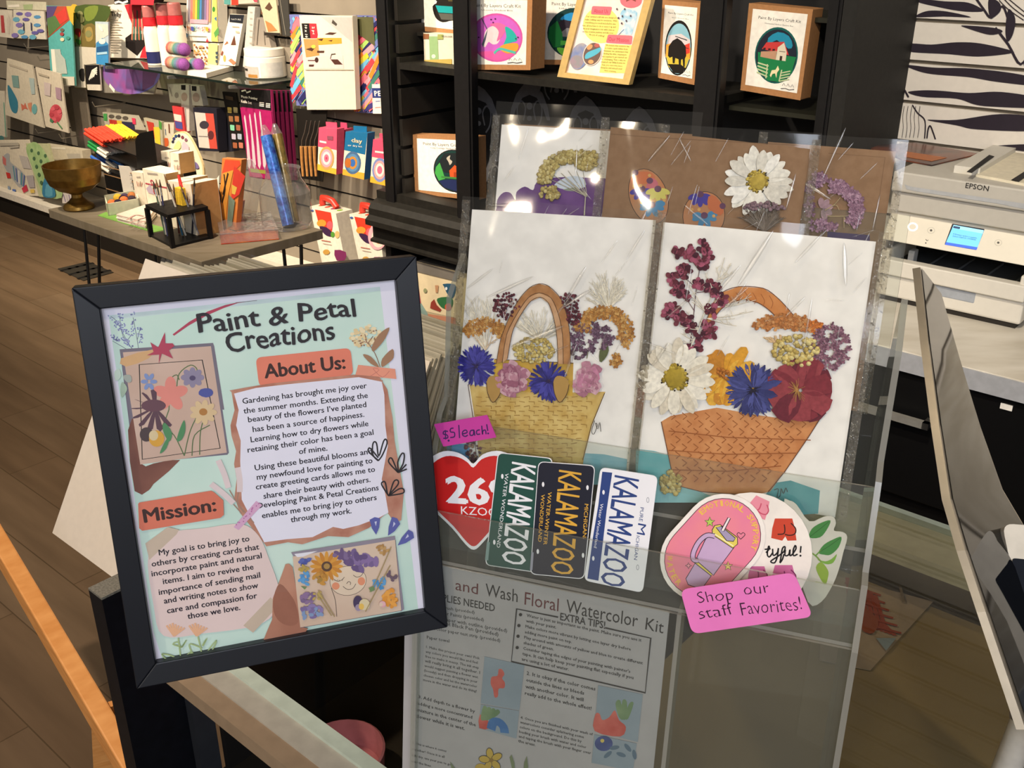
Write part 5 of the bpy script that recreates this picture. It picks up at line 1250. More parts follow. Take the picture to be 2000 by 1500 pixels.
    GR = C('#5f8a58'); 
    for l in ([(345, 760), (350, 730), (372, 713), (385, 722), (375, 735), (362, 728)], [(345, 760), (335, 740), (345, 732), (350, 742)], [(300, 870), (330, 800), (322, 780)], [(360, 890), (340, 850), (315, 830)], [(360, 890), (372, 840), (392, 800)], [(390, 888), (392, 840), (405, 800)], [(375, 890), (380, 850), (410, 830)]): a.line(l, 2, C('#5a7048'), smooth=4)
    PK = C('#e08a7e')
    for k in range(5): t = math.radians(k * 72 - 90); a.ell((333 + 17 * math.cos(t), 770 + 17 * math.sin(t)), 18, 11, PK, rot=math.degrees(t))
    for k in range(9): t = math.radians(150 + k * 27 - 100); a.poly([(303, 795), (303 + 40 * math.cos(t) - 6, 800 + 38 * math.sin(t)), (303 + 42 * math.cos(t) + 6, 802 + 36 * math.sin(t))], C('#5a3f4c'), smooth=2)
    a.ell((300, 792), 24, 12, C('#664450')); BLc = C('#4c559c')
    a.poly([(388, 770), (392, 760), (408, 758), (416, 764), (414, 772), (402, 776)], BLc, smooth=2)
    for k in range(8): t = math.radians(k * 45); a.ell((376 + 14 * math.cos(t), 737 + 11 * math.sin(t)), 9, 6, C('#8f86a0'), rot=math.degrees(t)); 
    a.ell((376, 738), 6, 5, C('#54486c')); [a.ell((291 + 9 * math.cos(k * 1.05), 745 + 11 * math.sin(k * 1.05)), 7, 4, C('#7f93c4'), rot=k * 60) for k in range(6)]
    for k in range(9): t = math.radians(k * 40); a.ell((397 + 16 * math.cos(t), 805 + 14 * math.sin(t)), 11, 6, C('#d9bd92'), rot=math.degrees(t))
    a.ell((397, 804), 8, 7, C('#b07a3e')); a.ell((286, 848), 13, 14, C('#4a3c40')); a.ell((306, 856), 15, 16, C('#d8a23e')); a.ell((300, 850), 9, 10, C('#d8c49a'))
    for p in ([(345, 860), (352, 835), (360, 820), (362, 840), (355, 858)], [(330, 862), (318, 840), (322, 825), (336, 845)], [(312, 885), (322, 862), (332, 850), (325, 875)]): a.poly(p, C('#4f8a5c'), smooth=3)
    Z1(); a.poly([(910, 742), (915, 850), (985, 850), (1005, 875), (950, 920), (990, 1000), (880, 950), (850, 1050), (855, 960), (735, 968), (800, 935), (768, 840), (845, 890)], CR)
    a.poly([(420, 1125), (470, 1105), (480, 1180), (430, 1215)], C('#c9dccb'), smooth=3); a.poly([(490, 1230), (530, 1260), (540, 1310), (490, 1380), (475, 1300)], C('#a9c0a9'), smooth=3); a.poly([(500, 1170), (570, 1160), (585, 1220), (540, 1230)], C('#a0a8a0'), smooth=3)
    # titles
    setT(a, 0, 0, 1); TK = M('#231f26', .6, var=.0)
    a.text('Paint & Petal', (389, 650), (694, 616), TK, cap=37, bold=.02, jitter=.035, res=3); a.text('Creations', (443, 687), (654, 661), TK, cap=38, bold=.02, jitter=.035, res=3)
    OG = M('#e5826a', .7, var=.02); OG2 = M('#d9775f', .7, var=.02)
    a.rquad([(499, 698), (684, 679), (690, 732), (506, 755)], 12, OG); a.text('About Us:', (518, 738), (674, 719), C('#3a1f1e'), cap=27, bold=.032, res=3)
    # yarrow sprig and tape upper right
    Z2(); CRM = C('#e3cb9a'); 
    for k in range(60): t = rnd.uniform(0, 6.28); q = math.sqrt(rnd.random()); a.ell((1160 + 150 * q * math.cos(t) , 790 + 110 * q * math.sin(t) - 30 * math.cos(t)), 22, 18, (CRM, C('#eddcb4'))[k % 2], n=8, lift=k % 10 == 0)
    for k in range(14): a.ell((rnd.uniform(1040, 1280), rnd.uniform(720, 880)), 8, 8, C('#9a6a4c'), n=6)
    for l in ([(1310, 1080), (1260, 950), (1180, 840), (1110, 850)], [(1180, 840), (1160, 760)], [(1190, 850), (1240, 780)]): a.line(l, 7, C('#8a5f4a'), smooth=3)
    for p in ([(1240, 930), (1230, 880), (1300, 760), (1400, 695), (1360, 800), (1290, 890)], [(1300, 1080), (1220, 1050), (1140, 960), (1220, 980)], [(1325, 1080), (1330, 1000), (1430, 905), (1440, 990), (1380, 1050)]): a.poly(p, C('#a27a5c'), smooth=3)
    a.poly([(1095, 1060), (1455, 1100), (1468, 1198), (1068, 1160)], C('#e8987e')); a.line([(1215, 1170), (1300, 1110), (1240, 1095), (1330, 1180), (1400, 1120)], 6, C('#c9786a'), smooth=3)
    for p in ([(1310, 1210), (1335, 1210), (1325, 1290), (1305, 1330)],): a.poly(p, C('#b87a68'))
    # torn white page
    setT(a, 0, 0, 1); WP = M('#e8e6f4', .7, var=.01); TR = M('#b0735f', .7, h2='#c4907a', scale=80)
    L_ = [(452, 765), (458, 800), (450, 830), (452, 850), (461, 880), (457, 905), (462, 935), (458, 970), (465, 990)]
    a.poly([(448, 762), (480, 756), (530, 748), (690, 731), (740, 735), (756, 760), (766, 815), (770, 860), (788, 960), (783, 1015), (770, 1020), (756, 1000), (720, 1030), (680, 1048), (640, 1046), (590, 1062), (562, 1058), (520, 1066), (516, 1060), (468, 1000)] + L_[::-1], TR)
    a.poly([(457, 768), (500, 757), (560, 750), (700, 736), (745, 745), (750, 770), (752, 830), (757, 870), (745, 935), (752, 965), (758, 1000), (740, 1010), (700, 1025), (670, 1032), (650, 1028), (610, 1048), (560, 1052), (516, 1058), (490, 1010), (472, 975), (469, 900), (470, 860), (461, 830), (466, 800)], WP)
    # pampas sprig
    Z3(); PM = C('#e0cfcf')
    for (x0, y0, x1, y1) in ((1230, 590, 1330, 860), (1160, 820, 1380, 1010), (1420, 660, 1440, 900)):
        a.line([(x0, y0), ((x0 + x1) / 2 + 10, (y0 + y1) / 2), (x1, y1)], 55, PM, smooth=3)
    for l in ([(1340, 880), (1420, 1010), (1580, 1200)], [(1380, 1020), (1460, 1110)], [(1430, 900), (1420, 1000), (1480, 1100)]): a.line(l, 10, C('#a08070'), smooth=3)
    # body text
    setT(a, 0, 0, 1); BT = M('#1d1826', .6, var=0)
    for tx, x0, y0, x1, y1 in (('Gardening has brought me joy over', 474, 788, 716, 757), ('the summer months. Extending the', 476, 807, 718, 776), ('beauty of the flowers I\u2019ve planted', 485, 824, 715, 794), ('has been a source of happiness.', 494, 843, 711, 813), ('Learning how to dry flowers while', 490, 863, 719, 831), ('retaining their color has been a goal', 484, 883, 729, 848), ('of mine.', 584, 886, 639, 879), ('Using these beautiful blooms and', 498, 918, 726, 885), ('my newfound love for painting to', 502, 936, 727, 903), ('create greeting cards allows me to', 500, 955, 732, 920), ('share their beauty with others.', 515, 973, 723, 940), ('Developing Paint & Petal Creations', 503, 992, 739, 956), ('enables me to bring joy to others', 512, 1011, 735, 975), ('through my work.', 568, 1019, 686, 1001)): a.text(tx, (x0, y0), (x1, y1), BT, cap=11.0, bold=.016)
    # hearts scribbles
    Z4()
    for l in ([(1290, 745), (1240, 690), (1235, 600), (1250, 560), (1275, 580), (1295, 700), (1340, 560), (1365, 535), (1375, 580), (1330, 690), (1290, 745)], [(1290, 740), (1200, 660), (1195, 630), (1215, 625), (1290, 715)], [(1485, 860), (1400, 770), (1395, 730), (1425, 725), (1485, 860), (1480, 760), (1520, 675), (1545, 690), (1530, 780), (1485, 860), (1565, 780)], [(1485, 860), (1570, 825)], [(1390, 1085), (1325, 980), (1335, 950), (1360, 960), (1390, 1085), (1440, 950), (1480, 935), (1480, 980), (1390, 1085), (1490, 1020), (1535, 1020), (1530, 1060), (1390, 1085)]): a.line(l, 14, TK, smooth=4)
    VB = C('#5a60a8')
    for l in ([(1205, 1320), (1308, 1305), (1270, 1465)], [(1425, 1290), (1505, 1360), (1385, 1475)], [(1585, 1415), (1640, 1495), (1480, 1570)]):
        a.poly(l, VB, smooth=2); cx = sum(p[0] for p in l) / 3; cy = sum(p[1] for p in l) / 3; a.poly([(cx + (p[0] - cx) * .22 + 5, cy + (p[1] - cy) * .3 - 12) for p in l], C('#c9cbe6'))
    # pink tape, mission label, blush patch, tan tapes
    setT(a, 0, 0, 1)
    a.poly([(290, 1080), (330, 1040), (400, 1030), (470, 1022), (505, 1045), (525, 1090), (545, 1150), (540, 1190), (500, 1220), (400, 1235), (320, 1240), (300, 1180)], M('#e6cfca', .7, var=.03, scale=20), smooth=4)
    TP = C('#c9b6a2'); a.poly([(284, 1060), (328, 1028), (350, 1033), (345, 1042), (292, 1092)], TP); a.poly([(475, 1220), (528, 1165), (545, 1180), (494, 1234)], TP)
    a.poly([(456, 1028), (500, 977), (512, 985), (466, 1034)], C('#d6a8c8')); 
    for k in range(14): a.ell((462 + k * 3.2 + rnd.uniform(-4, 4), 1024 - k * 3 + rnd.uniform(-3, 3)), 1.2, 1.2, C('#b0529a'), n=6)
    a.poly([(270, 983), (272, 980), (412, 957), (418, 960), (436, 976), (437, 1004), (430, 1010), (278, 1035), (272, 1030)], OG2); a.text('Mission:', (283, 1019), (422, 996), C('#3a1f1e'), cap=26, bold=.032, res=3)
    for tx, x0, y0, x1, y1 in (('My goal is to bring joy to', 311, 1083, 487, 1055), ('others by creating cards that', 297, 1105, 506, 1071), ('incorporate paint and natural', 297, 1124, 511, 1088), ('items. I aim to revive the', 319, 1139, 495, 1110), ('importance of sending mail', 311, 1160, 508, 1126), ('and writing notes to show', 321, 1177, 504, 1146), ('care and compassion for', 327, 1196, 502, 1166), ('those we love.', 367, 1207, 469, 1189)): a.text(tx, (x0, y0), (x1, y1), BT, cap=11.2, bold=.016)
    # orange crayon flowers
    Z5(); OF = C('#e8b48e'); GF = C('#a9bf86')
    for cx in (900, 1065):
        for k in range(7): a.line([(cx, 900), (cx - 55 + k * 22, 805 + abs(k - 2) * 9)], 14, OF)
    for l in ([(930, 915), (950, 1070)], [(950, 980), (890, 960), (930, 945), (950, 985), (990, 930), (955, 985)], [(1075, 905), (1105, 1040)], [(1105, 990), (1030, 960), (1010, 970), (1040, 1030), (1100, 1040)], [(1105, 970), (1140, 915), (1110, 975)], [(1130, 1030), (1210, 930), (1180, 1000), (1140, 1030)], [(810, 1030), (870, 1040), (930, 1070), (840, 1065), (810, 1030)], [(970, 1060), (1030, 1010), (1010, 1050)]): a.line(l, 9, GF, smooth=3)
    # right photo: hand and flower-face card
    Z6()
    a.poly([(160, 1265), (215, 1130), (255, 1040), (262, 830), (320, 680), (385, 500), (420, 495), (455, 530), (500, 800), (530, 1110), (605, 1125), (560, 1190)], M('#c08a72', .7, h2='#a8715c', scale=22), smooth=0)
    a.poly([(270, 820), (330, 690), (430, 790), (490, 900), (510, 1060), (430, 1100), (330, 1060), (270, 960)], M('#9a6653', .7), smooth=3)
    a.poly([(440, 385), (1450, 225), (1455, 262), (1540, 940), (1510, 960), (460, 420)], C('#8f8796')); a.poly([(455, 425), (1455, 262), (1515, 950), (530, 1118)], M('#dcc4ae', .7, h2='#d3b8a2', scale=30)); a.poly([(470, 400), (700, 370), (560, 425), (500, 430)], C('#e8e6ee'))
    a.line([(530, 1118), (1515, 952), (1455, 265)], 5, C('#6f6068'))
    a.ell((995, 660), 180, 145, C('#3a2c28'), rot=-8, n=30); a.ell((995, 660), 176, 141, C('#e2cdb4'), rot=-8, n=30)
    a.ell((875, 712), 38, 36, C('#e2926e')); a.ell((1125, 665), 36, 40, C('#e2926e'))
    for l in ([(850, 640), (890, 665), (930, 655), (960, 625)], [(1045, 605), (1080, 625), (1120, 612), (1145, 580)], [(945, 715), (990, 745), (1040, 735), (1070, 690)], [(980, 690), (1000, 668), (1020, 680), (1015, 700)], [(830, 730), (870, 850), (885, 1010)]): a.line(l, 5, C('#4a3a34'), smooth=4)
    for k in range(7): a.line([(848 + k * 16, 645 + (k % 3) * 4), (842 + k * 16, 662)], 3, C('#4a3a34'), lift=k == 0)
    for k in range(16): t = math.radians(k * 22.5); a.ell((785 + 100 * math.cos(t), 520 + 85 * math.sin(t)), 62, 20, (C('#d99a3e'), C('#c98532'))[k % 2], rot=math.degrees(t))
    a.ell((787, 520), 52, 50, C('#5a4032')); a.ell((787, 518), 30, 28, C('#b08a4a'))
    rr_ = random.Random(9)
    def clump(cx, cy, rx, ry, cols, n=16, s_=34):
        for k in range(n): t = rr_.uniform(0, 6.28); q = rr_.random() ** .5; a.ell((cx + rx * q * math.cos(t), cy + ry * q * math.sin(t)), s_ * rr_.uniform(.7, 1.3), s_ * .6, C(cols[k % len(cols)]), rot=rr_.uniform(0, 180), n=9)
    clump(1100, 460, 190, 85, ['#75608f', '#876fa0', '#655080'], 30, 46); clump(950, 420, 90, 50, ['#6b5480', '#806a94'], 14); clump(1340, 350, 60, 45, ['#c39a62', '#b0854e'], 12, 24)
    clump(570, 465, 50, 30, ['#4a55a0', '#5a68b0'], 10, 26); clump(575, 640, 55, 60, ['#4f8fc8', '#5fa0d4'], 14, 26); clump(1295, 680, 60, 52, ['#4f8fc4', '#5f9fd0'], 14, 26); clump(720, 630, 60, 60, ['#c9913e', '#b98236', '#a8843e'], 18, 30)
    clump(1400, 815, 62, 90, ['#e2a04a', '#d9923c'], 18, 34); clump(600, 810, 80, 55, ['#8a7094', '#7a6488'], 16, 30); clump(640, 950, 110, 80, ['#7a6a98', '#8a7aa8', '#7f94b8'], 24, 30); clump(1410, 610, 55, 40, ['#6a5866'], 10, 22); clump(560, 530, 60, 30, ['#b39a4c'], 8, 20); clump(690, 780, 50, 60, ['#b8a05c'], 10, 20)
    a.ell((1085, 860), 45, 66, C('#4b3e5c')); a.ell((1150, 880), 52, 55, C('#d8c9a2')); a.ell((1090, 910), 30, 34, C('#9a8aa0')); a.ell((1120, 900), 26, 30, C('#e0b85a'))
    for l in ([(1410, 320), (1280, 620), (1200, 760)], [(1400, 500), (1200, 870), (1160, 950)], [(700, 740), (860, 1000)], [(690, 780), (830, 990)]): a.line(l, 9, C('#a08c62'), smooth=3)
    for p in ([(1190, 720), (1240, 700), (1250, 740), (1210, 760)], [(530, 700), (590, 710), (570, 735)]): a.poly(p, C('#6f8a5c'))
    a.ell((1330, 880), 28, 26, C('#d9a0a8')); a.ell((1325, 870), 30, 24, C('#e0b0b4')); a.ell((1310, 880), 18, 18, C('#dcc4ae'))
    mb.build('printed_page', e)
poster()

# ================================================================== print browser with sleeved prints
def browser():
    P0 = wp(284, 505, 1.05); ztop = P0.z; aL = P0.dot(A); aR = -1.08
    ln = math.radians(30)
    D = -Z * math.cos(ln) - B * math.sin(ln)
    WW = aR - aL
    H_ = .56
    def sheetq(b, tilt, dz_=0, da=0):
        d = -Z * math.cos(tilt) - B * math.sin(tilt)
        t = W(aL + da, b, ztop + dz_); return t, d
    # front board
    mb = MB(); t, d = sheetq(1.05, ln); nn = (A.cross(d)).normalized()
    mb.obox(t, A * WW, d * .62, nn * -.004 if nn.dot(B) < 0 else nn * .004, M('#e6dccb', .6, var=.02))
    tag(mb.build('art_print'), 'front white mounted print leaning in the wooden print browser, blank face showing', 'art print', 'sleeved prints in the print browser')
    n = 26; rnd = random.Random(11)
    spec = ['print with a pale green edge near the back of the browser stack', 'last white print at the back of the browser stack']
    for i in range(n):
        f = (i + 1) / n; b = 1.062 + .11 * f; tilt = ln * (1 - f * .5); lo = rnd.uniform(-.007, .005)
        da = .17 * min(1, f * 1.8 + .12) + rnd.uniform(-.008, .008); t, d = sheetq(b, tilt, lo + .014 * f - .002, da)
        mb = MB(); wth = WW - da - rnd.uniform(0, .012)
        nn = A.cross(d).normalized(); nn = nn if nn.dot(B) > 0 else -nn
        mb.obox(t, A * wth, d * .52, nn * .0036, M(('#e2dac6', '#d8d0bc', '#eee8d8')[i % 3] if i != n - 3 else '#b9cf9a', .5, var=.03))
        t2 = t - d * .008 - nn * .0012; mb.obox(t2, A * (wth + .006), d * .015, nn * .0008, FILM)
        lab = spec[0] if i == n - 3 else spec[1] if i == n - 1 else 'sleeved white print standing in the row of the wooden print browser'
        tag(mb.build('art_print'), lab, 'art print', 'sleeved prints in the print browser')
    # wooden rails of the folding rack
    e = empty('print_browser', W(-1.55, 1.0, 0), 'folding orange pine print browser rack in front of the sleeved prints', 'print rack')
    WD = M('#e3a05c', .45, .4, h2='#d48e4a', scale=6, stretch=(3, 3, 30))
    a = at(-30, 1010, 1.93); b = at(275, 1530, 1.52)
    ax = (b - a); up = V((0, 0, 1)); sd = ax.cross(up).normalized(); thn = sd.cross(ax).normalized()
    mb = MB(); a2 = a - ax * .3; mb.obox(a2 - thn * .02 - sd * .012, ax * 1.6, thn * .047, sd * .030, WD); mb.build('rail', e, bevel=.003)
    mb = MB(); p = at(198, 1385, 1.60); q = p + Z * -(p.z) ; q = V((p.x - .06, p.y - .03, 0)); q2 = V((p.x + (p.x - q.x), 0, 0))
    sx = V((.030, .012, 0)); mb.hexa([q - sx * .5, q + sx * .5, q + sx * .5 + B * .03, q - sx * .5 + B * .03, p - sx * .5, p + sx * .5, p + sx * .5 + B * .03, p - sx * .5 + B * .03], WD); mb.build('leg', e)
    mb = MB(); c0 = W(aL + .02, 1.43, .10); mb.obox(c0, A * (WW - .04), B * .02, Z * .50, WD); mb.build('back_rail', e)
    mb = MB(); mb.wbox(aL + .02, aR - .02, 1.0, 1.45, .40, .42, M('#7a5a3a', .7)); mb.build('sling', e)
    for aa in (aL + .02, aR - .05):
        mb = MB(); mb.wbox(aa, aa + .03, 1.41, 1.44, 0, .42, WD); mb.build('leg', e); mb = MB(); mb.wbox(aa, aa + .03, 1.0, 1.03, 0, .40, WD); mb.build('leg', e)
browser()

# ================================================================== tablet and card reader
def tablet():
    near = [at(1797, 522, .86), at(1813, 670, .835), at(1834, 830, .81), at(1856, 975, .79), at(1885, 1075, .775), at(1925, 1195, .76), at(2003, 1425, .74)]
    w0 = at(1815, 575, 1.02) - near[0]
    far = [n + w0 + V((.012 + .011 * i, 0, 0)) for i, n in enumerate(near)]
    e = empty('tablet', (near[0] + near[-1]) / 2, 'upright point-of-sale tablet with silver edge and glossy dark screen, seen nearly edge-on', 'tablet')
    nn = w0.cross(near[3] - near[0]).normalized()
    if nn.x < 0: nn = -nn
    mb = MB(); sc_ = MB(); SL = M('#b5aa98', .28, .5, .8); DS = M('#06070a', .03, .5, var=0); t = .0062
    for i in range(len(near) - 1):
        a, b, c, d = near[i], near[i + 1], far[i + 1], far[i]
        mb.hexa([a - nn * t, b - nn * t, c - nn * t, d - nn * t, a, b, c, d], SL)
    k = lambda p, q: p.lerp(q, .03) + nn * .0008
    n = len(near); sc_.add([k(a, b) for a, b in zip(near, far)] + [k(b, a) for a, b in zip(near, far)], [(i, i + 1, n + i + 1, n + i) for i in range(n - 1)], DS, True)
    mb.build('body', e); sc_.build('screen', e)
    C1 = near[-1]; m_ = C1 + w0 * .3 - nn * .004; m2 = m_ + V((.07, -.01, 0)); MS = M('#9a958c', .3, .5, .9)
    mb = MB(); mb.tube([m_, m2 + Z * -.05, V((m2.x + .22, m2.y, GZ + .004))], .008, MS); mb.build('stand_arm', e)
    mb = MB(); mb.lathe([(0, 0), (.05, 0), (.05, .005), (0, .006)], V((m2.x + .22, m2.y, GZ)), MS, 24); mb.build('stand_base', e)
tablet()
def reader():
    q = [at(1957, 1022, .86), at(2090, 1032, .86), at(2170, 1600, .80), at(2040, 1420, .80)]
    e = empty('card_reader', (q[0] + q[2]) / 2, 'white rounded card reader at the right edge behind the tablet', 'card reader')
    n_ = (q[1] - q[0]).cross(q[3] - q[0]).normalized()
    if n_.dot(-(q[0] - EYE)) < 0: n_ = -n_
    pl = Pl(q[0], q[1] - q[0], n_.cross((q[1] - q[0]).normalized()), .0003)
    uv = [((p - q[0]).dot(pl.u), (p - q[0]).dot(pl.v)) for p in q]
    pts = []
    for i in range(4):
        p = V(uv[i]); da = (V(uv[i - 1]) - p).normalized() * .010; db = (V(uv[(i + 1) % 4]) - p).normalized() * .010
        for k in range(6): t = k / 5; pts.append(tuple((p + da) * (1 - t) ** 2 + p * 2 * t * (1 - t) + (p + db) * t * t))
    ar = sum(pts[i][0] * pts[(i + 1) % len(pts)][1] - pts[(i + 1) % len(pts)][0] * pts[i][1] for i in range(len(pts)))
    if ar < 0: pts = pts[::-1]
    mb = MB(); mb.prism([pl.w(*p) for p in pts], -pl.n * .012, M('#d9d3c8', .35, .4)); mb.build('body', e, bevel=.002)
    mb = MB(); s = at(1990, 1100, .855); 
    a = mkart(Pl(pl.o + pl.n * .0003, pl.u, pl.v, .0003)); a.rquad([(1975, 1090), (2060, 1098), (2110, 1330), (2030, 1290)], 8, M('#20242c', .2)); a.mb.build('display', e)
    m_ = (q[0] + q[2]) / 2 - pl.n * .012; mb = MB(); mb.tube([m_, V((m_.x, m_.y + .02, GZ))], .012, M('#d9d3c8', .4), 12); mb.build('stand', e)
reader()
# ================================================================== art supplies: glass shelf on the left wall
def wbox_thing(name, label, cat, a0, a1, b0, b1, z0, z1, m, group=None, bevel=0):
    mb = MB(); mb.wbox(a0, a1, b0, b1, z0, z1, m); return tag(mb.build(name, None, bevel), label, cat, group)
GSZ = 1.058
sh = empty('glass_shelf', W(-3.4, 2.75, GSZ - .008), 'glass shelf on the left slatwall carrying paint bottles and boxes', 'shelf')
fL = hp(168, 127, GSZ); aSL = fL.dot(A); fR = hp(490, 167, GSZ)
mb = MB(); aR_ = fR.dot(A); bF = fR.dot(B); mb.wbox(aSL, aR_, bF, WB - .002, GSZ - .008, GSZ, clear('shelf_glass', '#b9c2b6', 1.5, .02, haze=.12, hazecol='#8f9488')); mb.build('glass_pane', sh)
mb = MB(); mb.wbox(aSL, aR_, bF - .003, bF, GSZ - .009, GSZ + .001, M('#16201c', .3)); mb.wbox(aR_, aR_ + .003, bF - .003, WB - .002, GSZ - .009, GSZ + .001, M('#16201c', .3)); mb.build('glass_edge', sh)
for a0 in (aR_ - .12, aR_ - .6, aSL + .05):
    mb = MB(); mb.hexa([W(a0, WB - .30, GSZ - .02), W(a0 + .012, WB - .30, GSZ - .02), W(a0 + .012, WB, GSZ - .05), W(a0, WB, GSZ - .05), W(a0, WB - .30, GSZ - .008), W(a0 + .012, WB - .30, GSZ - .008), W(a0 + .012, WB, GSZ - .008), W(a0, WB, GSZ - .008)], M('#8d8f8c', .3, .5, .6)); mb.build('bracket', sh)
def z4(x0, y0, sc): return lambda *p: [(x0 + x / sc, y0 + y / sc) for x, y in p]
ZA = z4(0, 0, 5); ZB = z4(350, 0, 5); ZC = z4(0, 200, 5); ZD = z4(380, 200, 5)
def on(T, f):
    def g(a):
        x0, y0, sc = T; a.T = zoomT(x0, y0, sc); a.zs = sc; f(a)
    return g
TA = (0, 0, 5); TB = (350, 0, 5); TC = (0, 200, 5); TD = (380, 200, 5)
SB_ = lambda x, y: min(2.84, hp(x, y, GSZ + .001).dot(B))
CRM_ = C('#efe4c8'); RD_ = C('#d8303c'); WH_ = M('#f3ecdc', .5, .3, var=.02)
def a_studio(a):
    a.poly([(1215, 50), (1500, -20), (1480, 570), (1365, 565), (1440, 330), (1300, 260)], RD_); a.poly([(1225, 370), (1280, 330), (1440, 330), (1445, 410), (1340, 545), (1230, 460)], C('#231c1c'))
    for k in range(7): a.line([(1290 + k * 18, 390), (1300 + k * 14, 100 + (k % 3) * 80)], 14, C(('#c8785a', '#3a6a58', '#d9a08a', '#2f5a48')[k % 4]))
    a.text('Studio', (1085, 112), (1195, 118), C('#8a8278'), cap=30, res=1); a.text('Tidy', (1088, 155), (1188, 160), C('#4a4440'), cap=42, bold=.02, res=1)
    for k in range(14): a.line([(1085, 190 + k * 24), (1150 + (k * 37) % 60, 192 + k * 24)], 6, C('#cdbfae'))
pack('boxed_desk_tidy', 'white and red desk tidy box standing on the glass shelf', 'box', ZA((1056, 50), (1500, -30), (1480, 572), (1058, 562)), SB_(255, 113), .03, WH_, on(TA, a_studio))
pack('boxed_desk_tidy', 'black and red boxes at the very top behind the desk tidy box', 'box', ZA((1115, -60), (1540, -60), (1500, 30), (1115, 45)), 2.74, .05, C('#1a1416'), on(TA, lambda a: (a.poly([(1275, -60), (1510, -60), (1500, 50), (1275, 45)], RD_), a.line([(1120, 30), (1160, 15), (1200, 30), (1250, 10)], 14, WH_))))
# paint bottles
def bottle(x, y0, y1, b, label, lab=False):
    base_ = hp(x, y1, GSZ + .001); b = min(b, base_.dot(B)); base_ = wp(x, y1, b); base_.z = GSZ + .001
    top = wz(x, y0, base_.dot(B)); H = top - base_.z; r = H * .135
    e = empty('paint_bottle', base_, label, 'bottle', 'white paint bottles with red caps on the glass shelf')
    mb = MB(); mb.lathe([(0, 0), (r, 0), (r, H * .54), (r * .95, H * .60), (r * .80, H * .65), (r * .78, H * .66), (0, H * .66)], base_, WH_, 20); mb.build('bottle_body', e)
    mb = MB(); mb.lathe([(r * .82, 0), (r * .86, H * .02), (r * .86, H * .14), (r * .7, H * .15), (0, H * .15)], base_ + Z * H * .66, M('#d12a34', .4), 18); mb.build('red_collar', e)
    mb = MB(); mb.lathe([(r * .8, 0), (r * .78, H * .17), (r * .7, H * .19), (0, H * .19)], base_ + Z * H * .81, M('#b06a66', .3), 18); mb.build('cap', e)
    if lab:
        mb = MB(); mb.lathe([(r * 1.01, 0), (r * 1.01, H * .2)], base_ + Z * H * .03, M('#262a5c', .5), 20); mb.build('label_band', e)
bottle(303, 12, 118, 2.76, 'red-capped white paint bottle nearest the desk tidy box', True)
bottle(330, 8, 116, 2.80, 'red-capped white paint bottle, second from the desk tidy box')
bottle(353, 6, 116, 2.78, 'red-capped white paint bottle nearest the twisty crayon box')
# rainbow rolls
def rainbow(x, y, b, r, label, L=.10):
    c = wp(x, y, b); e = empty('rainbow_roll', c - Z * r, label, 'craft roll', 'clear packs of rainbow rolls on the glass shelf')
    cols = ('#d05a4a', '#d9936a', '#b9b08a', '#4f9a88', '#5f86a8', '#8f5fa8')
    n = len(cols)
    for i, h in enumerate(cols):
        mb = MB(); mb.tube([c - A * L * (1 - i / n), c - A * L * (1 - (i + 1) / n)], r * .96, M(h, .8, scale=200, var=.15), 14); mb.build('yarn_band', e)
    mb = MB(); mb.ball(c, r, M('#8e4f9a', .85, scale=200, var=.15), 16, 10); mb.build('end_ball', e)
    mb = MB(); mb.tube([c - A * L, c + A * r * .2], r * 1.06, BLIST, 14, False); mb.build('clear_wrap', e)
rainbow(360, 97, 2.70, .030, 'rainbow roll with a purple end, top of the small pile', .11)
rainbow(358, 126, 2.63, .028, 'rainbow roll with a purple end, bottom front of the small pile', .11)
rainbow(388, 126, 2.69, .027, 'rainbow roll nearest the crayon box, bottom of the pile', .08)
def a_twisty(a):
    cols = ('#8f8a94', '#d07a70', '#e0954a', '#d8c04a', '#4f9a50', '#4a86b8', '#5a5a70', '#8a78a0', '#c88aa0', '#b89a70')
    a.poly([(85, -10), (325, -10), (320, 235), (80, 235)], C('#b9b4ae'))
    for k, c in enumerate(cols): a.poly([(90 + k * 23, -10), (110 + k * 23, -10), (106 + k * 23, 215), (86 + k * 23, 215)], C(c))
    a.rquad([(115, 185), (285, 195), (288, 235), (112, 225)], 10, C('#e0a8b4')); a.poly([(330, -10), (375, -10), (385, 410), (320, 400)], C('#e8d070')); a.poly([(345, 320), (390, 260), (395, 330), (360, 370)], C('#5a9a50')); a.ell((345, 90), 14, 26, C('#3f8a3a')); a.poly([(350, 180), (372, 160), (375, 210)], C('#3a78a8'))
    for i, ch in enumerate('TWISTY'): a.text(ch, (88 + i * 22, 298), (106 + i * 22, 299), C(('#d9792f', '#c94a3a', '#4a5aa8', '#3f8a6a', '#4a86b8', '#7a5aa8')[i]), cap=40, bold=.03, res=1)
    for i, ch in enumerate('STIX'): a.text(ch, (236 + i * 22, 303), (252 + i * 22, 304), C(('#c94a3a', '#d9792f', '#c9a83a', '#c94a8a')[i]), cap=40, bold=.03, res=1)
    a.line([(110, 340), (270, 345)], 8, C('#b8d0d8')); a.ell((80, 345), 20, 24, C('#7ab0d8')); a.poly([(275, 410), (290, 365), (302, 410)], RD_)
pack('crayon_box', 'white twisty crayon box with a pink handle and crayon window', 'box', ZB((75, -20), (378, -20), (385, 412), (62, 395)), SB_(388, 127), .05, WH_, on(TB, a_twisty))
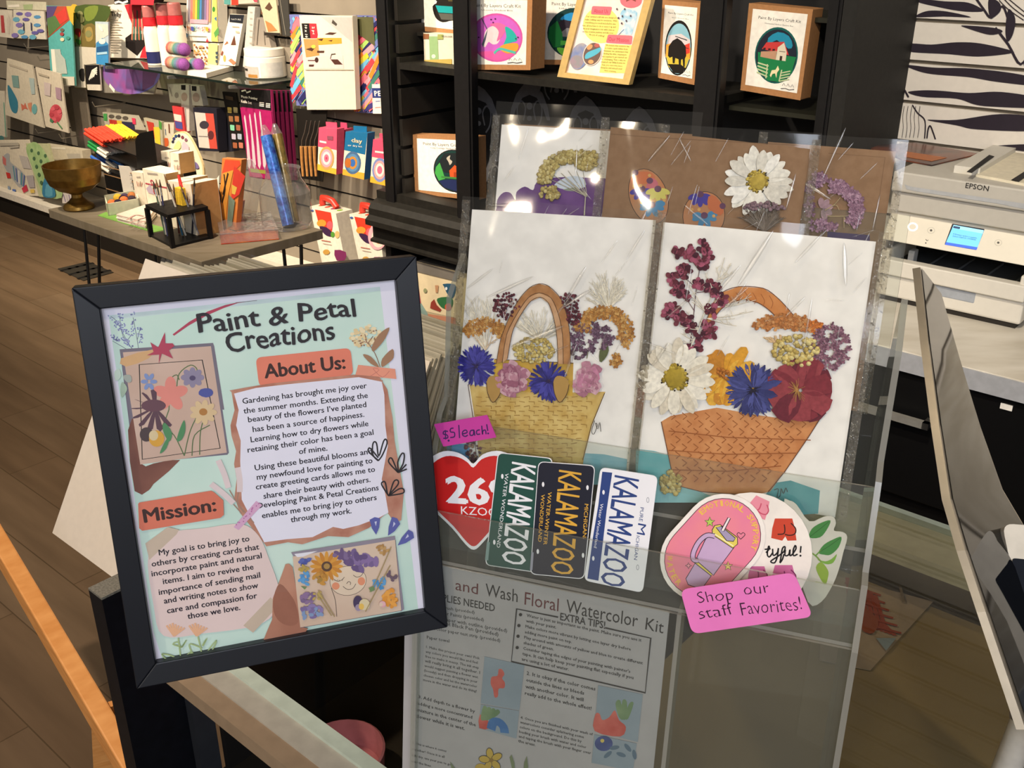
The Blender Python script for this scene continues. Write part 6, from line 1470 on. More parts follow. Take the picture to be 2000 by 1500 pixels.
def a_dots(a):
    for k in range(22): a.ell((150 + (k * 53) % 140, 440 + (k * 31) % 190), 9, 12, C(('#d9894a', '#8a4a3a', '#c9a04a')[k % 3]), n=8)
    for c in ((225, 465), (180, 525), (275, 590)): a.ell(c, 26, 22, C('#e0a070'), a0=180, a1=360)
    a.poly([(300, 425), (390, 425), (380, 640), (290, 640)], C('#ead98a'))
    for k in range(3): a.line([(370, 520 + k * 40), (392, 515 + k * 40)], 20, C('#3a4a58'))
pack('pattern_box', 'small white box with orange dots beneath the twisty crayon box', 'box', ZB((130, 415), (390, 425), (385, 645), (150, 632)), SB_(388, 127), .05, WH_, on(TB, a_dots))
mb = MB(); P_ = [hp(*p, GSZ + .001) for p in ZB((80, 735), (270, 765), (530, 690), (350, 655))]; 
mb.prism([p + Z * .022 for p in P_], -Z * .021, WH_); 
tag(mb.build('canvas_board_stack'), 'flat stack of small white canvas boards near the shelf edge', 'canvas boards')
def a_pencilset(a):
    a.poly([(492, 140), (635, 145), (620, 230), (492, 215)], C('#20242c')); a.text('NATURE', (510, 195), (605, 200), C('#c9c9c4'), cap=16, res=1); a.poly([(505, 440), (540, 345), (555, 440)], C('#6a4030')); a.poly([(440, 440), (470, 400), (480, 420)], C('#a8643a')); a.rquad([(480, 590), (510, 570), (560, 610), (530, 635)], 6, C('#c97a5a')); a.ell((445, 570), 12, 34, C('#c9a05a')); a.line([(520, 260), (590, 265)], 6, C('#c9a88a')); a.line([(555, 310), (590, 315)], 14, C('#c9b8a0')); a.line([(415, 540), (430, 500)], 16, C('#8a4a3a'))
pack('drawing_set', 'tall narrow cream drawing set leaning with a dark header', 'drawing set', ZB((493, 138), (636, 146), (545, 645), (385, 632)), SB_(440, 129), .02, WH_, on(TB, a_pencilset))
pack('drawing_set', 'slim pale grey box standing beside the white jar', 'drawing set', ZB((672, 62), (742, 70), (685, 665), (622, 652)), SB_(480, 132), .03, M('#c9c6c0', .4), on(TB, lambda a: [a.line([(690, 120 + k * 60), (715, 122 + k * 60)], 10, C('#a9a49a')) for k in range(7)]))
pack('drawing_set', 'grey cardboard set behind the slim pale box on the shelf', 'drawing set', ZB((745, 170), (830, 175), (900, 470), (700, 470)), 2.85, .03, C('#8f867c'), on(TB, lambda a: (a.line([(780, 190), (760, 440)], 8, C('#3a332c')), a.line([(830, 300), (840, 440)], 8, C('#5a5248')))))
# white jar
b0 = hp(521, 150, GSZ + .001)
jt = wz(521, 93, b0.dot(B)) - b0.z; jr = (wa(553, 120, b0.dot(B)) - wa(489, 120, b0.dot(B))) / 2 * .76
e = empty('gesso_jar', b0, 'round white primer jar with a screw lid at the shelf corner', 'jar')
mb = MB(); mb.lathe([(0, 0), (jr * .92, 0), (jr, .006), (jr, jt * .70), (jr * .93, jt * .74), (0, jt * .74)], b0, WH_, 30); body = mb.build('jar_body', e)
mb = MB(); mb.lathe([(jr * .96, 0), (jr * .97, .003), (jr * .97, jt * .24), (jr * .9, jt * .26), (0, jt * .26)], b0 + Z * jt * .74, WH_, 30); mb.build('screw_lid', e)
def wrap(name, c, r, z0, z1, t0, t1, m, parent, n=10, r2=None):
    mb = MB(); vs = []; q = r2 or r
    for k in range(n + 1):
        t = math.radians(t0 + (t1 - t0) * k / n); d = V((math.cos(t), math.sin(t), 0)); vs += [c + d * r + Z * z0, c + d * q + Z * z1]
    mb.add(vs, [(2 * i, 2 * i + 2, 2 * i + 3, 2 * i + 1) for i in range(n)], m, True); return mb.build(name, parent)
wrap('label', b0, jr + .0008, .004, jt * .42, 200, 262, M('#b9b0a8', .5), e); wrap('brush_stroke', b0, jr + .0012, .006, jt * .16, 225, 258, M('#a9783a', .5), e); wrap('label', b0, jr + .0008, .01, jt * .55, 268, 335, M('#d8d4cc', .5), e); wrap('name_print', b0, jr + .0014, jt * .26, jt * .34, 205, 225, M('#2a2622', .5), e)

# ------------------------------------------------------------------ hanging pads and canvas right of the shelf
def strokes_art(seed, region, n, sc, ang=-55):
    rnd = random.Random(seed)
    cols = ['#e8707f', '#e8862f', '#e8c93f', '#3f3a78', '#6fb4d8', '#a9cf6a', '#d8404a', '#6a78b0', '#2a2a5c', '#f09aa0', '#3f7a6a']
    def f(a):
        x0, x1, y0, y1 = region
        for k in range(n):
            c = (rnd.uniform(x0, x1), rnd.uniform(y0, y1)); L = sc * rnd.uniform(.8, 2.2); wv = sc * rnd.uniform(.45, .8); t = math.radians(ang + rnd.uniform(-10, 10)); d = (math.cos(t) * L, math.sin(t) * L)
            p = [(c[0] - d[0], c[1] - d[1]), (c[0] + d[0], c[1] + d[1])]
            p = [(min(max(q[0], x0 + wv / 2), x1 - wv / 2), min(max(q[1], y0 + wv / 2), y1 - wv / 2)) for q in p]
            a.line(p, wv, C(cols[k % len(cols)]))
    return f
BP = C('#6a70a8')
pack('paint_pad', 'colourful brush-stroke paint pad hanging left of the white canvas', 'paint pad', ZB((1075, 142), (1310, 150), (1320, 1040), (1145, 1030)), 2.82, .02, BP, on(TB, strokes_art(3, (1085, 1300, 160, 1020), 130, 52)), eps=.00004)
def a_pad2(a):
    strokes_art(8, (1690, 1985, 160, 1090), 170, 56, -50)(a); a.poly([(1895, 820), (1990, 820), (1990, 1108), (1905, 1108)], C('#efe6d8')); a.poly([(1895, 858), (1990, 858), (1990, 955), (1900, 955)], C('#2a3a78')); a.text('PE', (1922, 935), (1985, 935), WH_, cap=50, bold=.03, res=1); a.poly([(1720, 165), (1905, 165), (1925, 450), (1800, 360), (1700, 300)], C('#5a5a3a')); a.line([(1930, 990), (1975, 985)], 10, C('#8a90b0')); a.line([(1925, 1050), (1980, 1045)], 8, C('#c98a80'))
pack('paint_pad', 'colourful brush-stroke paint pad hanging beside the black shelf unit', 'paint pad', ZB((1680, 150), (1985, 155), (1990, 1108), (1725, 1100)), 2.83, .02, BP, on(TB, a_pad2), eps=.00004)
def a_canvas(a):
    a.poly([(1180, 155), (1690, 160), (1705, 680), (1235, 680)], C('#e3d6c0')); a.poly([(1195, 228), (1270, 228), (1285, 375), (1212, 372)], C('#1c1614')); a.poly([(1270, 228), (1340, 230), (1355, 340), (1350, 375), (1285, 375)], RD_)
    a.text('10 x 10', (1225, 245), (1232, 365), WH_, cap=24, bold=.02, res=1); a.text('2 pc', (1298, 260), (1306, 335), WH_, cap=24, bold=.02, res=1)
    a.poly([(1390, 165), (1690, 170), (1692, 415)], C('#b9b4ae')); a.poly([(1500, 190), (1545, 235), (1535, 255), (1490, 225)], C('#4a443c')); a.poly([(1345, 370), (1585, 370), (1590, 425), (1350, 440)], C('#e09a3a')); a.poly([(1215, 380), (1355, 380), (1370, 540), (1240, 560)], C('#b08a50')); a.poly([(1240, 560), (1600, 540), (1610, 670), (1240, 670)], C('#e0c0bc'))
    for p in ([(1420, 335), (1470, 315), (1540, 320), (1500, 340)], [(1350, 385), (1410, 375), (1395, 400)], [(1455, 395), (1500, 390), (1490, 405)], [(1480, 580), (1550, 580), (1600, 630), (1520, 630)], [(1350, 495), (1420, 495), (1415, 515), (1350, 515)], [(1270, 630), (1320, 630), (1315, 650), (1270, 650)], [(1240, 480), (1340, 450), (1300, 500)]): a.poly(p, C('#4a2c24'))
    a.ell((1345, 585), 18, 26, C('#3a2420')); a.ell((1315, 455), 22, 18, C('#c9c04a')); a.line([(1480, 575), (1490, 530), (1530, 525)], 7, C('#4a3a34')); a.line([(1260, 590), (1340, 590)], 6, C('#4a2c24')); a.line([(1235, 682), (1705, 682)], 6, C('#a99c88'))
pack('canvas_pack', 'white stretched canvas with a printed wrapper hanging by the shelf', 'canvas', ZB((1172, 150), (1692, 155), (1728, 1070), (1250, 1072)), 2.78, .025, M('#ddd2bd', .7, var=.02), on(TB, a_canvas), eps=.0001)
pack('hanging_card', 'tall cream card with brown sketches hanging above the white jar', 'card', ZB((770, -40), (940, -40), (985, 335), (855, 315)), 2.84, .006, C('#c9b99a'), on(TB, lambda a: (a.poly([(835, 80), (880, 20), (910, 75), (880, 105)], C('#5a4030')), a.poly([(795, 90), (815, 130), (800, 145)], C('#6a4a34')), a.poly([(840, 200), (900, 230), (960, 300), (870, 310)], C('#b07a48')), a.poly([(830, 315), (985, 322), (985, 348), (830, 345)], C('#2a2420')))))
pack('hanging_card', 'dark grey packaged strip hanging beside the sketch card', 'card', ZB((960, -40), (1060, -40), (1085, 350), (1010, 350)), 2.85, .006, C('#3a3834'), on(TB, lambda a: a.line([(985, 0), (1040, 340)], 8, C('#7a7468'))))
pack('hanging_card', 'red and white small pack at the top edge above the pencil set', 'card', ZB((430, -40), (760, -40), (760, 25), (440, 50)), 2.84, .01, C('#c9c0b0'), on(TB, lambda a: (a.poly([(510, -40), (575, -40), (578, 50), (510, 48)], C('#c9402f')), a.poly([(700, -40), (760, -40), (765, 20), (735, 20)], C('#c94a5a')), a.poly([(440, -10), (500, -10), (500, 45), (440, 40)], C('#5a9a94')))))

# ------------------------------------------------------------------ far left hanging packs
def sheetpack(name, label, c4, b, m, art, group=None, T=TA, cat='pack'): return pack(name, label, cat, c4, b, .008, m, on(T, art) if art else None, group, eps=.0003)
HG = 'art packs hanging at the far left of the slatwall'
def a_gems(a):
    for k, (x, y) in enumerate(((190, 135), (275, 140), (365, 165), (160, 190), (255, 190), (190, 245), (365, 245), (210, 310), (345, 320), (150, 345), (245, 360), (325, 362), (400, 300))): a.ell((x, y), 36, 18 + (k * 7) % 14, C(('#6f66a8', '#8a7ab8', '#5f9ac8', '#6fb0c8')[k % 4]), n=7)
    for x in (235, 310): a.line([(x, 220), (x + 3, 300)], 12, C('#4a5070'))
sheetpack('sticker_pack', 'blue and violet gem print pack at the top left', ZA((130, 95), (430, 110), (450, 385), (130, 372)), 2.80, M('#e0d8c6', .5), a_gems, HG)
sheetpack('sticker_pack', 'white pack with a red pencil drawing at the left edge', ZA((-60, 95), (120, 100), (130, 375), (-60, 350)), 2.81, M('#ddd4c2', .5), lambda a: (a.poly([(5, 150), (35, 150), (50, 320), (15, 320)], C('#b8484a')), [a.poly([(70 + k * 35, 190), (85 + k * 35, 145), (100 + k * 35, 190), (95 + k * 35, 330), (75 + k * 35, 330)], C('#d0c4b4')) for k in range(2)]), HG)
sheetpack('sticker_pack', 'pale green lettered pack above the gem print pack', ZA((60, 5), (450, 20), (455, 100), (70, 90)), 2.82, M('#cfcab2', .5), lambda a: (a.poly([(225, 45), (320, 40), (315, 95), (235, 95)], C('#a9b88a')), a.line([(80, 60), (190, 55)], 14, WH_)), HG)
def a_teal(a):
    a.poly([(455, 60), (665, 60), (680, 195), (470, 370)], C('#b8503c')); a.poly([(455, 60), (560, 60), (500, 200), (460, 250)], C('#5a4a78')); a.poly([(460, 180), (540, 150), (600, 240), (475, 360)], C('#5a7a4a')); a.poly([(540, 150), (640, 70), (665, 190), (590, 240)], C('#d0443a')); a.poly([(650, 60), (720, 60), (720, 250), (685, 200)], C('#e0b040'))
    a.poly([(510, 480), (590, 480), (600, 530), (640, 580), (660, 720), (545, 720)], C('#b9c2b8')); a.poly([(500, 480), (535, 480), (555, 700), (520, 738)], WH_)
    for c, m in (((610, 292), '#6a6a5a'), ((608, 332), '#a84a4a'), ((612, 385), '#e0d8b0'), ((668, 370), '#4a9a88')): a.ell(c, 20, 18, C(m), n=12)
    a.poly([(490, 745), (730, 748), (735, 835), (505, 828)], C('#d8d0bc')); a.poly([(520, 762), (590, 762), (590, 812), (522, 810)], C('#d8b83a'))
sheetpack('paint_kit', 'turquoise painting pack with a red and green splash, hanging left', ZA((452, 55), (690, 60), (735, 838), (500, 828)), 2.74, M('#5fb4b0', .35, .5), a_teal, HG)
def a_leaf(a):
    for k, (p, c) in enumerate((([(690, 60), (760, 60), (740, 200), (700, 250)], '#d8b03a'), ([(740, 60), (1060, 60), (1040, 200), (900, 260), (780, 220)], '#4a5a2c'), ([(830, 80), (960, 60), (920, 180), (840, 200)], '#7a8a3c'), ([(700, 220), (740, 280), (730, 340), (700, 330)], '#a8b83a'), ([(735, 280), (790, 290), (780, 360), (740, 340)], '#b8302a'), ([(705, 340), (760, 350), (740, 410), (710, 400)], '#d8c84a'), ([(740, 380), (800, 400), (770, 440)], '#4a8a34'), ([(820, 260), (930, 245), (930, 460), (800, 455)], '#7a6a38'), ([(840, 280), (900, 270), (910, 380), (850, 400)], '#a89050'))): a.poly(p, C(c), smooth=3)
    for c in ((785, 140), (800, 190), (870, 330)): a.ell(c, 32, 34, C('#8a8a5a'), n=12)
    for k in range(6): a.ell((745 + (k * 29) % 60, 455 + k * 16), 7, 7, INK, n=6)
    a.poly([(710, 450), (955, 465), (950, 620), (830, 630), (850, 855), (735, 850)], C('#d5ccba')); a.poly([(780, 690), (830, 670), (835, 790), (795, 780)], C('#2a2624'), smooth=2)
sheetpack('leaf_print_pack', 'green and red leaf print pack with white lower half', ZA((690, 58), (1065, 62), (960, 870), (735, 858)), 2.79, M('#a9a070', .5), a_leaf, HG)
sheetpack('leaf_print_pack', 'small black card with white line drawing below the leaf pack', ZA((828, 632), (970, 630), (985, 885), (855, 878)), 2.73, M('#d9d0be', .5), lambda a: (a.poly([(830, 634), (968, 632), (980, 825), (845, 822)], C('#171416')), [a.line([(870 + k * 15, 780 - k * 10), (900 + k * 10, 690 + k * 8), (950, 660 + k * 22)], 9, WH_) for k in range(4)]), HG)
def a_water(a):
    a.poly([(935, 230), (1055, 240), (1060, 340), (940, 420)], C('#d8d2c4')); a.poly([(940, 420), (1000, 370), (1058, 430), (1060, 560), (940, 540)], C('#3f86b8')); a.poly([(945, 460), (1055, 440), (1055, 500), (945, 510)], C('#2a5a8a')); a.poly([(940, 540), (1060, 540), (1060, 640), (945, 625)], C('#3f90c8')); a.ell((1000, 405), 32, 26, WH_); a.poly([(960, 240), (1000, 270), (1010, 310), (980, 290)], WH_, smooth=2); a.line([(950, 525), (1050, 515)], 14, C('#a8cce0'))
sheetpack('water_print_pack', 'blue ocean wave print pack left of the desk tidy box', ZA((930, 210), (1058, 215), (1062, 640), (940, 626)), 2.71, M('#b9c8d0', .35, .5), a_water, HG)
def a_purp(a):
    P = [(1000 + 285 * math.cos(t / 24 * 6.2832) + 285, 700 + 220 * math.sin(t / 24 * 6.2832)) for t in range(24)]
    P = [(x, max(y, 640)) for x, y in P]
    a.poly(P, M('#a0559a', .4, .5, h2='#6a6ab0', scale=8)); a.poly([(1395, 660), (1555, 690), (1500, 830), (1390, 890)], C('#6f4a7a')); a.line([(1070, 830), (1120, 890)], 26, WH_)
sheetpack('folder_pack', 'large purple plastic pack hanging just under the glass shelf', ZA((965, 632), (1560, 680), (1500, 920), (990, 905)), 2.75, M('#8d867a', .4), a_purp, HG)
def a_sea(a):
    a.poly([(75, 830), (130, 900), (175, 1000), (165, 1100), (120, 1090), (90, 1000)], C('#3a7a90'), smooth=3); a.poly([(205, 1010), (235, 1030), (245, 1000), (258, 1040), (275, 1070), (240, 1060), (215, 1080)], C('#c8705a')); a.poly([(270, 1010), (310, 1000), (305, 1100), (280, 1060)], C('#d08a6a')); a.ell((338, 1065), 26, 50, C('#6fa8a8')); a.poly([(115, 735), (180, 740), (190, 860), (130, 850)], C('#7a9a94')); a.poly([(285, 760), (335, 765), (345, 920), (310, 920)], C('#a8b8b4')); a.line([(90, 630), (270, 690)], 12, C('#b8ac98'))
sheetpack('stencil_pack', 'white pack with blue seahorse and starfish, hanging far left', ZA((70, 570), (315, 640), (430, 1250), (50, 1120)), 2.72, M('#cfc4ae', .45, .4), a_sea, HG)
def a_rose(a):
    a.ell((545, 1110), 62, 92, C('#c8505a'), n=18); [a.ell((545 + 40 * math.cos(k), 1110 + 62 * math.sin(k)), 24, 20, C(('#d8606a', '#b8444e')[k % 2]), n=8) for k in range(7)]
    a.poly([(495, 1150), (530, 1180), (515, 1200), (490, 1185)], C('#4a7a58')); a.line([(560, 1190), (610, 1255)], 14, C('#5a8a5c')); a.poly([(435, 800), (500, 815), (495, 940), (440, 925)], C('#c4b4b0')); a.poly([(545, 850), (600, 860), (605, 980), (555, 960)], C('#a88a98')); a.line([(380, 720), (480, 750)], 12, C('#b0a490'))
sheetpack('stencil_pack', 'white pack with a red rose, hanging right of the starfish pack', ZA((345, 655), (590, 720), (670, 1300), (445, 1235)), 2.70, M('#d2c6b0', .45, .4), a_rose, HG)
sheetpack('stencil_pack', 'narrow grey edge-on pack behind the marker rack', ZA((690, 830), (830, 850), (920, 1500), (770, 1480)), 2.83, M('#8a7f70', .5), lambda a: a.ell((810, 1310), 40, 60, C('#9a7f7a')), HG)
sheetpack('stencil_pack', 'grey strip pack hanging left of the purple pack', ZA((600, 835), (700, 850), (790, 1300), (700, 1280)), 2.84, M('#6f675b', .5), None, HG)
sheetpack('stencil_pack', 'mint-edged white pack at the left frame edge', ZA((-120, 880), (45, 890), (65, 1340), (-120, 1300)), 2.74, M('#cfc6b2', .5), lambda a: (a.line([(38, 1000), (58, 1340)], 12, C('#7aa890')), a.ell((10, 1350), 30, 26, C('#4a7a78'))), HG)
# wire display hooks
def hook(x, y, b, label, L=.12):
    p = wp(x, y, b); q = p + B * (WB - b); mb = MB(); mb.tube([q, p, p - B * .01 + Z * .025], .003, M('#a9a397', .35, .5, .7), 6); tag(mb.build('display_hook'), label, 'hook', 'wire hooks on the left slatwall')
for x, y, lb in ((52, 94, 'bare wire hook below the gem print pack'), (78, 118, 'bare wire hook beside the turquoise pack, upper left'), (74, 260, 'wire hook under the starfish pack'), (120, 270, 'wire hook under the rose pack'), (185, 208, 'wire hook below the purple pack')): hook(x, y, 2.72, lb)

# ------------------------------------------------------------------ middle zone of the slatwall
MG = 'small kits hanging under the glass shelf'
def kitbox(label, c4, m, art, b=2.80, dep=.03, cat='craft pack', T=TA, name='craft_pack'): return pack(name, label, cat, c4, b, dep, m, on(T, art) if art else None, MG, eps=.0002)
LG = M('#bdb4a8', .5)
kitbox('leftmost grey stitch kit pack hanging below the shelf', ZA((1635, 820), (1760, 825), (1765, 1010), (1660, 1000)), LG, lambda a: (a.ell((1725, 930), 20, 28, C('#8a8078')), a.line([(1655, 850), (1680, 940)], 14, C('#948a80'))))
kitbox('grey stitch kit pack with black tab, second from left', ZA((1755, 820), (1845, 830), (1850, 1280), (1790, 1290)), M('#c4bcb2', .5), lambda a: (a.poly([(1768, 830), (1812, 830), (1812, 880), (1770, 875)], INK), a.ell((1800, 945), 30, 42, C('#a89084')), a.line([(1810, 1060), (1820, 1240)], 10, C('#8f8a84'))))
kitbox('grey stitch kit pack with black tab, third from left', ZA((1862, 830), (1945, 840), (1985, 1035), (1880, 1030)), LG, lambda a: (a.poly([(1872, 838), (1918, 842), (1918, 890), (1875, 885)], INK), a.ell((1915, 950), 34, 46, C('#a08a80'))))
kitbox('red white and blue flag-like craft pack under the grey packs', ZA((1680, 1035), (1780, 1050), (1810, 1300), (1715, 1270)), C('#c03a3c'), lambda a: (a.poly([(1695, 1110), (1770, 1125), (1775, 1190), (1705, 1175)], C('#d8ccc0')), a.poly([(1705, 1180), (1778, 1195), (1785, 1265), (1718, 1250)], C('#4a4a8a'))), 2.79)
def a_fr(a):
    a.poly([(150, 1095), (255, 1105), (300, 1450), (195, 1440)], C('#c9bfb4')); a.poly([(255, 1105), (335, 1110), (375, 1455), (300, 1450)], C('#c04a3c')); a.ell((245, 1220), 46, 40, C('#3a343c')); a.ell((310, 1320), 30, 44, C('#5a2a2c')); a.line([(190, 1330), (290, 1335)], 6, C('#7a7470'))
kitbox('dark blue framed box with a grey and red window', ZB((135, 1050), (365, 1060), (385, 1480), (180, 1470)), C('#1d1c28'), a_fr, 2.74, .05, 'box', TB, 'boxed_kit')
kitbox('plain dark navy box right of the grey and red window box', ZB((365, 1085), (480, 1095), (520, 1480), (390, 1490)), C('#232430'), None, 2.80, .04, 'box', TB, 'boxed_kit')
def a_pan(a):
    cols = ['#b09a50', '#a89a70', '#8a5f3a', '#9a6038', '#7ac09a', '#9a5a40', '#b8b0c0', '#a0a8b8', '#9a5838', '#b8705a']
    for k, c in enumerate(cols): x = 470 + (k % 2) * 58 + (k // 2) * 14; y = 1045 + (k // 2) * 86; a.rquad([(x, y), (x + 42, y + 5), (x + 44, y + 60), (x + 4, y + 55)], 8, C(c))
    a.line([(455, 950), (530, 965)], 26, C('#4a3a2c'))
kitbox('black paint palette card with two columns of colour swatches', ZB((420, 895), (550, 905), (650, 1470), (520, 1450)), C('#15110e'), a_pan, 2.78, .01, 'palette', TB, 'paint_palette')
def a_knife(a):
    a.poly([(590, 870), (890, 880), (900, 1080), (600, 1040)], INK); a.text('Knife', (608, 1000), (665, 1010), WH_, cap=30, bold=.02, res=1); a.text('Set', (675, 1012), (710, 1018), C('#c9c0b8'), cap=26, res=1); a.text('Plastic Painting', (610, 955), (765, 975), WH_, cap=24, bold=.02, res=1); a.line([(610, 890), (650, 880), (660, 905), (700, 890)], 10, WH_); [a.line([(785, 1000 + k * 16), (830, 1005 + k * 16)], 6, WH_) for k in range(3)]; [a.line([(850, 1010 + k * 16), (892, 1015 + k * 16)], 6, WH_) for k in range(3)]
    a.poly([(600, 1048), (905, 1085), (960, 1760), (690, 1720)], M('#a3205c', .3, .5), smooth=0)
    for k in range(4):
        x = 645 + k * 50; a.poly([(x - 8, 1150 - k * 12), (x + 4, 1130 - k * 12), (x + 22, 1260), (x + 60, 1600), (x + 30, 1620), (x + 12, 1300)], C('#c9b8bc'), smooth=2)
    a.line([(700, 1660), (850, 1680)], 26, C('#8a8a3a'))
o = kitbox('front magenta palette knife set with black header', ZB((590, 865), (895, 880), (965, 1770), (690, 1730)), C('#8a1c50'), a_knife, 2.70, .012, 'knife set', TB, 'palette_knife_set')
for i, lb in enumerate(('second magenta knife set behind the front one', 'third magenta knife set in the hanging row', 'fourth magenta knife set in the hanging row', 'rearmost magenta knife set beside the wooden brushes')):
    x = 895 + i * 45; kitbox(lb, [(350 + u / 5, v / 5) for u, v in ((x, 882), (x + 44, 885), (x + 108, 1760), (x + 66, 1765))], C('#7a1a46'), (lambda x: lambda a: (a.poly([(x, 882), (x + 44, 885), (x + 60, 1090), (x + 14, 1090)], INK), a.line([(x + 30, 1100), (x + 92, 1740)], 8, C('#a8386a'))))(x), 2.73 + i * .025, .012, 'knife set', TB, 'palette_knife_set')
# brush card with wooden handles
e = empty('brush_set', wp(600, 340, 2.78), 'carded set of wooden-handled brushes hanging beside the knife sets', 'brush set')
mb = MB(); mb.prism([wp(*p, 2.80) for p in ZD((990, 60), (1290, 80), (1250, 775), (1030, 740))], B * .004, C('#15110d')); mb.build('backing_card', e)
for k in range(4):
    x = 1035 + k * 42
    mb = MB(); p = [wp(*q, 2.78) for q in ZD((x + 60, 180), (x + 40, 290), (x + 12, 370), (x + 10, 430))]; mb.tube(p, .003, M('#a8a49c', .25, .5, .9), 6); mb.build('ferrule', e)
    mb = MB(); p = [wp(*q, 2.78) for q in ZD((x + 10, 430), (x + 14, 560), (x + 26, 720))]; mb.tube(p, .009, M('#c08a50', .5, h2='#a8743c', scale=50), 8, r2=.006); mb.build('handle', e)
# clay kits
def claykit(label, c4, top, art, b, face='#f0e0c8'):
    P = [wp(*p, b) for p in c4]; e = empty('clay_kit', (P[2] + P[3]) / 2, label, 'clay kit', 'hanging air-dry clay kits')
    mb = MB(); mb.prism(P, B * .04, M(face, .5), M(top, .5)); 
    a = Art(wallpl(b - .0006, .0002), mb); a.T = zoomT(*TD[:2], 5); a.zs = 5; art(a); mb.build('carton', e)
    t0 = P[0].lerp(P[1], .2) + B * .02; t1 = P[0].lerp(P[1], .8) + B * .02
    mb = MB(); mb.prism([t0, t1, t1 + Z * .022, t0 + Z * .022], B * .002, M(top, .5)); mb.build('hang_tab', e)
def ring(a, c, R, cols):
    for k, h in enumerate(cols): a.ell(c, R[0] * (1 - k * .22), R[1] * (1 - k * .22), C(h), n=20)
PKC = '#e0506e'
claykit('pink clay kit, leftmost of the hanging kits', ZD((1215, 245), (1390, 260), (1385, 705), (1200, 660)), PKC, lambda a: (a.poly([(1215, 245), (1390, 260), (1388, 465), (1205, 430)], C(PKC)), a.poly([(1200, 600), (1385, 650), (1385, 705), (1200, 660)], C('#f0b03a')), ring(a, (1290, 545), (72, 115), ('#c99a5c', '#e0a0b0', '#f0e8d8', '#e0708a', '#d83a5a')), a.line([(1225, 380), (1290, 392)], 14, WH_), a.poly([(1295, 325), (1355, 330), (1355, 370), (1300, 365)], C('#8a4a5c'))), 2.72)
claykit('second pink clay kit half hidden behind the leftmost one', ZD((1370, 250), (1475, 262), (1455, 560), (1395, 560)), '#c0486a', lambda a: (a.poly([(1395, 430), (1450, 440), (1455, 560), (1400, 560)], C('#3a4a78')), a.poly([(1395, 300), (1445, 310), (1445, 360), (1395, 355)], C('#d87a8a'))), 2.77, '#b03f60')
claykit('blue clay kit hanging between the pink kits', ZD((1475, 285), (1690, 300), (1655, 755), (1445, 705)), '#1a6a98', lambda a: (a.poly([(1475, 285), (1690, 300), (1665, 510), (1462, 465)], C('#1a6a98')), a.poly([(1448, 650), (1660, 690), (1655, 755), (1445, 705)], C('#f0a83a')), ring(a, (1545, 590), (80, 112), ('#4a6a90', '#5a88b0', '#c9863a', '#3a6ab0')), a.ell((1500, 590), 30, 48, C('#b86a2c')), a.text('clay', (1535, 385), (1640, 400), C('#d8c8a8'), cap=40, bold=.03, res=1), a.text('air dry kit', (1500, 425), (1640, 440), WH_, cap=18, res=1)), 2.71)
claykit('rightmost pink clay kit beside the black post', ZD((1745, 360), (1880, 375), (1890, 820), (1715, 780)), PKC, lambda a: (a.poly([(1745, 360), (1880, 375), (1885, 560), (1730, 530)], C(PKC)), a.poly([(1718, 720), (1888, 760), (1890, 820), (1715, 780)], C('#f0b03a')), ring(a, (1810, 660), (74, 118), ('#7a8ac0', '#f0a0a0', '#f0e8d8', '#e06a8a')), a.line([(1765, 480), (1860, 492)], 14, WH_)), 2.72)
# clay toy boxes standing below
def toy(label, c4, b, art, dep=.09):
    P = [wp(*p, b) for p in c4]; e = empty('toy_box', (P[2] + P[3]) / 2 + B * .03, label, 'toy box', 'white toy boxes with red handles')
    mb = MB(); mb.prism(P, B * dep, M('#efe6d4', .5), M('#d8cfbe', .5)); a = Art(wallpl(b - .0006, .0002), mb); a.T = zoomT(*TD[:2], 5); a.zs = 5; art(a)
    # coloured spots on the lid
    top = [P[0] + Z * .0006, P[1] + Z * .0006]
    for k, h in enumerate(('#d85a2a', '#d0402f', '#8a2a5a', '#7aa83a')):
        c = top[0].lerp(top[1], .15 + k * .23) + B * .045; mb.add([c + A * .010 * math.cos(t) + B * .016 * math.sin(t) for t in [i * .5236 for i in range(12)]], [tuple(range(12))], C(h))
    mb.build('carton', e)
    m = P[0].lerp(P[1], .35) + B * .05; mb = MB()
    mb.tube([m + A * -.035 + Z * .005, m + A * -.03 + Z * .035, m + Z * .035, m + A * .035 + Z * .030, m + A * .06 + Z * .006], .014, M('#e0382a', .35, .5), 10); mb.build('handle', e)
def a_toy(dx):
    def f(a):
        Q = lambda *p: [(x + dx, y + dx * .18) for x, y in p]
        a.poly(Q((1175, 1045), (1330, 1075), (1350, 1190), (1335, 1310), (1290, 1300), (1220, 1210)), C('#d8402a')); a.ell(Q((1240, 1180))[0], 46, 36, C('#e09a3a'), n=14); a.ell(Q((1320, 1200))[0], 30, 42, C('#d8606a'), n=14); a.poly(Q((1220, 1210), (1290, 1220), (1345, 1270), (1340, 1310), (1290, 1300), (1245, 1260)), C('#3f2448'), smooth=2); a.ell(Q((1350, 1290))[0], 20, 28, C('#5a9a3a'), n=12); a.ell(Q((1395, 1290))[0], 24, 36, C('#d8b87a'), n=12)
        a.line(Q((1240, 1345), (1330, 1360)), 8, C('#c07a6a')); a.line(Q((1255, 1375), (1340, 1390)), 6, C('#d0b8a8')); a.poly(Q((1370, 1440), (1480, 1460), (1470, 1540), (1390, 1540)), C('#7a2a5a'), smooth=2); a.ell(Q((1290, 1460))[0], 34, 26, C('#c99a4a'), n=10); a.ell(Q((1150, 1055))[0], 16, 10, C('#3a5aa0'), n=10)
    return f
toy('white fruit toy box with red handle, left one below the clay kits', ZD((1125, 1015), (1380, 1085), (1500, 1720), (1260, 1640)), 2.66, a_toy(0))
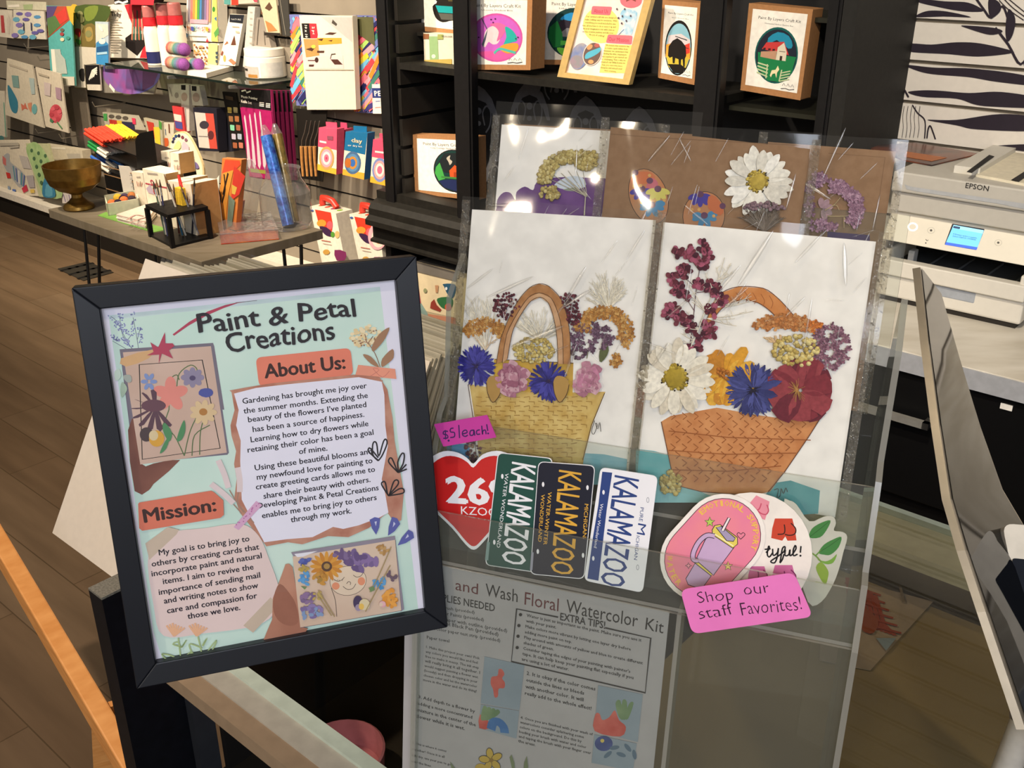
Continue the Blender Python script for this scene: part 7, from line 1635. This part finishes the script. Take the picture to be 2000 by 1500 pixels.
def a_toy2(a):
    a_toy(385)(a); a.ell((1790, 1310), 92, 130, C('#f0b0b8'), n=22); a.ell((1800, 1320), 66, 96, C('#f5e0d0'), n=20); a.ell((1805, 1335), 40, 46, C('#f0a04a'), n=14); a.poly([(1780, 1120), (1850, 1090), (1880, 1150), (1820, 1180)], C('#7ab0c8'))
toy('white fruit toy box with a pink round badge, next to the black unit', ZD((1510, 1090), (1790, 1165), (1880, 1790), (1640, 1720)), 2.655, a_toy2)
# bags hanging behind
for i, (c, h, lb) in enumerate((((1005, 1100, 1330, 1180), '#c8bca8', 'crayon set bag'),)): pass
pack('crayon_bag', 'clear bag of red, yellow and green paint sticks left of the palette board', 'bag', ZC((1000, 95), (1330, 130), (1400, 270), (1030, 240)), 2.80, .015, M('#b8b09c', .4), on(TC, lambda a: (a.poly([(1065, 165), (1140, 175), (1150, 240), (1075, 230)], C('#b8382c')), a.poly([(1140, 175), (1190, 180), (1190, 240), (1150, 235)], C('#d8b83a')), a.poly([(1190, 185), (1310, 195), (1320, 265), (1200, 250)], C('#2c2c44')), a.poly([(1010, 110), (1045, 110), (1050, 180), (1015, 175)], C('#4a9a50')), [a.ell((1090 + k * 68, 135 + k * 8), 28, 18, C('#5a5248'), n=12) for k in range(3)], a.poly([(1290, 150), (1325, 155), (1330, 215), (1300, 210)], C('#d83a5a')))))
pack('crayon_bag', 'clear bag with red and yellow stripes behind the palette board', 'bag', ZC((1400, 150), (1580, 190), (1600, 540), (1500, 520)), 2.79, .015, M('#b0a88f', .4), on(TC, lambda a: (a.poly([(1430, 180), (1500, 200), (1530, 360), (1470, 350)], C('#b83a2c')), a.poly([(1500, 240), (1560, 240), (1570, 430), (1520, 420)], C('#d0c03a')), a.poly([(1550, 170), (1580, 200), (1580, 270), (1555, 250)], C('#4a8a3a')))))
pack('crayon_bag', 'white pack with a brush print right of the striped bag', 'bag', ZC((1555, 195), (1700, 200), (1690, 470), (1590, 480)), 2.80, .015, M('#c8c0ac', .5), on(TC, lambda a: (a.line([(1650, 210), (1655, 300)], 16, C('#6a3f2c')), a.poly([(1590, 360), (1640, 350), (1645, 420), (1600, 430)], C('#c0582c'), smooth=2), a.line([(1615, 260), (1620, 320)], 8, C('#4a5a70')))))

# ------------------------------------------------------------------ bottom ledge items
LZ = .20
def ledge(name, label, cat, c4, b, dep, m, art): return pack(name, label, cat, c4, b, dep, m, on(TC, art) if art else None, 'prints standing on the white ledge', eps=.0003)
def a_llama(a):
    a.poly([(20, 560), (60, 500), (95, 510), (100, 580), (200, 660), (240, 720), (230, 800), (190, 830), (130, 760), (60, 660)], C('#a8a8a8'), smooth=3); a.poly([(25, 520), (60, 550), (60, 620), (30, 600)], C('#c8706a')); [a.line([(130 + k * 28, 620 + k * 22), (150 + k * 20, 760 + k * 16)], 14, C(('#5a8a9a', '#5a6a9a', '#d8d4d0')[k % 3])) for k in range(5)]; a.poly([(60, 680), (100, 690), (110, 740), (75, 740)], C('#c83a34')); a.poly([(215, 840), (260, 800), (280, 860), (235, 885)], C('#c0344a')); a.poly([(190, 515), (270, 530), (310, 650), (230, 640)], C('#b8b0a8')); a.poly([(260, 715), (330, 710), (345, 830), (290, 830)], C('#a8a0a0')); a.poly([(80, 815), (105, 820), (105, 880), (85, 878)], C('#8a9ab0')); a.poly([(125, 845), (160, 850), (155, 885), (130, 885)], C('#4a6ab0')); a.poly([(300, 850), (340, 845), (345, 880), (305, 885)], C('#d8b85a')); a.line([(0, 410), (190, 405)], 16, C('#b0a898')); a.line([(100, 440), (190, 430)], 8, C('#b8b0a0'))
ledge('poster_print', 'white print with a striped toy animal standing on the ledge', 'print', ZC((-80, 370), (270, 365), (430, 915), (-80, 905)), 2.63, .012, M('#d2c7b2', .6), a_llama)
def a_pea(a):
    a.poly([(255, 440), (330, 385), (400, 430), (470, 540), (580, 780), (600, 930), (440, 920), (380, 800), (300, 600)], M('#8fae72', .6, h2='#a8c088', scale=20), smooth=3); [a.ell((310 + (k * 67) % 190 + (k // 3) * 14, 470 + k * 26), 14, 20, C('#4a6a4a'), n=9) for k in range(14)]
    a.poly([(430, 640), (450, 615), (465, 660), (475, 720), (530, 820), (545, 920), (430, 918), (425, 800), (450, 710)], C('#3a7a9a'), smooth=3); a.poly([(460, 800), (510, 820), (520, 910), (450, 910)], C('#5a9ab0'), smooth=2)
ledge('poster_print', 'green peacock print standing on the ledge left of the brass bowl', 'print', ZC((250, 400), (470, 405), (600, 935), (380, 920)), 2.61, .012, M('#b8b890', .6), a_pea)
ledge('poster_print', 'plain cream print stack behind the brass bowl', 'print', ZC((400, 410), (800, 470), (850, 800), (560, 720)), 2.70, .05, M('#c9bea6', .6), lambda a: (a.line([(450, 440), (640, 450)], 12, C('#e0d8c4')), a.poly([(650, 500), (780, 500), (790, 560), (690, 600)], C('#b0a898')), a.poly([(580, 600), (620, 600), (610, 640), (585, 640)], C('#8a9a98'))))
ledge('poster_print', 'patterned lilac print on the ledge below the brass bowl', 'print', ZC((600, 880), (780, 880), (770, 980), (610, 985)), 2.615, .01, M('#c9bfb8', .6), lambda a: [a.line([(620 + k * 26, 900), (640 + k * 24, 970)], 10, C(('#8a7a9a', '#b8b0b8')[k % 2])) for k in range(6)])

# ================================================================== display table
TZ = .75
tb = empty('display_table', W(-2.95, 2.05, 0), 'low taupe display table on black hairpin legs in front of the slatwall', 'table')
aL, aR2 = hp(85, 410, TZ).dot(A), hp(405, 508, TZ).dot(A); bF, bB = 1.60, 2.07
mb = MB(); mb.wbox(aL, aR2, bF, bB, TZ - .032, TZ, M('#6f6552', .55, h2='#7c7160', scale=3, stretch=(2, 12, 1, .7))); mb.build('table_top', tb, bevel=.002)
HP = M('#0e0d0c', .4, .5)
for (a_, b_, sx) in ((aL + .16, bF + .06, -1), (aR2 - .1, bF + .08, 1), (aL + .10, bB - .1, -1), (aR2 - .06, bB - .1, 1)):
    foot = W(a_ + sx * .05, b_ - (.05 if b_ < 2 else -.03), .008); mb = MB()
    mb.tube([W(a_ - .03, b_, TZ - .033), foot - A * .008 + Z * .02, foot, foot + A * .008 + Z * .02, W(a_ + .055, b_ + .01, TZ - .033)], .006, HP, 8); mb.build('leg', tb)
def tp(x, y): return hp(x, y, TZ)
# brass bowl
c = tp(155, 407); c.z = TZ; 
k = (tp(213, 407) - tp(103, 407)).dot(V((1, 0, 0))) / 2 * .97; h = .30 * k / .155
BR = M('#8f6f36', .38, .5, .85, var=.2, scale=40)
mb = MB(); H = k * 1.62
mb.lathe([(0, 0), (k * .52, 0), (k * .55, H * .03), (k * .52, H * .09), (k * .32, H * .18), (k * .20, H * .26), (k * .19, H * .33), (k * .30, H * .37), (k * .62, H * .45), (k * .86, H * .58), (k * .95, H * .74), (k, H), (k * .97, H), (k * .92, H * .75), (k * .82, H * .6), (k * .5, H * .47), (0, H * .44)], c, BR, 40)
tag(mb.build('brass_bowl'), 'footed antique brass bowl standing at the left end of the table', 'bowl')
# marker rack
def rack3():
    c = hp(243, 388, TZ); b_ = c.dot(B)
    e = empty('marker_rack', V((c.x, c.y, TZ)) + B * .1, 'black tiered marker rack with red, green and blue pen rows', 'marker rack')
    SB = M('#0b0a0a', .4, .4); dp = .15
    aR = wa(304, 300, b_); aM = wa(264, 300, b_); aL_ = wa(210, 380, b_)
    P = [wp(*q, b_) for q in ((264, 276), (267, 266), (274, 260), (297, 255), (306, 328), (268, 330))]
    mb = MB(); mb.prism(P, B * .005, SB); mb.build('end_panel', e)
    mb = MB(); mb.wbox(aR - .004, aR, b_, b_ + dp, TZ, wz(297, 320, b_), SB); mb.build('back_panel', e)
    mb = MB(); mb.wbox(aL_, aR, b_, b_ + .004, TZ, wz(235, 345, b_), SB); mb.wbox(aL_, aR, b_ + dp, b_ + dp + .004, TZ, wz(235, 345, b_), SB); mb.wbox(aL_, aR, b_, b_ + dp, TZ, TZ + .006, SB); mb.build('rack_frame', e)
    for y in (333, 349, 377):
        mb = MB(); z = wz(240, y, b_); mb.wbox(aL_, aR, b_ - .002, b_, z - .003, z, M('#8a6a4a', .4)); mb.build('tier_edge', e)
    rnd = random.Random(4)
    rows = (((166, 253), ['#d8402c'] * 10 + ['#e8b02c'] * 9), ((169, 277), ['#1f7a3a', '#2a8a48', '#1a6a50'] * 6), ((174, 305), ['#2a5aa8', '#3a7ac8', '#28488a'] * 4))
    for i, (t0, cols) in enumerate(rows):
        q0 = wp(*t0, b_); L = len(cols); z1 = q0.z - .035
        mb = MB(); s0 = aM - .02; mb.hexa([W(q0.dot(A) + .05, b_, q0.z - .035), W(aR, b_, z1 - .03), W(aR, b_ + dp, z1 - .03), W(q0.dot(A) + .05, b_ + dp, q0.z - .035), W(q0.dot(A) + .05, b_, q0.z - .031), W(aR, b_, z1 - .026), W(aR, b_ + dp, z1 - .026), W(q0.dot(A) + .05, b_ + dp, q0.z - .031)], SB); mb.build('tier', e)
        for j, h in enumerate(cols):
            for lay in (0, 1):
                if lay and i == 2 and j % 2: continue
                q = q0 + B * (dp * (j + .5 * lay) / L) + Z * (-.014 + lay * .013 + rnd.uniform(-.002, .002)) + A * rnd.uniform(-.006, .012); d = A * .125 - Z * .030
                mb = MB(); mb.tube([q, q + d * .5], .0066, M(h, .35, .5), 7); mb.tube([q + d * .5, q + d], .0060, M('#c9c2b4' if h[1] in '12' else h, .4), 7)
                nm = ('red' if h == '#d8402c' else 'yellow', 'green', 'blue')[i]
                tag(mb.build('marker_pen'), nm + ' capped marker pen lying in the ' + ('top', 'middle', 'third')[i] + ' tier of the black rack', 'marker pen', nm + ' markers in the tiered rack')
rack3()
# palette board
c = tp(372, 352); pb = c.dot(B); mb = MB(); pl = wallpl(pb, .0003); a = mkart(pl, 0, 200, 5, mb)
P = [(1655, 470), (1650, 410), (1675, 340), (1710, 300), (1755, 285), (1810, 290), (1860, 340), (1910, 430), (1960, 540), (1990, 640), (1985, 760), (1900, 740), (1700, 500)]
uv = spline([a.q(p) for p in P], 3, True); base(a, uv, M('#d9bf8e', .5), .006); a.poly([(x * .92 + 145, y * .92 + 38) for x, y in P], M('#e6d8b8', .5, h2='#efe4c8', scale=14), smooth=3)
for p, h in zip(((1690, 385), (1700, 355), (1720, 330), (1750, 325), (1785, 340), (1820, 365)), ('#2c2c3c', '#3a3a68', '#2a4a6a', '#2c2440', '#7a3a48', '#8a5a6a')): a.ell(p, 15, 17, C(h), n=9)
for p, h in (([(1700, 440), (1750, 370), (1770, 440), (1720, 470)], '#e8d890'), ([(1780, 440), (1800, 380), (1850, 430), (1840, 500), (1800, 490)], '#e0b8c0'), ([(1890, 580), (1930, 590), (1950, 640), (1910, 640)], '#7a6a98')): a.poly(p, C(h), smooth=3)
tag(mb.build('palette_board'), 'upright oval wooden palette board with paint dabs behind the white boxes', 'palette')
# small white gift boxes
WBX = M('#e0d4be', .6); KB = M('#a8804f', .7)
def gift(label, c4, kraftside, b, art=None, dep=.06):
    P = [wp(*p, b) for p in ZC(*c4)]
    if art is not None and 'tilted' not in label and 'behind the diamond' not in label:
        for q in P[2:]: q.z = TZ + .001
    e = empty('gift_box', (P[2] + P[3]) / 2 + B * dep / 2, label, 'gift box', 'small white and kraft boxes on the table')
    mb = MB(); mb.prism(P, B * dep, WBX, WBX)
    a = Art(wallpl(b - .0006, .0002), mb); a.T = zoomT(0, 200, 5); a.zs = 5
    if art: art(a)
    mb.build('carton', e)
    # kraft side on the right
    w_ = P[1] - P[0]; mb = MB(); q = [P[1] + A * .0006 + B * .002, P[2] + A * .0006 + B * .002, P[2] + A * .0006 + B * (dep - .002), P[1] + A * .0006 + B * (dep - .002)]
    if kraftside: mb.add(q, [(0, 1, 2, 3)], KB); mb.build('kraft_side', e)
FL = lambda x, y: (lambda a: ([a.line([(x + k * 12, y + 20), (x - 10 + k * 18, y - 30 + (k % 2) * 10)], 6, C(('#b86a5a', '#c98a6a', '#8a5a4a')[k % 3])) for k in range(4)], a.line([(x - 10, y - 70), (x + 30, y - 72)], 5, C('#8a8278'))))
def a_bow(a):
    a.line([(1420, 790), (1500, 810), (1630, 835)], 9, C('#a83a48')); [a.line(l, 9, C('#a83a48'), smooth=3) for l in ([(1500, 815), (1470, 770), (1490, 765), (1510, 810)], [(1505, 815), (1530, 790), (1540, 800), (1510, 825)], [(1500, 820), (1505, 880), (1520, 890)])]; a.poly([(1430, 840), (1470, 800), (1510, 900), (1450, 880)], C('#b0a0b0')); a.line([(1440, 690), (1540, 700)], 8, C('#a09890'))
tbB = 1.95
gift('white gift box tied with a red bow, middle of the table', ((1390, 645), (1610, 700), (1640, 975), (1430, 900)), True, 1.80, a_bow, .07)
gift('white matchbox-like box left of the red bow box', ((1285, 675), (1390, 690), (1420, 860), (1310, 845)), False, 1.83, FL(1345, 800), .06)
gift('small tilted white box with a diamond label, top of the boxes', ((1660, 490), (1740, 500), (1760, 700), (1670, 690)), True, 1.85, FL(1710, 640), .06)
gift('small white box behind the diamond label box', ((1570, 475), (1655, 480), (1670, 680), (1590, 660)), False, 1.90, FL(1620, 610), .04)
gift('white box with leaf print behind the brush stand', ((1625, 765), (1760, 780), (1770, 1000), (1650, 985)), False, 1.76, FL(1690, 930), .05)
gift('white and kraft box right behind the brush stand', ((1755, 790), (1860, 800), (1890, 1030), (1780, 1020)), True, 1.74, FL(1810, 960), .10)
gift('low white box at the back of the gift boxes', ((1760, 735), (1880, 740), (1890, 800), (1770, 790)), True, 1.84, None, .06)
mb = MB(); q = [wp(*p, 2.02) for p in ZC((1740, 500), (1860, 520), (1880, 640), (1760, 640))]; 
# felt ball tray
def tray():
    c4 = [tp(*p) for p in ZC((1040, 1085), (1380, 1060), (1345, 990), (1030, 1040))]
    p0 = tp(212, 423); ax = (tp(275, 412) - p0); ay = (tp(207, 405) - p0); 
    e = empty('felt_ball_tray', (p0 + ax * .5 + ay * .5), 'small white tray with its lid up holding felt balls', 'tray')
    mb = MB(); t = .004; h = .045; n1 = ax.normalized(); n2 = ay.normalized(); L = ax.length; D = ay.length
    TR_ = M('#cfd0b4', .5)
    for o_, x_, y_ in ((p0, ax, n2 * t), (p0 + ay - n2 * t, ax, n2 * t), (p0, n1 * t, ay), (p0 + ax - n1 * t, n1 * t, ay)): mb.obox(o_, x_, y_, Z * h, TR_)
    mb.obox(p0, ax, ay, Z * .004, TR_); mb.build('tray_body', e)
    mb = MB(); l0 = p0 + ax * .62 + ay * 1.02; mb.prism([l0, l0 + ax * .5, l0 + ax * .48 + Z * .125 + ay * .05, l0 - ax * .02 + Z * .14 + ay * .05], ay.normalized() * .003, WH_)
    pl = Pl(l0 - ay.normalized() * .0008, ax, Z, .0002); a = Art(pl, mb, uv=True); 
    for k in range(6): a.line([(.03, .03 + k * .014), (.065, .031 + k * .014)], .002, C('#b0a898'))
    mb.build('open_lid', e)
    rnd = random.Random(6)
    for i, (u, v, h_, lb) in enumerate(((.18, .35, '#d86a3a', 'orange felt ball at the left of the tray'), (.40, .75, '#d8a83a', 'yellow felt ball at the back of the tray'), (.36, .25, '#2c2230', 'black felt ball at the front of the tray'), (.56, .35, '#cf6a3c', 'orange felt ball in the middle of the tray'), (.62, .8, '#4a3a52', 'plum felt ball in the tray, second from the lid'), (.84, .7, '#a8683a', 'brown felt ball nearest the tray lid'), (.55, .62, '#2a2430', 'black felt ball in the middle of the tray'), (.80, .3, '#3a3038', 'dark felt ball at the right front of the tray'))):
        r = .0165; mb = MB(); mb.ball(p0 + ax * u + ay * v + Z * (.030 + (i % 2) * .004), r, M(h_, .95, .1, var=.2, scale=300), 12, 8); tag(mb.build('felt_ball'), lb, 'felt ball', 'felt balls in the white tray')
tray()
mb = MB(); q = [tp(*p) for p in ZC((955, 1108), (1035, 1075), (1420, 1180), (1440, 1260))]; mb.prism([tp(191, 421.5) + Z * .002, tp(207, 415) + Z * .002, tp(330, 448) + Z * .002, tp(300, 455) + Z * .002], -Z * .002, M('#6f9a44', .8)); tag(mb.build('felt_sheet'), 'green felt sheet lying under the felt ball tray', 'felt sheet')
mb = MB(); q = [tp(*p) + Z * .004 for p in ZC((1490, 930), (1560, 1000), (1590, 1060), (1460, 1010))]; mb.prism(q, -Z * .003, M('#6f9a44', .8)); tag(mb.build('felt_sheet'), 'small green felt piece between the lid and the bow box', 'felt sheet')
mb = MB(); q = [tp(*p) for p in ZC((1140, 1165), (1430, 1240), (1560, 1075), (1490, 1048))]
for i in range(5): mb.prism([p + Z * (.006 + i * .005) + V((R_.uniform(-.004, .004), R_.uniform(-.004, .004), 0)) for p in q], -Z * .0035, M(('#e6dccb', '#d8c0b0', '#efe6d6')[i % 3], .7))
a = Art(Pl(q[0] + Z * .0275, A, B, .0002), mb, zoomT(0, 200, 5)); a.zs = 5; [a.line(l, 8, C('#b08a80'), smooth=3) for l in ([(1240, 1150), (1320, 1100), (1400, 1110)], [(1260, 1180), (1360, 1140), (1440, 1120)], [(1320, 1190), (1420, 1160)])]
tag(mb.build('napkin_stack'), 'fanned stack of pink patterned paper napkins on the table front', 'napkins')
# brush stand with brushes
def brushes():
    p = [tp(285 , 447), tp(333, 487), tp(416, 468), tp(367, 434)]
    p = [tp(293, 462), tp(337, 485), tp(414, 466), tp(372, 445)]
    e = empty('brush_stand', (p[0] + p[2]) / 2, 'black cube brush stand with open frame at the table front', 'brush stand')
    SB = M('#0b0a0a', .5); hgt = .095
    def slab(z, t):
        mb = MB(); mb.prism([q + Z * (z + t) for q in p], -Z * t, SB); return mb
    slab(0, .008).build('base_plate', e)
    c = (p[0] + p[2]) / 2
    mb = slab(hgt, .012)
    for i in range(5):
        for j in range(5):
            u = (i + .5) / 5; v = (j + .5) / 5; s_ = p[0].lerp(p[1], u).lerp(p[3].lerp(p[2], u), v) + Z * (hgt + .0125); mb.add([s_ + A * .005 * math.cos(t) + B * .005 * math.sin(t) for t in [k * .785 for k in range(8)]], [tuple(range(8))], M('#1f1c1a', .6))
    mb.build('top_grid', e)
    for q in p:
        d = (c - q) * .10; mb = MB(); s_ = (p[1] - p[0]).normalized() * .007; s2 = (p[3] - p[0]).normalized() * .007; o_ = q + d * .4; mb.hexa([o_ - s_ - s2, o_ + s_ - s2, o_ + s_ + s2, o_ - s_ + s2] + [x + Z * hgt for x in (o_ - s_ - s2, o_ + s_ - s2, o_ + s_ + s2, o_ - s_ + s2)], SB); mb.build('corner_post', e)
    rnd = random.Random(8)
    cc = ['#4a5a4a', '#6a3a30', '#2c2a34', '#c9c4b8', '#1a5a78', '#8a8a90', '#3a3a5a', '#d8d0c0']
    labs = ['thick dark bristled brush leaning left in the brush stand', 'grey handled brush near the left post of the stand', 'slim black brush in the middle of the stand', 'white handled brush behind the yellow sponge', 'teal handled brush at the right of the stand', 'silver tipped brush at the front of the stand', 'indigo handled brush in the front row of the stand', 'pale handled brush at the right rear of the stand']
    for i in range(8):
        u = .2 + .62 * ((i * 3) % 8) / 8; v = .25 + .5 * (i % 3) / 2
        g = p[0].lerp(p[1], u).lerp(p[3].lerp(p[2], u), v); lean = V((rnd.uniform(-.035, .03), rnd.uniform(-.03, .03), 0)); top = g + Z * rnd.uniform(.17, .215) + lean
        e2 = empty('paint_brush', g + Z * .009, labs[i], 'paint brush', 'brushes in the black brush stand'); m1 = g + Z * .010 - lean * .3
        mb = MB(); mb.tube([m1, m1.lerp(top, .72)], .0032, M(cc[i], .4), 6); mb.build('handle', e2)
        mb = MB(); mb.tube([m1.lerp(top, .72), m1.lerp(top, .86)], .0036, M('#b8b4ac', .25, .5, .9), 6); mb.build('ferrule', e2)
        mb = MB(); mb.tube([m1.lerp(top, .86), top], .0045 + .003 * (i == 0), M('#3a2c22', .9) if i % 2 == 0 else M('#8a6a4a', .9), 6, r2=.001); mb.build('bristles', e2)
    q = p[0].lerp(p[2], .55) + Z * (hgt + .013); mb = MB(); mb.obox(q - A * .016, A * .034, B * .018, Z * .055, M('#d8b030', .9, scale=200, var=.15)); tag(mb.build('sponge'), 'yellow sponge block standing in the brush stand', 'sponge')
    q = p[0].lerp(p[2], .62) + (p[3] - p[1]) * .1 + Z * (hgt + .013); mb = MB(); mb.tube([q, q + Z * .09 - A * .02], .010, M('#d83a34', .4), 10, r2=.004); tag(mb.build('glue_tube'), 'red pointed tube behind the yellow sponge', 'tube')
brushes()
# clear plastic packs at the right end
mb = MB(); cb = 1.86; P = [wp(*p, cb) for p in ((368, 432), (428, 345), (432, 430), (412, 445))]
mb.prism([wp(*p, 2.0) for p in ((366, 430), (428, 342), (425, 425), (415, 445))], B * .002, WH_); tag(mb.build('folded_card'), 'plain white folded card standing behind the brush stand', 'card')
def a_or(a):
    a.poly([(300, 560), (440, 570), (450, 610), (330, 720), (270, 690)], C('#e0482c')); a.poly([(280, 690), (380, 660), (330, 900), (300, 1200), (250, 1200), (215, 1000)], C('#d8923a')); [a.line(l, 14, C('#241a14'), smooth=3) for l in ([(290, 700), (300, 850), (270, 980)], [(330, 690), (280, 900)], [(230, 830), (260, 930), (240, 1000)])]; a.poly([(390, 620), (500, 720), (440, 900), (360, 960)], C('#c0382c')); a.poly([(370, 800), (420, 830), (400, 900), (370, 890)], C('#c9a84a')); a.poly([(340, 900), (400, 960), (370, 1200), (320, 1230)], C('#6a7a6a'))
pack('candy_coloured_pack', 'clear plastic pack with orange and red contents leaning at the table end', 'pack', ZD((270, 545), (460, 560), (400, 1250), (230, 1210)), 1.86, .02, M('#c9783a', .3, .5), on(TD, a_or))
e = empty('clear_package', wp(470, 450, 1.9), 'curved clear blister package with red insert behind the orange pack', 'package')
mb = MB(); mb.prism([wp(*p, 1.93) for p in ZD((390, 560), (470, 570), (580, 740), (500, 1260), (350, 1250))], B * .035, BLIST); mb.build('blister', e)
mb = MB(); mb.prism([wp(*p, 1.945) for p in ZD((400, 950), (470, 960), (430, 1230), (350, 1220))], B * .01, M('#a83a34', .5)); mb.build('insert', e)
q = [tp(*p) for p in ZD((240, 1370), (820, 1340), (760, 1130), (480, 1150))]
e = empty('clear_tray', (q[0] + q[2]) / 2, 'flat clear plastic tray with orange and red card at the table corner', 'tray')
q = [hp(432, 478, TZ), hp(545, 468, TZ), hp(530, 432, TZ), hp(425, 442, TZ)]
mb = MB(); mb.prism([x + Z * .003 for x in q], -Z * .002, M('#b8381f', .4, .5, h2='#d8702c', scale=16)); mb.build('card_insert', e)
mb = MB(); mb.prism([x + Z * .035 for x in q], -Z * .0315, BLIST); mb.tube([q[0] + Z * .034, q[1] + Z * .034], .003, BLIST, 6); mb.build('clear_lid', e)
# clear vase with two glitter tubes
c = hp(562, 442, TZ); c.z = TZ
e = empty('clear_jar', c, 'clear plastic jar holding the glitter tubes at the table end', 'jar')
mb = MB(); mb.lathe([(0, .002), (.075, .002), (.085, .02), (.085, .12), (.06, .16), (.055, .19), (.06, .2)], c, BLIST, 28); mb.build('jar_wall', e)
def gtube(x0, y0, x1, y1, col, col2, label, b):
    p = wp(x0, y0, b); q = wp(x1, y1, b + .02); p.z = max(p.z, TZ + .006)
    e2 = empty('glitter_tube', p, label, 'tube', 'glitter tubes in the clear jar')
    mb = MB(); mb.tube([p, p.lerp(q, .33), p.lerp(q, .66), q], .020, M(col, .25, .8, .3, h2=col2, scale=60, bump=.5), 14); mb.build('glitter_fill', e2)
    mb = MB(); mb.tube([q, q + (q - p).normalized() * .035], .020, BLIST, 14, r2=.006); mb.build('twisted_end', e2)
bb = c.dot(B)
gtube(563, 440, 520, 265, '#2a3f9a', '#4a8ae0', 'metallic blue glitter tube standing in the clear jar', bb - .01)
gtube(574, 436, 540, 262, '#a08448', '#7a6a3a', 'dull gold glitter tube standing in the clear jar', bb + .035)
